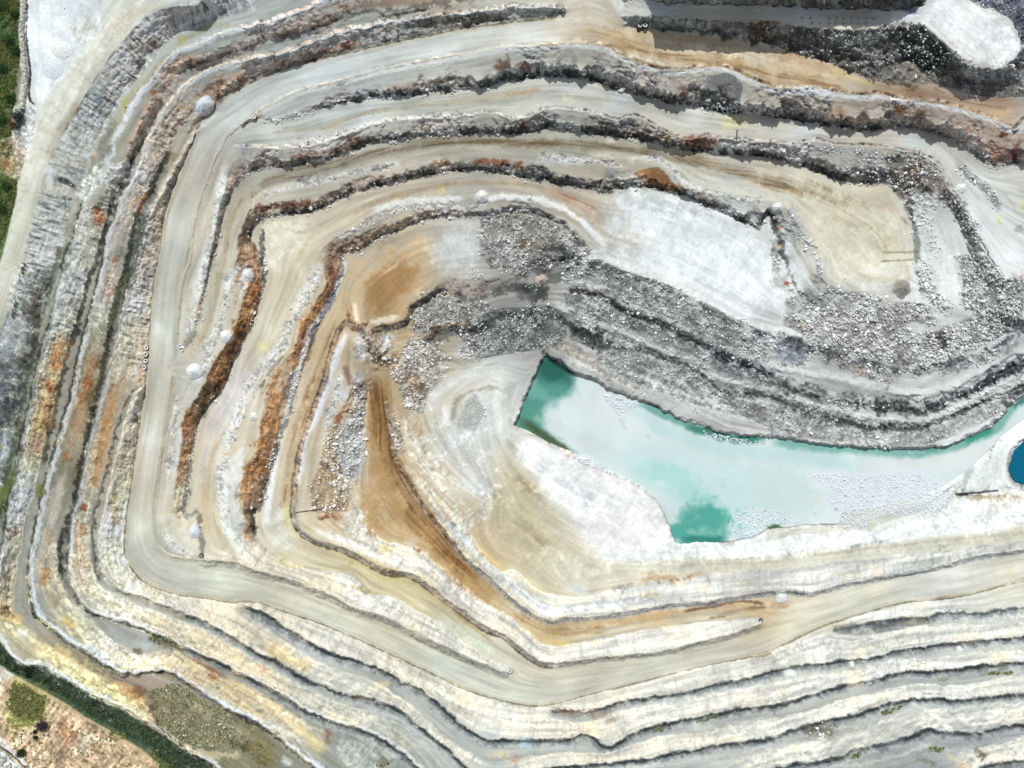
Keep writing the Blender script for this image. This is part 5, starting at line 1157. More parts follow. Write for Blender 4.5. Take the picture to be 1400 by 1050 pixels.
# field texture
zone("T02 40,680 100,710 200,760 180,860 60,880 20,800", (150, 150, 84), .6, rag=2, soft=6)
zone("T02 20,690 120,720 200,780 150,850 60,840", (104, 128, 52), .75, rag=2.4, soft=4)
stroke("T02 170,830 190,880", 7, (92, 78, 62), .7, rag=1.3)
fm, sl = poly_mask("T02 -400,700 0,660 100,710 280,810 400,880 500,950 620,1020 700,1090 900,1250 500,1500 -400,1500", 4)
CL[sl] *= (1 + fm * (.07 * G1[sl] + .05 * N3[sl] + .05 * N10[sl] - .05 * sstep(N5[sl], 1, 2.2)))[..., None]
ROUGH[sl] = np.maximum(ROUGH[sl], fm * .4)
ROADS = {
 'haul_road': ("F 815,-80 T20 480,20 470,100 560,122 850,152 1050,186 T30 150,230 280,270 600,370 800,402 950,420 1050,400 1350,360 1350,480 T30 1060,485 1010,525 850,460 700,423 560,403 400,388 200,366 0,360 T20 900,285 750,280 550,270 400,198 250,178 0,198 T10 700,250 350,330 200,370 30,450 T00 1000,500 940,550 870,680 840,760 790,950 T01 750,100 722,340 722,385 712,470 700,600 655,850 632,1000 T02 632,80 652,142 700,180 830,196 980,210 1050,248 T12 150,295 400,405 550,460 700,540 850,610 1035,665 T22 100,650 300,612 500,592 700,562 950,490 1020,450 1060,420 T32 100,375 200,340 600,250 1050,165 1300,120 1300,240 T32 1050,275 850,333 550,373 250,460 150,503 90,532 0,574 T22 950,600 500,705 200,781 100,795 0,785 T12 900,743 700,653 550,583 250,453 0,370 T02 850,356 700,333 600,293 545,238 513,168 520,0 T01 550,830 585,600 605,400 630,100 T00 650,1050 740,690 820,500 870,442 950,386 T10 0,330 150,272 450,201 800,127 1050,92 T20 190,74 240,40 F 760,-80", 'road'),
 'upper_road': ("T00 430,-250 440,0 380,200 180,400 130,560 85,700 60,850 0,1050 T01 -60,200 -200,700 T01 -100,700 10,285 60,125 95,0 T00 150,850 180,700 230,580 330,420 400,300 500,165 600,55 640,-250", 'road'),
}
# the main haul road is graded and watered: smooth pale grey-green fines over the older tracks
rm_, sl = poly_mask(ROADS['haul_road'][0], 2)
q = sstep(blur(rm_, 4), .72, .98) * (1 - sstep(UG[sl], 760, 840) * sstep(-VG[sl], -300, -260)) * .78
rc = BT[sl] * np.array([1.035, 1.04, 1.055], np.float32) * (1 + .03 * A3[sl] + .015 * A1[sl])[..., None]
CL[sl] = CL[sl] * (1 - q[..., None]) + rc * q[..., None]
ROUGH[sl] *= 1 - q
wd = sstep(UG, 735, 790) * sstep(VG, 320, 380) * sstep(-VG, -640, -600)
wm2 = wd * sstep(.8 * A3 + .6 * N24 + .3 * N5, .3, 1.7) * .5        # white dust lying along the ledges
CL[:] = CL * (1 - wm2[..., None]) + np.array([206, 209, 207], np.float32) / 255 * wm2[..., None]
CL *= (1 + .06 * wd)[..., None]
# white rocky banks between the inner roads
for t_, w_ in (("T00 925,700 900,850 860,1000 T01 840,60 800,220 760,340", 7), ("T01 955,30 935,150 905,260 870,340 850,430 790,520", 7), ("T01 730,560 710,700 700,830 680,950", 5), ("T11 255,10 240,110 170,220 130,310 80,400 20,480 T01 1030,520 990,620 950,740 920,860 900,960", 9),
               ("T01 940,760 920,880 910,1000 T02 930,60 990,130", 8), ("T11 350,470 335,560 290,700 260,800", 6), ("T11 390,330 430,380 440,440", 9), ("T02 660,60 720,150 800,180", 6), ("T10 320,985 440,930 520,885 650,850 800,850 960,840", 5), ("T10 20,800 200,755 400,710 600,665", 5), ("T20 100,640 300,655 460,680", 4), ("T10 100,590 300,565 440,520 700,480 900,475", 5), ("T20 480,655 620,655 720,760 900,815 1030,825", 4)):
    stroke(t_, w_, (224, 226, 220), .8, rag=1.3, rough=.75, rub=.16, rsz=.6)
stroke("T21 220,300 290,310 360,350 410,380", 13, (34, 40, 36), .92, rag=.9, rub=.03, rough=.8)
stroke("T20 190,1000 220,1050 T21 190,30", 9, (54, 58, 54), .8, rag=1.1, rub=.1)
stroke("T21 10,140 60,130 120,150 60,180", 8, (50, 54, 52), .8, rag=1.2, rub=.1)
stroke("T30 960,250 1040,300", 6, (60, 64, 62), .6, rag=1.4)
# fine tonal grain everywhere
KB = (1 - .72 * sstep(VG, 660, 760) * sstep(UG, 150, 330))
lum = CL.mean(-1, keepdims=True)
sat = (1 - .14 * sstep(CL[..., 0] - CL[..., 2], .12, .35))[..., None]
CL[:] = lum + (CL - lum) * sat
CL *= (1 + KB * ROUGH * (.06 * N3 + .04 * N5 + .03 * N10) + .012 * N24 + .015 * NB + (.012 + .045 * KB * ROUGH) * wh)[..., None]
CL = np.clip(CL, .02, .93)
# ------------------------------------------------------------------ relief detail
def to_lin(c): return np.where(c <= .04045, c / 12.92, ((c + .055) / 1.055) ** 2.4)
EXPO = 1.24
ALB = (to_lin(CL) / EXPO).astype(np.float32)
DEN = .35 * DEN + .65 * blur(DEN, 14)          # loose rock thins out towards its edges
DEN = np.clip(DEN * (1 + .25 * N24 + .15 * NB), 0, 1)
ALB *= (1 - (.12 + .14 * sstep(UG, 700, 760) * sstep(VG, 340, 420)) * sstep(DEN, .05, .5) * (1 - .35 * N24))[..., None]      # ground darker where the rubble lies thick
ALB = np.clip(ALB, .01, .85)
RF = np.clip(ROUGH, 0, 1)
ridge = (1 - np.abs(N24) * .9) ** 1
# how craggy: smooth blasted white faces at the bottom of the photo, broken rock at the top
cs = np.zeros((NY, NX)); cn = np.zeros((NY, NX))
for x_, y_, c_ in [(700, 40, .7), (1000, 120, .9), (1250, 60, 1.1), (1000, 240, .8), (400, 100, .5), (500, 200, .5), (100, 250, .35), (300, 60, .35), (60, 500, .35), (150, 500, .38), (120, 700, .35), (60, 850, .35), (300, 950, .3), (300, 830, .2), (500, 800, .15),
                   (600, 960, .2), (800, 830, .14), (800, 960, .16), (1100, 780, .16), (1100, 900, .16), (1350, 850, .16), (1300, 1000, .22), (1000, 1010, .2), (1350, 740, .18), (340, 450, .55), (400, 500, .6), (560, 480, .6), (600, 650, .3), (680, 760, .18), (470, 650, .5),
                   (800, 420, .6), (1000, 500, .6), (1200, 450, .8), (1300, 550, .6), (850, 600, .3), (1300, 300, .8), (650, 700, .25), (800, 700, .12), (250, 700, .4), (720, 330, .6), (20, 960, .4)]:
    cs[y_ - V0 - 3:y_ - V0 + 3, x_ - U0 - 3:x_ - U0 + 3] = c_; cn[y_ - V0 - 3:y_ - V0 + 3, x_ - U0 - 3:x_ - U0 + 3] = 1
CRAG = solve(cs, cn, (300, 80, 30, 10, 5, 3))
crag2 = CRAG * np.clip(1 + .35 * NB, .4, 1.8)
iso = np.clip((760 - VG) / 200, .16, 1) * np.clip(1.3 - SL * .35, .4, 1)
H = RF * crag2 * (iso * (.42 * N10 + .20 * N5 + .08 * N3) + .32 * G1 * FACE * iso + .34 * G3 * FACE + (.15 + .3 * (1 - iso)) * A1 * FACE + .3 * (1 - iso) * A3 + .25 * N24 * (1 - iso))
# bedding: the faces break back in small ledges
zb = Z1 / 2.3 + .35 * N24 + .15 * N10
fr = zb - np.floor(zb)
H += FACE * np.clip(CRAG * 1.4, .3, 1) * (sstep(fr, .55, .95) - fr) * 1.1
zb = Z1 / .9 + .3 * N10 + .5 * N24; fr = zb - np.floor(zb)
H += FACE * np.clip(CRAG, .2, 1) * (sstep(fr, .5, .95) - fr) * .38
H += .05 * N24 + .025 * (1 - RF) * (A1 * .8 + N3 * .5)
H += np.clip(DEN, 0, 1) * .25 * wh2
BUMP = (.12 + np.clip(RF * crag2 * 1.6 + DEN, 0, 1) * .88).astype(np.float32)
ALB = np.concatenate([ALB, BUMP[..., None]], -1).astype(np.float32)
ZT = (Z1 + H).astype(np.float32)
XW, YW = world_xy(UG, VG, Z1)
XW = XW.astype(np.float32); YW = YW.astype(np.float32)

def add_attr(me, name, arr):
    a = me.attributes.new(name, 'FLOAT_COLOR', 'POINT')
    rgba = np.ones((len(arr), 4), np.float32); rgba[:, :arr.shape[1]] = arr
    a.data.foreach_set('color', rgba.reshape(-1))

def mesh_from(name, co, faces, col=None, smooth=False):
    me = bpy.data.meshes.new(name)
    n = faces.shape[1]
    me.vertices.add(len(co)); me.vertices.foreach_set('co', np.ascontiguousarray(co, np.float32).reshape(-1))
    me.loops.add(faces.size); me.loops.foreach_set('vertex_index', np.ascontiguousarray(faces, np.int32).reshape(-1))
    me.polygons.add(len(faces)); me.polygons.foreach_set('loop_start', np.arange(0, faces.size, n, dtype=np.int32))
    me.update(calc_edges=True)
    me.polygons.foreach_set('use_smooth', np.full(len(faces), smooth, bool))
    if col is not None: add_attr(me, 'Col', col)
    return me

def link(name, me, mat=None, parent=None, **props):
    o = bpy.data.objects.new(name, me)
    if mat is not None and me is not None and not me.materials: me.materials.append(mat)
    COL.objects.link(o)
    if parent is not None: o.parent = parent
    for k, v in props.items(): o[k] = v
    return o

def surf_mat(name, rough=.9, bump=.6, scales=(.9, 3.5), amt=.16):
    """dusty rock / gravel: vertex colour with fine mineral grain and bump"""
    m = bpy.data.materials.new(name); m.use_nodes = True
    t = m.node_tree; b = t.nodes['Principled BSDF']
    b.inputs['Roughness'].default_value = rough
    b.inputs['Specular IOR Level'].default_value = .25
    at = t.nodes.new('ShaderNodeAttribute'); at.attribute_name = 'Col'
    geo = t.nodes.new('ShaderNodeNewGeometry')
    n1 = t.nodes.new('ShaderNodeTexNoise'); n1.inputs['Scale'].default_value = scales[0]; n1.inputs['Detail'].default_value = 5
    n2 = t.nodes.new('ShaderNodeTexNoise'); n2.inputs['Scale'].default_value = scales[1]; n2.inputs['Detail'].default_value = 3
    for n in (n1, n2): t.links.new(geo.outputs['Position'], n.inputs['Vector'])
    s0 = t.nodes.new('ShaderNodeMath'); s0.operation = 'SUBTRACT'; s0.inputs[1].default_value = .5; t.links.new(n1.outputs[0], s0.inputs[0])
    s1 = t.nodes.new('ShaderNodeMath'); s1.operation = 'MULTIPLY'; t.links.new(s0.outputs[0], s1.inputs[0]); t.links.new(at.outputs['Alpha'], s1.inputs[1])
    mr = t.nodes.new('ShaderNodeMath'); mr.operation = 'MULTIPLY_ADD'; t.links.new(s1.outputs[0], mr.inputs[0]); mr.inputs[1].default_value = amt * 5; mr.inputs[2].default_value = 1.0
    mx = t.nodes.new('ShaderNodeVectorMath'); mx.operation = 'SCALE'
    t.links.new(at.outputs['Color'], mx.inputs[0]); t.links.new(mr.outputs[0], mx.inputs['Scale'])
    t.links.new(mx.outputs[0], b.inputs['Base Color'])
    bp = t.nodes.new('ShaderNodeBump'); bp.inputs['Distance'].default_value = bump; t.links.new(at.outputs['Alpha'], bp.inputs['Strength'])
    ad = t.nodes.new('ShaderNodeMath'); ad.operation = 'ADD'
    t.links.new(n1.outputs[0], ad.inputs[0]); t.links.new(n2.outputs[0], ad.inputs[1])
    t.links.new(ad.outputs[0], bp.inputs['Height']); t.links.new(bp.outputs[0], b.inputs['Normal'])
    return m
M_ROCK = surf_mat('quarry_rock', bump=.5)
M_ROAD = surf_mat('road_dust', bump=.12, amt=.06)
M_BOULDER = surf_mat('limestone', bump=.15, scales=(2, 6), amt=.12)

lab = np.zeros((NY - 1, NX - 1), np.int8)
names = ['terrain']
for k, (txt, nm) in ROADS.items():
    m, sl = poly_mask(txt, 0)
    full = np.zeros((NY, NX), bool); full[sl] = m > .5
    lab[full[:-1, :-1] & (lab == 0)] = len(names); names.append(k)
# water outlines (the terrain under them lies deeper)
WATER = {
 'pit_lake': ("T21 140,408 220,455 262,486 350,512 400,556 520,598 620,640 720,684 800,708 900,736 1050,746 T31 150,766 300,782 500,792 650,797 750,777 850,737 930,699 1000,620 1060,574 1300,470 1300,560 1060,655 960,727 900,795 790,896 700,958 500,1018 300,1048 T32 290,42 140,48 100,56 0,62 T22 1000,92 900,116 800,120 676,124 648,52 T21 628,1052 610,1016 576,972 500,926 418,886 348,852 248,804 148,764 80,724 10,694 60,584 106,470", -38.2 * DEEP),
 'blue_pond': ("T31 1050,762 1012,802 992,870 1012,918 1050,933 1300,930 1300,760", -36.5 * DEEP)}
for k, (txt, zw) in WATER.items():
    m, sl = poly_mask(txt, 2)
    dz = np.clip(m * 2 - .6, 0, 1)
    low = zw - .25 - 2.5 * sstep(m, .5, 1)
    ZT[sl] = np.where(m > .5, np.minimum(ZT[sl], low), ZT[sl])

# ground, roads
full_i = np.arange(NY * NX).reshape(NY, NX)
Q4 = np.stack([full_i[:-1, :-1], full_i[1:, :-1], full_i[1:, 1:], full_i[:-1, 1:]], -1)
CO = np.stack([XW, YW, ZT], -1).reshape(-1, 3)
AF = ALB.reshape(-1, 4)
for i, nm in enumerate(names):
    q = Q4[lab == i]
    used = np.zeros(NY * NX, bool); used[q.reshape(-1)] = True
    rm = np.cumsum(used) - 1
    me = mesh_from(nm, CO[used], rm[q], AF[used], smooth=True)
    link(nm, me, M_ROCK if i == 0 else M_ROAD, kind='structure')
del Q4
# far ground around the surveyed area, out to the horizon
ring = []
for s_, dz in ((1.0, 0), (1.15, -3), (1.6, 2), (3, 0), (8, 6), (30, 0)):
    pts = []
    e = [(U0 + t * (U1 - U0), V0) for t in np.linspace(0, 1, 60, endpoint=False)] + [(U1, V0 + t * (V1 - V0)) for t in np.linspace(0, 1, 60, endpoint=False)] + \
        [(U1 - t * (U1 - U0), V1) for t in np.linspace(0, 1, 60, endpoint=False)] + [(U0, V1 - t * (V1 - V0)) for t in np.linspace(0, 1, 60, endpoint=False)]
    ea = np.array(e)
    zz = sample(ZT, ea[:, 0], ea[:, 1]) - .3
    x_, y_ = world_xy(ea[:, 0], ea[:, 1], zz)
    k = min((s_ - 1) / .6, 1)
    ring.append(np.stack([x_ * s_, y_ * s_, zz * (1 - k) + 50 * k + dz], 1))
R_ = np.array(ring); nr, nc = R_.shape[:2]
qi = np.arange(nc); ql = []
for r in range(nr - 1): ql.append(np.stack([r * nc + qi, r * nc + (qi + 1) % nc, (r + 1) * nc + (qi + 1) % nc, (r + 1) * nc + qi], 1))
gc = np.tile(np.array([[.22, .2, .13, .5]]), (nr * nc, 1)); gc[:nc] = sample(ALB, ea[:, 0], ea[:, 1]); gc[nc:2 * nc] = gc[nc:2 * nc] * .5 + gc[:nc] * .5
link('ground', mesh_from('ground', R_.reshape(-1, 3), np.concatenate(ql)[:, ::-1], gc, True), M_ROCK, kind='structure')

# ------------------------------------------------------------------ water
def water_mat(name):
    m = bpy.data.materials.new(name); m.use_nodes = True
    t = m.node_tree; b = t.nodes['Principled BSDF']
    b.inputs['Roughness'].default_value = .12; b.inputs['IOR'].default_value = 1.33
    at = t.nodes.new('ShaderNodeAttribute'); at.attribute_name = 'Col'
    t.links.new(at.outputs['Color'], b.inputs['Base Color'])
    nz = t.nodes.new('ShaderNodeTexNoise'); nz.inputs['Scale'].default_value = .8; nz.inputs['Detail'].default_value = 3
    geo = t.nodes.new('ShaderNodeNewGeometry'); t.links.new(geo.outputs['Position'], nz.inputs['Vector'])
    bp = t.nodes.new('ShaderNodeBump'); bp.inputs['Distance'].default_value = .03; bp.inputs['Strength'].default_value = .3
    t.links.new(nz.outputs[0], bp.inputs['Height']); t.links.new(bp.outputs[0], b.inputs['Normal'])
    return m
M_WATER = water_mat('silty_water')
CW = np.zeros((NY, NX, 3), np.float32); CW[:] = np.array([208, 220, 218]) / 255.
keepCL = CL; CL = CW          # paint silt clouds and depth tones of the water itself
TEAL = (78, 142, 128); DTEAL = (34, 88, 78); AQUA = (172, 218, 214)
PLAIN = True
zone("T21 400,820 600,760 820,820 T31 0,860 200,900 150,1050 T32 100,60 T22 640,60 T21 560,950", (186, 214, 210), .6, rag=.7, soft=9)
stroke("T21 480,870 650,900 760,980 T22 800,-10", 20, (158, 208, 202), .65, rag=.9)
stroke("T21 540,700 480,640 650,720 800,780 1000,800 T31 250,840 500,850", 13, (182, 212, 207), .7, rag=.8)
stroke("T21 300,560 420,640 520,760", 26, (214, 220, 219), .7, rag=.8)
stroke("T31 300,860 600,840 850,800 1000,700", 18, (216, 222, 219), .8, rag=.8)
zone("T31 0,880 150,900 240,970 200,1050 T32 130,50 0,40 T21 1000,1040", (192, 208, 202), .5, rag=.6, soft=9)
zone("T21 120,390 230,440 268,495 250,560 160,600 110,640 110,700 180,770 300,860 80,750 -20,690 40,580", TEAL, .95, rag=.4, soft=8)
zone("T21 120,390 275,490 250,530 190,510 100,520", DTEAL, .85, rag=.3, soft=8)
stroke("T21 135,408 190,440 270,490", 6, (18, 52, 48), .9, rag=.3)
stroke("T21 60,590 100,560 160,600", 9, (120, 176, 160), .6, rag=1)
stroke("T21 5,690 60,690 110,722 200,785 280,835", 9, (70, 84, 60), .9, rag=.6)
stroke("T21 90,650 150,700", 9, (176, 194, 176), .6, rag=.8)
stroke("T21 150,650 200,700 300,760 400,840", 14, (203, 212, 210), .7, rag=.8)
stroke("T21 500,590 620,648 720,692 780,712", 8, (104, 160, 150), .85, rag=.5)
stroke("T21 700,690 800,722 900,748 1050,758", 7, (56, 122, 104), .9, rag=.5)
stroke("T31 0,752 150,775 300,790 450,798 640,802 750,782 850,742 930,704 1000,624 1060,580 1300,470", 9, (120, 174, 162), .9, rag=.4)
stroke("T31 800,770 860,735 930,700", 6, (50, 138, 110), .8, rag=.6)
stroke("T31 700,795 640,800", 5, (90, 156, 140), .7, rag=.6)
stroke("T31 1000,622 1060,578", 5, (60, 110, 104), .8)
zone("T22 620,30 700,-30 800,-50 900,-20 900,60 910,130 650,130", (76, 158, 144), .95, rag=.6, soft=9)
stroke("T22 670,110 800,116 900,112", 7, (40, 116, 102), .8, rag=.6)
stroke("T21 440,660 460,700 480,720", 4, (176, 190, 196), .6, rag=1.4)
stroke("T21 550,730 570,750", 4, (180, 194, 198), .6, rag=1.4)
stroke("T22 1040,70 T32 30,60 60,60", 4, (54, 90, 50), .8, rag=1.2)
zone("T31 165,890 400,880 640,885 740,930 790,1000 700,1060 T32 420,40 290,60 T31 220,1000", (212, 220, 226), .85, rag=1, soft=6)
stroke("T21 250,830 350,880 430,920 520,960 590,1010 625,1050 T22 650,60", 4, (188, 204, 198), .7, rag=.8)
PLAIN = False
CW = np.clip(CW * (1 + .01 * N24)[..., None], .02, .93)
CW_l = to_lin(CW) / EXPO * .95
cb = to_lin(np.array([6, 96, 124]) / 255.) / EXPO
for k, (txt, zw) in WATER.items():
    m, sl = poly_mask(txt, 3)
    mm = np.zeros((NY, NX), bool); mm[sl] = m > .02
    full = mm[:-1, :-1] & mm[1:, 1:]
    Qw = np.stack([full_i[:-1, :-1], full_i[1:, :-1], full_i[1:, 1:], full_i[:-1, 1:]], -1)[full]
    used = np.zeros(NY * NX, bool); used[Qw.reshape(-1)] = True
    rm = np.cumsum(used) - 1
    x_, y_ = world_xy(UG, VG, zw)
    co = np.stack([x_, y_, np.full_like(x_, zw)], -1).reshape(-1, 3)[used]
    col = CW_l.reshape(-1, 3)[used] if k == 'pit_lake' else np.tile(cb, (used.sum(), 1))
    link('water', mesh_from(k, co, rm[Qw], col, True), M_WATER, kind='structure')
CL = keepCL
del CW, CW_l

# ------------------------------------------------------------------ rocks
def ico(sub, seed, flat=.25):
    import bmesh
    bm = bmesh.new(); bmesh.ops.create_icosphere(bm, subdivisions=sub, radius=1.0)
    r = np.random.default_rng(seed)
    v = np.array([p.co[:] for p in bm.verts]); f = np.array([[q.index for q in p.verts] for p in bm.faces])
    bm.free()
    for _ in range(7):                       # chop with random planes: broken rock
        n = r.normal(size=3); n /= np.linalg.norm(n); d = .55 + .35 * r.random()
        s = v @ n; v = v - np.where(s > d, s - d, 0)[:, None] * n
    v *= 1 + r.normal(0, .05, (len(v), 1))
    v *= np.array([1.15, .9, .8])
    return v, f
SHAPES = [ico(1, 100 + i) for i in range(10)]
BIG = [ico(2, 300 + i) for i in range(8)]

def rock_cloud(name, U, V, R, cols, shapes, sink=.35, **props):
    n = len(U)
    zc = sample(ZT, U, V); xc = sample(XW, U, V); yc = sample(YW, U, V)
    r = np.random.default_rng(len(name) + n)
    a = r.random(n) * 6.283; b = r.normal(0, .35, n); sx = .75 + .5 * r.random((n, 3))
    kind = r.integers(0, len(shapes), n)
    CO_, FA, CC = [], [], []; base = 0
    for k, (v, f) in enumerate(shapes):
        ii = np.where(kind == k)[0]
        if not len(ii): continue
        p = v[None] * sx[ii][:, None, :] * R[ii][:, None, None]
        cb_, sb = np.cos(b[ii])[:, None], np.sin(b[ii])[:, None]
        y2 = p[..., 1] * cb_ - p[..., 2] * sb; z2 = p[..., 1] * sb + p[..., 2] * cb_
        ca, sa = np.cos(a[ii])[:, None], np.sin(a[ii])[:, None]
        x3 = p[..., 0] * ca - y2 * sa; y3 = p[..., 0] * sa + y2 * ca
        co = np.stack([x3 + xc[ii][:, None], y3 + yc[ii][:, None], z2 + (zc[ii] + R[ii] * (.75 - sink) * .9)[:, None]], -1)
        CO_.append(co.reshape(-1, 3)); nv = len(v)
        FA.append((f[None] + (base + np.arange(len(ii)) * nv)[:, None, None]).reshape(-1, 3)); base += nv * len(ii)
        CC.append(np.repeat(cols[ii], nv, 0))
    return link(name, mesh_from(name, np.concatenate(CO_), np.concatenate(FA), np.concatenate(CC)), M_BOULDER, **props)

# scatter by density
r = np.random.default_rng(11)
cand = 430000
u = r.uniform(-100, 1500, cand); v = r.uniform(-80, 1130, cand)
d = sample(DEN, u, v); clump = sample(N24, u, v) * .12 + sample(N10, u, v) * .08
keep = (r.random(cand) < np.clip(d * .75 + np.where(d > .05, clump, 0), 0, 1)) & (d > .04)
fc = sample(RF * FACE, u, v)
stray = (d <= .04) & (r.random(cand) < .07 * fc + .0006)
keepall = keep | stray
# no rocks on the roads or in the water
li = lab[np.clip(v - V0, 0, NY - 2).astype(int), np.clip(u - U0, 0, NX - 2).astype(int)]
wm = np.zeros((NY, NX), bool)
for k, (txt, zw) in WATER.items():
    m, sl = poly_mask(txt, 0); wm[sl] |= m > .5
inw = wm[np.clip(v - V0, 0, NY - 1).astype(int), np.clip(u - U0, 0, NX - 1).astype(int)]
keepall &= (li == 0) & ~inw
u = u[keepall]; v = v[keepall]; sz = sample(RSZ, u, v); dn = sample(DEN, u, v)
rad = np.exp(r.normal(-.82, .38, len(u))) * np.clip(sz, .3, 2) * np.where(dn > .04, 1.12, .55)
rad = np.clip(rad, .15, 2.3)
base = sample(ALB, u, v)[:, :3]
dk = sstep(u, 720, 790) * sstep(v, 360, 430)
t = np.clip(r.normal(.72, .25, len(u)) - .08 * dk, 0, 1)[:, None]
cols = base * (1 - t) + np.array([.72, .725, .70]) * t
cols *= r.uniform(.75, 1.08, (len(u), 1))
order = np.argsort(-rad)
BOUL = [(u[i], v[i], rad[i], cols[i]) for i in order[:260]]
rest = order[260:]
print('rocks', len(u))
rock_cloud('rubble', u[rest], v[rest], rad[rest], cols[rest], SHAPES, kind='stuff')
# silty rubble bars standing in the lake
def bar(txt, dens, rr, seed):
    m, sl = poly_mask(txt, 2); r = np.random.default_rng(seed)
    P = parse(txt); xs = [p[0] for p in P]; ys = [p[1] for p in P]
    n = int((max(xs) - min(xs)) * (max(ys) - min(ys)) * dens)
    a = r.uniform(min(xs), max(xs), n); b = r.uniform(min(ys), max(ys), n)
    full = np.zeros((NY, NX), np.float32); full[sl] = m
    k = sample(full, a, b) + .15 * sample(N10, a, b) + .12 * sample(N24, a, b) > .5
    a, b = a[k], b[k]
    return a, b, np.exp(r.normal(-.9, .35, len(a))) * rr
parts = [bar("T31 165,905 200,895 400,900 520,890 640,900 720,940 760,985 700,1050 T32 420,20 400,60 310,70 290,40 T31 270,1040 220,990 300,970 230,945 180,925", .55, .75, 1),
         bar("T21 370,560 400,570 500,600 520,610 460,640 440,655 410,620", .6, .95, 2),
         bar("T21 780,715 830,725 900,745 1050,760 1050,775 950,775 880,760 800,745", .4, .8, 3),
         bar("T22 900,20 960,-20 1050,-10 T32 100,10 140,40 60,50 0,50 T22 1000,100 920,115 885,70", .5, .8, 4),
         bar("T21 250,815 300,820 400,870 420,895 360,880 280,850", .4, .9, 5),
         bar("T31 560,800 640,803 720,792 640,812 560,812", .4, .6, 6)]
a_ = np.concatenate([p[0] for p in parts]); b_ = np.concatenate([p[1] for p in parts]); r_ = np.concatenate([p[2] for p in parts])
zk = ZT.copy(); ZT[wm] = -38.45 * DEEP
cc = np.array([.60, .65, .69]) * np.random.default_rng(3).uniform(.8, 1.1, (len(a_), 1))
xs_, ys_ = XW, YW
XW, YW = world_xy(UG, VG, np.where(wm, -38.4 * DEEP, Z1))
XW = XW.astype(np.float32); YW = YW.astype(np.float32)
rock_cloud('lake_gravel', a_, b_, r_, cc, SHAPES, sink=.3, kind='stuff')
XW, YW = xs_, ys_; ZT = zk
# ------------------------------------------------------------------ low growth (uncountable)
def tufts(name, areas, seed, hgt, green, dry):
    r = np.random.default_rng(seed); U = []; V = []; K = []
    for txt, dens, dr in areas:
        m, sl = poly_mask(txt, 3)
        P = parse(txt); xs = [p[0] for p in P]; ys = [p[1] for p in P]
        x0, x1, y0, y1 = max(min(xs), U0 + 2), min(max(xs), U1 - 2), max(min(ys), V0 + 2), min(max(ys), V1 - 2)
        n = int((x1 - x0) * (y1 - y0) * dens)
        a = r.uniform(x0, x1, n); b = r.uniform(y0, y1, n)
        full = np.zeros((NY, NX), np.float32); full[sl] = m
        k = sample(full, a, b) * (1 + .55 * sample(N10, a, b) + .5 * sample(N24, a, b) + .3 * sample(N5, a, b)) > .62
        U.append(a[k]); V.append(b[k]); K.append(np.full(k.sum(), dr))
    U = np.concatenate(U); V = np.concatenate(V); K = np.concatenate(K); n = len(U)
    x = sample(XW, U, V); y = sample(YW, U, V); z = sample(ZT, U, V) - .05
    nb = 7
    CO_ = np.zeros((n, nb, 3, 3)); 
    for b in range(nb):
        a = r.random(n) * 6.283; w = hgt * (.22 + .2 * r.random(n)); L_ = hgt * (.3 + .9 * r.random(n)); h = hgt * (.5 + .8 * r.random(n))
        bx, by = x + r.normal(0, hgt * .3, n), y + r.normal(0, hgt * .3, n)
        px, py = -np.sin(a) * w, np.cos(a) * w
        CO_[:, b, 0] = np.stack([bx + px, by + py, z + h * .2], 1); CO_[:, b, 1] = np.stack([bx - px, by - py, z + h * .2], 1)
        CO_[:, b, 2] = np.stack([bx + np.cos(a) * L_, by + np.sin(a) * L_, z + h], 1)
    t = np.clip(K + r.normal(0, .28, n), 0, 1)[:, None]
    sc = 0
    c = (np.array(green) * (1 - t) + np.array(dry) * t) * r.uniform(.6, 1.35, (n, 1))
    me = mesh_from(name, CO_.reshape(-1, 3), np.arange(n * nb * 3).reshape(-1, 3), np.repeat(c, nb * 3, 0))
    return link(name, me, M_LEAF, kind='stuff')
def leaf_mat():
    m = bpy.data.materials.new('leaves'); m.use_nodes = True
    t = m.node_tree; b = t.nodes['Principled BSDF']; b.inputs['Roughness'].default_value = .7; b.inputs['Specular IOR Level'].default_value = .2
    at = t.nodes.new('ShaderNodeAttribute'); at.attribute_name = 'Col'; t.links.new(at.outputs['Color'], b.inputs['Base Color'])
    return m
M_LEAF = leaf_mat()
tufts('grass', [("T00 -330,-260 70,-260 78,0 82,180 60,420 45,560 0,560 -330,560", .42, .25), ("T00 -330,740 70,740 58,830 10,980 -30,1050 T01 -60,150 -330,150", .42, .3), ("T00 -330,560 0,580 60,600 0,740 -330,740", .2, .8),
    ("T02 60,690 100,710 200,760 170,850 60,850 20,780", .2, .6), ("T02 20,690 130,730 200,780 150,850 60,840", .35, .35),
    ("T02 620,960 720,1010 760,1080 640,1080", .35, .4), ("T02 450,890 520,900 520,950 450,940", .3, .5), ("T02 -300,860 200,860 400,900 600,1020 640,1150 -300,1150", .035, .8)], 5, .75, (.055, .115, .022), (.33, .27, .12))
tufts('ditch_scrub', [("T02 -200,480 0,560 80,650 255,710 400,800 600,890 760,1000 880,1080 1100,1250 900,1210 740,1085 630,985 500,900 400,845 280,765 100,670 0,625 -200,580", .4, .15)], 8, .8, (.03, .065, .03), (.14, .15, .07))
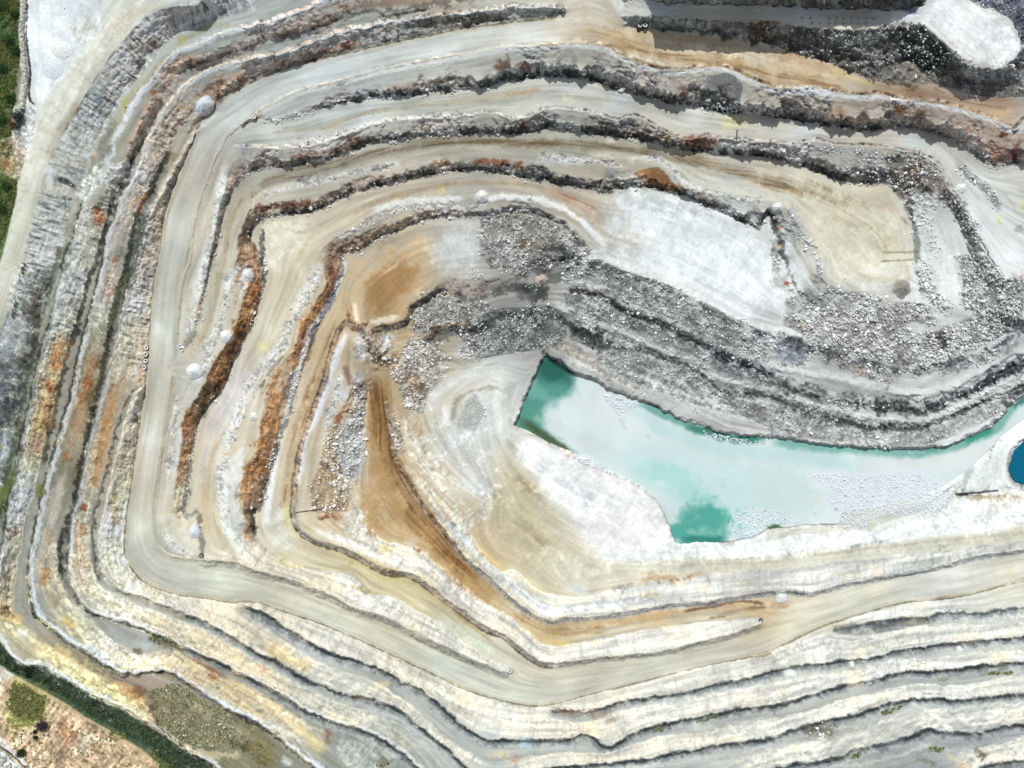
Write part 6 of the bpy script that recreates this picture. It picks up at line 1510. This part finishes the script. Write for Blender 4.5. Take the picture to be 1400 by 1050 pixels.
tufts('dry_scrub', [("T02 600,740 720,700 850,760 1050,880 1050,980 900,960 750,950 640,860", .2, .75), ("T12 0,920 50,1000 60,1070 0,1060", .5, .6), ("T12 520,1005 560,1050 490,1040", .4, .5),
    ("T22 560,895 650,870 650,890 580,905", .5, .4), ("T22 750,860 850,825 850,840 760,865", .5, .4), ("T32 460,815 550,795 540,810 470,830", .4, .4), ("T32 860,660 1000,650 1000,660 870,670", .4, .4), ("T32 340,995 390,985 385,1005 345,1010", .4, .3), ("T32 650,960 730,970 700,985", .4, .4), ("T32 670,680 750,680 740,690", .4, .4),
    ("T01 30,930 60,900 20,1050 -10,1050", .5, .1), ("T02 0,0 12,0 0,60 -30,90", .5, .1), ("T01 165,930 185,930 170,1020 155,1020", .4, .3), ("T01 90,30 110,30 60,260 50,250", .2, .4), ("T22 1035,72 T32 30,60 70,60 20,72", .5, .1),
    ("T01 500,60 540,60 500,200 450,300 440,290", .25, .4), ("T02 600,520 700,510 740,560 640,540", .35, .5), ("T00 500,470 530,380 545,370 520,440", .15, .4)], 9, .65, (.05, .085, .025), (.34, .31, .18))
# ------------------------------------------------------------------ separate things
def P3(u, v, dz=0.0):
    return (float(sample(XW, u, v)), float(sample(YW, u, v)), float(sample(ZT, u, v)) + dz)
def simple_mat(name, col, rough=.8, metal=0.0):
    m = bpy.data.materials.new(name); m.use_nodes = True
    t = m.node_tree; b = t.nodes['Principled BSDF']
    b.inputs['Roughness'].default_value = rough; b.inputs['Metallic'].default_value = metal
    n = t.nodes.new('ShaderNodeTexNoise'); n.inputs['Scale'].default_value = 3.0; n.inputs['Detail'].default_value = 4
    r = t.nodes.new('ShaderNodeValToRGB')
    r.color_ramp.elements[0].color = (*[c * .75 for c in col], 1); r.color_ramp.elements[1].color = (*[min(c * 1.2, 1) for c in col], 1)
    t.links.new(n.outputs[0], r.inputs[0]); t.links.new(r.outputs[0], b.inputs['Base Color'])
    return m
M_RUBBER = simple_mat('worn_rubber', (.045, .043, .04))
M_PAINT = simple_mat('dusty_white_paint', (.62, .62, .6))
M_STEEL = simple_mat('rusty_steel', (.07, .055, .045), .6, .3)
M_BARK = simple_mat('bark', (.12, .09, .06))

def thing(name, label, cat, loc, rz=0, group=None):
    o = bpy.data.objects.new(name, None); o.empty_display_size = .5
    o.location = loc; o.rotation_euler = (0, 0, rz); COL.objects.link(o)
    o['label'] = label; o['category'] = cat
    if group: o['group'] = group
    return o

def lathe(name, prof, n=40, bump=None):
    prof = np.array(prof); k = len(prof)
    a = np.arange(n) / n * 2 * math.pi
    rr = np.repeat(prof[None, :, 0], n, 0)
    if bump is not None: rr = rr + bump(a[:, None], prof[None, :, 1])
    co = np.stack([rr * np.cos(a)[:, None], rr * np.sin(a)[:, None], np.repeat(prof[None, :, 1], n, 0)], -1).reshape(-1, 3)
    i = np.arange(n)[:, None]; j = np.arange(k)[None, :]
    q = np.stack([i * k + j, ((i + 1) % n) * k + j, ((i + 1) % n) * k + (j + 1) % k, i * k + (j + 1) % k], -1).reshape(-1, 4)
    return mesh_from(name, co, q, None, False)
# an old dump-truck tyre laid flat as a road marker, its upper wall painted white
tyre_me = lathe('tyre', [(.62, .05), (.60, .3), (.60, .62), (.66, .78), (.95, .86), (1.12, .80), (1.24, .62), (1.26, .2), (1.18, .02), (.8, 0)], 48,
                lambda a, z: np.where((z > .1) & (z < .75), .05 * np.sign(np.sin(a * 16)), 0))
side_me = lathe('painted_sidewall', [(.66, .80), (.68, .85), (.94, .925), (1.12, .87), (1.14, .82), (.95, .83)], 48)
bead_me = lathe('bead_rim', [(.56, .62), (.56, .80), (.64, .84), (.65, .70)], 40)
def make_tyre(loc, label, group=None, painted=True):
    t = thing('tyre', label, 'tyre', loc, group=group)
    link('tread', tyre_me, M_RUBBER, t)
    if painted: link('painted_sidewall', side_me, M_PAINT, t)
    link('bead_rim', bead_me, M_PAINT if painted else M_STEEL, t)
    return t
for (u_, v_), lb in zip([(200.8, 475.5), (200.3, 484.5), (200, 493.5), (197.8, 502.6)],
        ['white rimmed tyre at the upper end of the row of four beside the haul road', 'second white rimmed tyre from the top in the row of four beside the haul road',
         'third white rimmed tyre from the top in the row of four beside the haul road', 'lowest white rimmed tyre, set slightly left, in the row of four beside the haul road']):
    make_tyre(P3(u_, v_, -.1), lb, 'tyres in a row beside the haul road')
for u_, v_, lb, pt in [(246.6, 473.6, 'single white rimmed tyre at the tip of the long narrow rock ridge', True),
                       (347.5, 160, 'lone tyre at the left tip of the grey rock wedge below the upper haul road', True),
                       (770, 14.5, 'dark tyre on the end of the rock bank where the top roads meet', False),
                       (875, 35, 'left tyre of the pair below the white bench by the brown road', True),
                       (881.8, 35.2, 'right tyre of the pair, with the darker hole, below the white bench', True),
                       (275.6, 759, 'dark tyre standing at the corner of the white spoil by the lower road fork', False),
                       (697.5, 916.5, 'small tyre at the pointed end of the bank where two lower roads join', True),
                       (1040, 848.5, 'dark tyre at the right tip of the white strip below the brown ramp', False)]:
    make_tyre(P3(u_, v_, 0), lb, None, pt)

def heap(u_, v_, r_, h, col, label, ex=1.0, rz=0.0, seed=0, group=None, name='stockpile', cat='stockpile', lumpy=.06):
    """a tipped cone of crushed stone, following the ground"""
    rg = np.random.default_rng(seed + int(u_))
    nr, na = 14, 56
    a = np.arange(na) / na * 2 * math.pi
    edge = 1 + sum(rg.normal(0, .13 / k) * np.cos(k * a + rg.random() * 6) for k in (2, 3, 4, 5, 7, 9))
    x0, y0, z0 = P3(u_, v_)
    co = []
    for i in range(nr):
        t = i / (nr - 1)
        rr = t * r_ * S * edge
        px, py = rr * np.cos(a) * ex, rr * np.sin(a)
        qx, qy = px * math.cos(rz) - py * math.sin(rz), px * math.sin(rz) + py * math.cos(rz)
        prof = (1 - t) * (1 + .22 * np.abs(np.cos(a * 2.5 + v_)) * t)
        h_ = h * .8
        g = sample(ZT, u_ + qx / S, v_ - qy / S) - z0
        g = g * t + (1 - t) * g.mean()
        zz = g + h_ * prof * (1 + lumpy * np.sin(a * 5 + i) * t + rg.normal(0, lumpy, na) * t) - (.35 if i == nr - 1 else 0)
        co.append(np.stack([qx, qy, zz], 1))
    co = np.array(co).reshape(-1, 3)
    i = np.arange(nr - 1)[:, None]; j = np.arange(na)[None, :]
    q = np.stack([i * na + j, (i + 1) * na + j, (i + 1) * na + (j + 1) % na, i * na + (j + 1) % na], -1).reshape(-1, 4)
    c = np.tile(np.array([*col, .6]), (len(co), 1)); c[:, :3] *= rg.uniform(.86, 1.08, (len(co), 1))
    gc = sample(ALB, u_ + co[:, 0] / S, v_ - co[:, 1] / S)[:, :3]; te = np.repeat(np.linspace(0, 1, nr), na)[:, None] ** 4 * .85
    c[:, :3] = c[:, :3] * (1 - te) + gc * te
    o = link(name, mesh_from(name, co, q, c, True), M_ROCK, label=label, category=cat)
    o.location = (x0, y0, z0)
    if group: o['group'] = group
    return o
W_ = (.62, .635, .62); WB = (.56, .59, .63)
heap(265.5, 508, 11.5, 3.4, W_, 'bright white cone of crushed stone beside the fork at the middle left')
heap(309, 460, 9.5, 2.2, W_, 'rounded white pile beside the upper part of the orange rock face', seed=2)
heap(338, 376, 9.5, 2.6, W_, 'white pile at the head of the orange rock face, below the grey bench', seed=3)
heap(347, 569.5, 6.5, 1.8, W_, 'small white pile on the bank between the two rust coloured faces', seed=4)
heap(266, 727, 10.5, 2.4, WB, 'bluish white pile on the spoil at the lower road fork', ex=.8, seed=5)
heap(659.5, 269, 10, 3.2, W_, 'clean white round pile on the edge of the bench above the rubble lobe', ex=.95, seed=6)
heap(723.5, 271, 3.6, 1.6, W_, 'little white heap at the bench edge right of the clean round pile', seed=7)
heap(1080.3, 922.5, 9, 1.9, W_, 'round white pile on the bench below the main road, lower right', seed=8)
heap(1164, 909, 6.5, 3.2, (.66, .67, .65), 'white spill cone at the notch in the lower right terrace', ex=.8, seed=9)
heap(1312, 888.5, 5.5, 1.6, W_, 'small pale pile on the lower right bench near the picture edge', seed=10)
heap(1081, 742.5, 9, 1.2, W_, 'low round white pile on the strip between lake and floor road', seed=11)
heap(1068, 816, 9.5, 1.6, W_, 'white pile beside the end of the brown ramp where it meets the main road', seed=12)
heap(1062.5, 284, 8, 2.6, W_, 'white pile at the top corner of the pale plateau near the sandy yard', ex=1.1, seed=13)
heap(1315, 257.5, 7, 1.6, W_, 'smooth white pile on the pale ground at the upper right', seed=14)
heap(279, 143, 14, 3.2, WB, 'large bluish white pile leaning on the face beside the upper haul road bend', ex=.75, rz=-.7, seed=15)
heap(1232.5, 394, 14.5, 3.6, (.21, .2, .16), 'brown grey cone of earth standing alone on the sandy yard', ex=.95, seed=16, name='earth_mound', cat='mound', lumpy=.04)
heap(72, 93, 15, 1.1, WB, 'wide bluish white pile beside the pale track at the upper left', ex=.9, rz=.5, seed=17)
heap(85, 68, 12, 1.0, W_, 'snow white spread pile above the bluish one at the upper left', ex=1.2, rz=.2, seed=18)
heap(740, 383, 9, 2.8, (.42, .36, .31), 'pinkish brown rock knob between the two rubble hollows', ex=1.1, seed=21, name='rock_knob', cat='rock', lumpy=.16)
heap(1364, 213, 7, 3.0, (.36, .2, .15), 'reddish rock knob on the face near the right edge', seed=22, name='rock_knob', cat='rock', lumpy=.2)

# blast holes drilled in rows on the upper right bench
hole_pts = [(1134, 25.5), (1143.5, 25), (1153.5, 25.6), (1163.5, 25.4), (1173.5, 25.5), (1184, 25.6), (1195, 26.2), (1121.5, 32), (1133, 32), (1142.5, 31.5), (1153, 32.6), (1163.5, 32), (1173.5, 33), (1184.5, 32), (1227, 27.5), (1235.5, 29.2), (1245.7, 30.3), (1257, 31.2), (1108, 24.8), (1096, 24.4), (1110, 31.6)]
cone = lathe('cuttings_cone', [(.12, .34), (.3, .36), (.62, .16), (.85, -.08), (.1, -.2)], 20, lambda a, z: .07 * np.sin(a * 3) + .05 * np.sin(a * 7))
pit_ = lathe('drill_hole', [(.02, .30), (.06, .345), (.13, .352), (.14, .30)], 14)
M_CUT = simple_mat('drill_cuttings', (.30, .32, .32)); M_BLACK = simple_mat('hole_black', (.01, .01, .01))
for u_, v_ in hole_pts:
    t = thing('blast_hole', 'small grey ring of drill cuttings round a blast hole on the white upper bench', 'blast hole', P3(u_, v_, .02), rz=u_, group='blast holes in rows on the upper bench')
    link('cuttings', cone, M_CUT, t); link('hole', pit_, M_BLACK, t)

# pipes
def tube_me(name, pts, r_, n=10):
    pts = [Vector(p) for p in pts]; co = []; 
    for i, p in enumerate(pts):
        d = (pts[min(i + 1, len(pts) - 1)] - pts[max(i - 1, 0)]).normalized()
        s = d.cross(Vector((0, 0, 1))).normalized(); w = s.cross(d)
        for k in range(n):
            a = k / n * 2 * math.pi
            co.append(p + s * r_ * math.cos(a) + w * r_ * math.sin(a))
    m = len(pts)
    q = [[i * n + k, (i + 1) * n + k, (i + 1) * n + (k + 1) % n, i * n + (k + 1) % n] for i in range(m - 1) for k in range(n)]
    return mesh_from(name, np.array([c[:] for c in co]), np.array(q), None, True)
def pipe(pts, r_, label, mat):
    W = [P3(u_, v_, r_ * .8 + dz) for u_, v_, dz in pts]
    b = Vector(W[0]); t = thing('pipe', label, 'pipe', b)
    L_ = [Vector(w) - b for w in W]
    link('pipe_run', tube_me('pipe_run', L_, r_), mat, t)
    for e, f in ((L_[0], L_[1]), (L_[-1], L_[-2])):
        d = (f - e).normalized()
        link('flange', tube_me('flange', [e - d * .02, e + d * .18], r_ * 1.5), mat, t)
pipe([(1007.6, 178.5, .2), (1007, 186, .2), (1006.4, 194, .3)], .32, 'short dark pipe lying across the bench edge beside the yellow patch', M_STEEL)
pipe([(870.3, 86, .1), (870, 95, .3), (869.7, 106, .3)], .4, 'pale drain pipe running down the face below the brown road', simple_mat('pale_pipe', (.4, .42, .42)))
pipe([(404, 700.5, .1), (415, 699, .2), (428, 697, .2), (440, 695.5, .1)], .22, 'thin dark pipe crossing the bank beside the lower brown rubble', M_STEEL)
pipe([(1306, 674.8, .2), (1325, 674.5, .2), (1348, 672, .2), (1364, 670.5, .1)], .35, 'dark tube added for the shadowed edge of the silt bank at the right end of the lake', M_STEEL)  # dark tube added to draw the bank's shadowed edge

# the stone wall between the field and the quarry yard
def wall(pts, w, h, label):
    Q, _, s = densify(parse(pts), 2.0); nn, _ = normals(Q); rg = np.random.default_rng(4)
    base = Vector(P3(*Q[0])); prof = [(-1, -.3), (-.9, .45), (-.55, .9), (0, 1), (.55, .88), (.9, .5), (1, -.3)]
    co = []
    for i, (p, n) in enumerate(zip(Q, nn)):
        for a, b in prof:
            o_ = a * w * (1 + rg.normal(0, .10))
            x, y, z = P3(p[0] + n[0] * o_, p[1] + n[1] * o_)
            zc = P3(*p)[2]
            co.append((x - base.x, y - base.y, zc - base.z + b * h * (1 + rg.normal(0, .13))))
    k = len(prof); m = len(Q)
    q = [[i * k + j, i * k + j + 1, (i + 1) * k + j + 1, (i + 1) * k + j] for i in range(m - 1) for j in range(k - 1)]
    c = np.array([.56, .54, .47, 1.0]) * rg.uniform(.72, 1.12, (len(co), 1)); c[:, 3] = 1
    o = link('stone_wall', mesh_from('stone_wall', np.array(co), np.array(q), c, False), M_ROCK, label=label, category='wall')
    o.location = base
wall("F 34,-70 33,-20 32.5,20 30,45 32,70 35,100 34,125 31,150", 3.6, 1.9, 'long pale stone wall between the green field and the quarry yard')

# shrubs
def shrub(u_, v_, r_, h, col, label, seed, dens=900):
    rg = np.random.default_rng(seed); t = thing('shrub', label, 'shrub', P3(u_, v_))
    n = dens; d = rg.normal(size=(n, 3)); d /= np.linalg.norm(d, axis=1)[:, None]
    lob = 1 + .22 * np.sin(d[:, 0] * 5 + seed) * np.sin(d[:, 1] * 4 + 1) + .15 * np.sin(d[:, 2] * 7)
    p = d * (rg.random(n) ** .35 * lob)[:, None] * np.array([r_, r_ * .9, h * .5]) + np.array([0, 0, h * .6])
    w = rg.uniform(.14, .34, n)
    e1 = rg.normal(size=(n, 3)); e1 /= np.linalg.norm(e1, axis=1)[:, None]
    e2 = np.cross(e1, rg.normal(size=(n, 3))); e2 /= np.linalg.norm(e2, axis=1)[:, None]
    co = np.stack([p - e1 * w[:, None], p + e2 * w[:, None] * .6, p + e1 * w[:, None], p - e2 * w[:, None] * .6], 1).reshape(-1, 3)
    c = np.repeat(np.array(col) * rg.uniform(.5, 1.5, (n, 1)), 4, 0)
    link('foliage', mesh_from('foliage', co, np.arange(n * 4).reshape(-1, 4), c), M_LEAF, t)
    for k in range(3):
        a = k * 2.1 + seed
        link('stem', tube_me('stem', [(0, 0, -.2), (.12 * math.cos(a), .12 * math.sin(a), h * .3), (.4 * r_ * math.cos(a), .4 * r_ * math.sin(a), h * .7)], .07, 6), M_BARK, t)
shrub(60, 990, 3.0, 3.6, (.055, .04, .05), 'dark purplish oval shrub in the lower left field', 1, 1500)
shrub(30.5, 1027.5, 2.5, 2.6, (.04, .05, .018), 'dark green round shrub near the pale track in the bottom left corner', 2, 1200)
shrub(48.5, 1000, 1.0, 1.2, (.03, .035, .02), 'small black green shrub just left of the dark oval one', 3, 350)
shrub(49.5, 1007.5, 1.1, 1.2, (.03, .035, .02), 'small black green shrub below left of the dark oval one', 4, 350)
shrub(27, 160, 3.4, 3.0, (.03, .055, .035), 'dark shrub where the stone wall ends beside the pale track', 5, 1300)
shrub(20, 172, 1.8, 1.8, (.12, .05, .03), 'reddish low shrub at the lower end of the stone wall', 6, 500)
for k, (u_, v_, r_, lb) in enumerate([(3, 8, 3.6, 'dense green shrub at the very top left corner'), (22, 20, 2.6, 'green shrub near the top of the stone wall'), (14, 55, 3.4, 'broad dark green shrub in the field halfway along the stone wall'),
        (24, 70, 2.8, 'deep green shrub pressed against the middle of the stone wall'), (5, 95, 2.8, 'green shrub on the left edge below the field middle'), (15, 135, 2.6, 'green shrub near the lower end of the field wall'),
        (4, 165, 2.6, 'bushy green shrub at the left edge above the bare patch'), (10, 255, 2.6, 'green shrub beside the pale track below the bare patch'), (3, 285, 2.8, 'green shrub at the left edge beside the narrowing track')]):
    shrub(u_, v_, r_, r_ * .8, (.035, .085, .022), lb, 10 + k, 800)

# ------------------------------------------------------------------ boulders big enough to count
ZN = [(1240, 420, 150, 'pale angular boulder in the bouldery rubble below the sandy yard', 'boulders below the sandy yard'),
      (1290, 330, 90, 'pale boulder on the rubble ridge right of the sandy yard', 'boulders on the ridge right of the sandy yard'),
      (1240, 60, 170, 'grey boulder on the dark rubble slope under the upper right plateau', 'boulders under the upper right plateau'),
      (985, 145, 60, 'white boulder in the talus fan below the brown road', 'boulders in the talus fan'),
      (900, 450, 140, 'grey white boulder on the terraced rubble slope north of the lake', 'boulders on the terraced slope'),
      (620, 470, 110, 'pale boulder in the rubble hollow left of the lake', 'boulders in the rubble hollow'),
      (460, 640, 90, 'pale boulder on the spoil between the two brown ramps', 'boulders between the brown ramps'),
      (1100, 350, 80, 'white boulder on the low ridge left of the sandy yard', 'boulders on the ridge left of the sandy yard')]
BM = []
for k, (v, f) in enumerate(BIG):
    c = np.tile(np.array([.66, .66, .635, 1]) * (.8 + .05 * k), (len(v), 1))
    me = mesh_from('boulder', v, f, c); me.materials.append(M_BOULDER); BM.append(me)
proto = None
extra = [(1254.6, 369, 1.5), (1265, 391, 1.9), (1268.5, 367, 1.1), (1262, 373, 1.1), (1274, 372, 1.1), (1266.5, 383, 1.0), (1264, 357.5, 1.2), (1261, 384, 1.1), (1271, 378.5, 1.1), (1186, 407, 1.4), (1191, 409.5, 1.2), (1203, 407, 1.3), (1196.5, 410, 1.1), (1212, 406, .9), (1175, 405, .9), (1262, 434, 1.0), (1254, 414, 1.1), (1147, 392, .9), (1145, 399, .9), (1155, 380, .8), (1105, 440, 1.5), (1128, 450, 1.6), (1092, 446, 1.0)]
r = np.random.default_rng(77)
allb = [(a, b, c) for a, b, c in extra] + [(b[0], b[1], b[2]) for b in BOUL]
for (u_, v_, rd) in allb:
    dd = [math.hypot(u_ - z[0], v_ - z[1]) / z[2] for z in ZN]; j = int(np.argmin(dd))
    lb, gp = (ZN[j][3], ZN[j][4]) if dd[j] < 1.25 else ('loose pale boulder lying on a terrace of the quarry wall', 'loose boulders on the terraces')
    me = BM[int(r.integers(len(BM)))]
    if proto is None: o = bpy.data.objects.new('boulder', me); proto = o
    else: o = proto.copy(); o.data = me
    COL.objects.link(o)
    x_, y_, z_ = P3(u_, v_)
    o.location = (x_, y_, z_ + rd * .25); o.scale = (rd, rd * r.uniform(.75, 1), rd * r.uniform(.7, .95)); o.rotation_euler = (r.normal(0, .25), r.normal(0, .25), r.random() * 6.28)
    o['label'] = lb; o['category'] = 'boulder'; o['group'] = gp
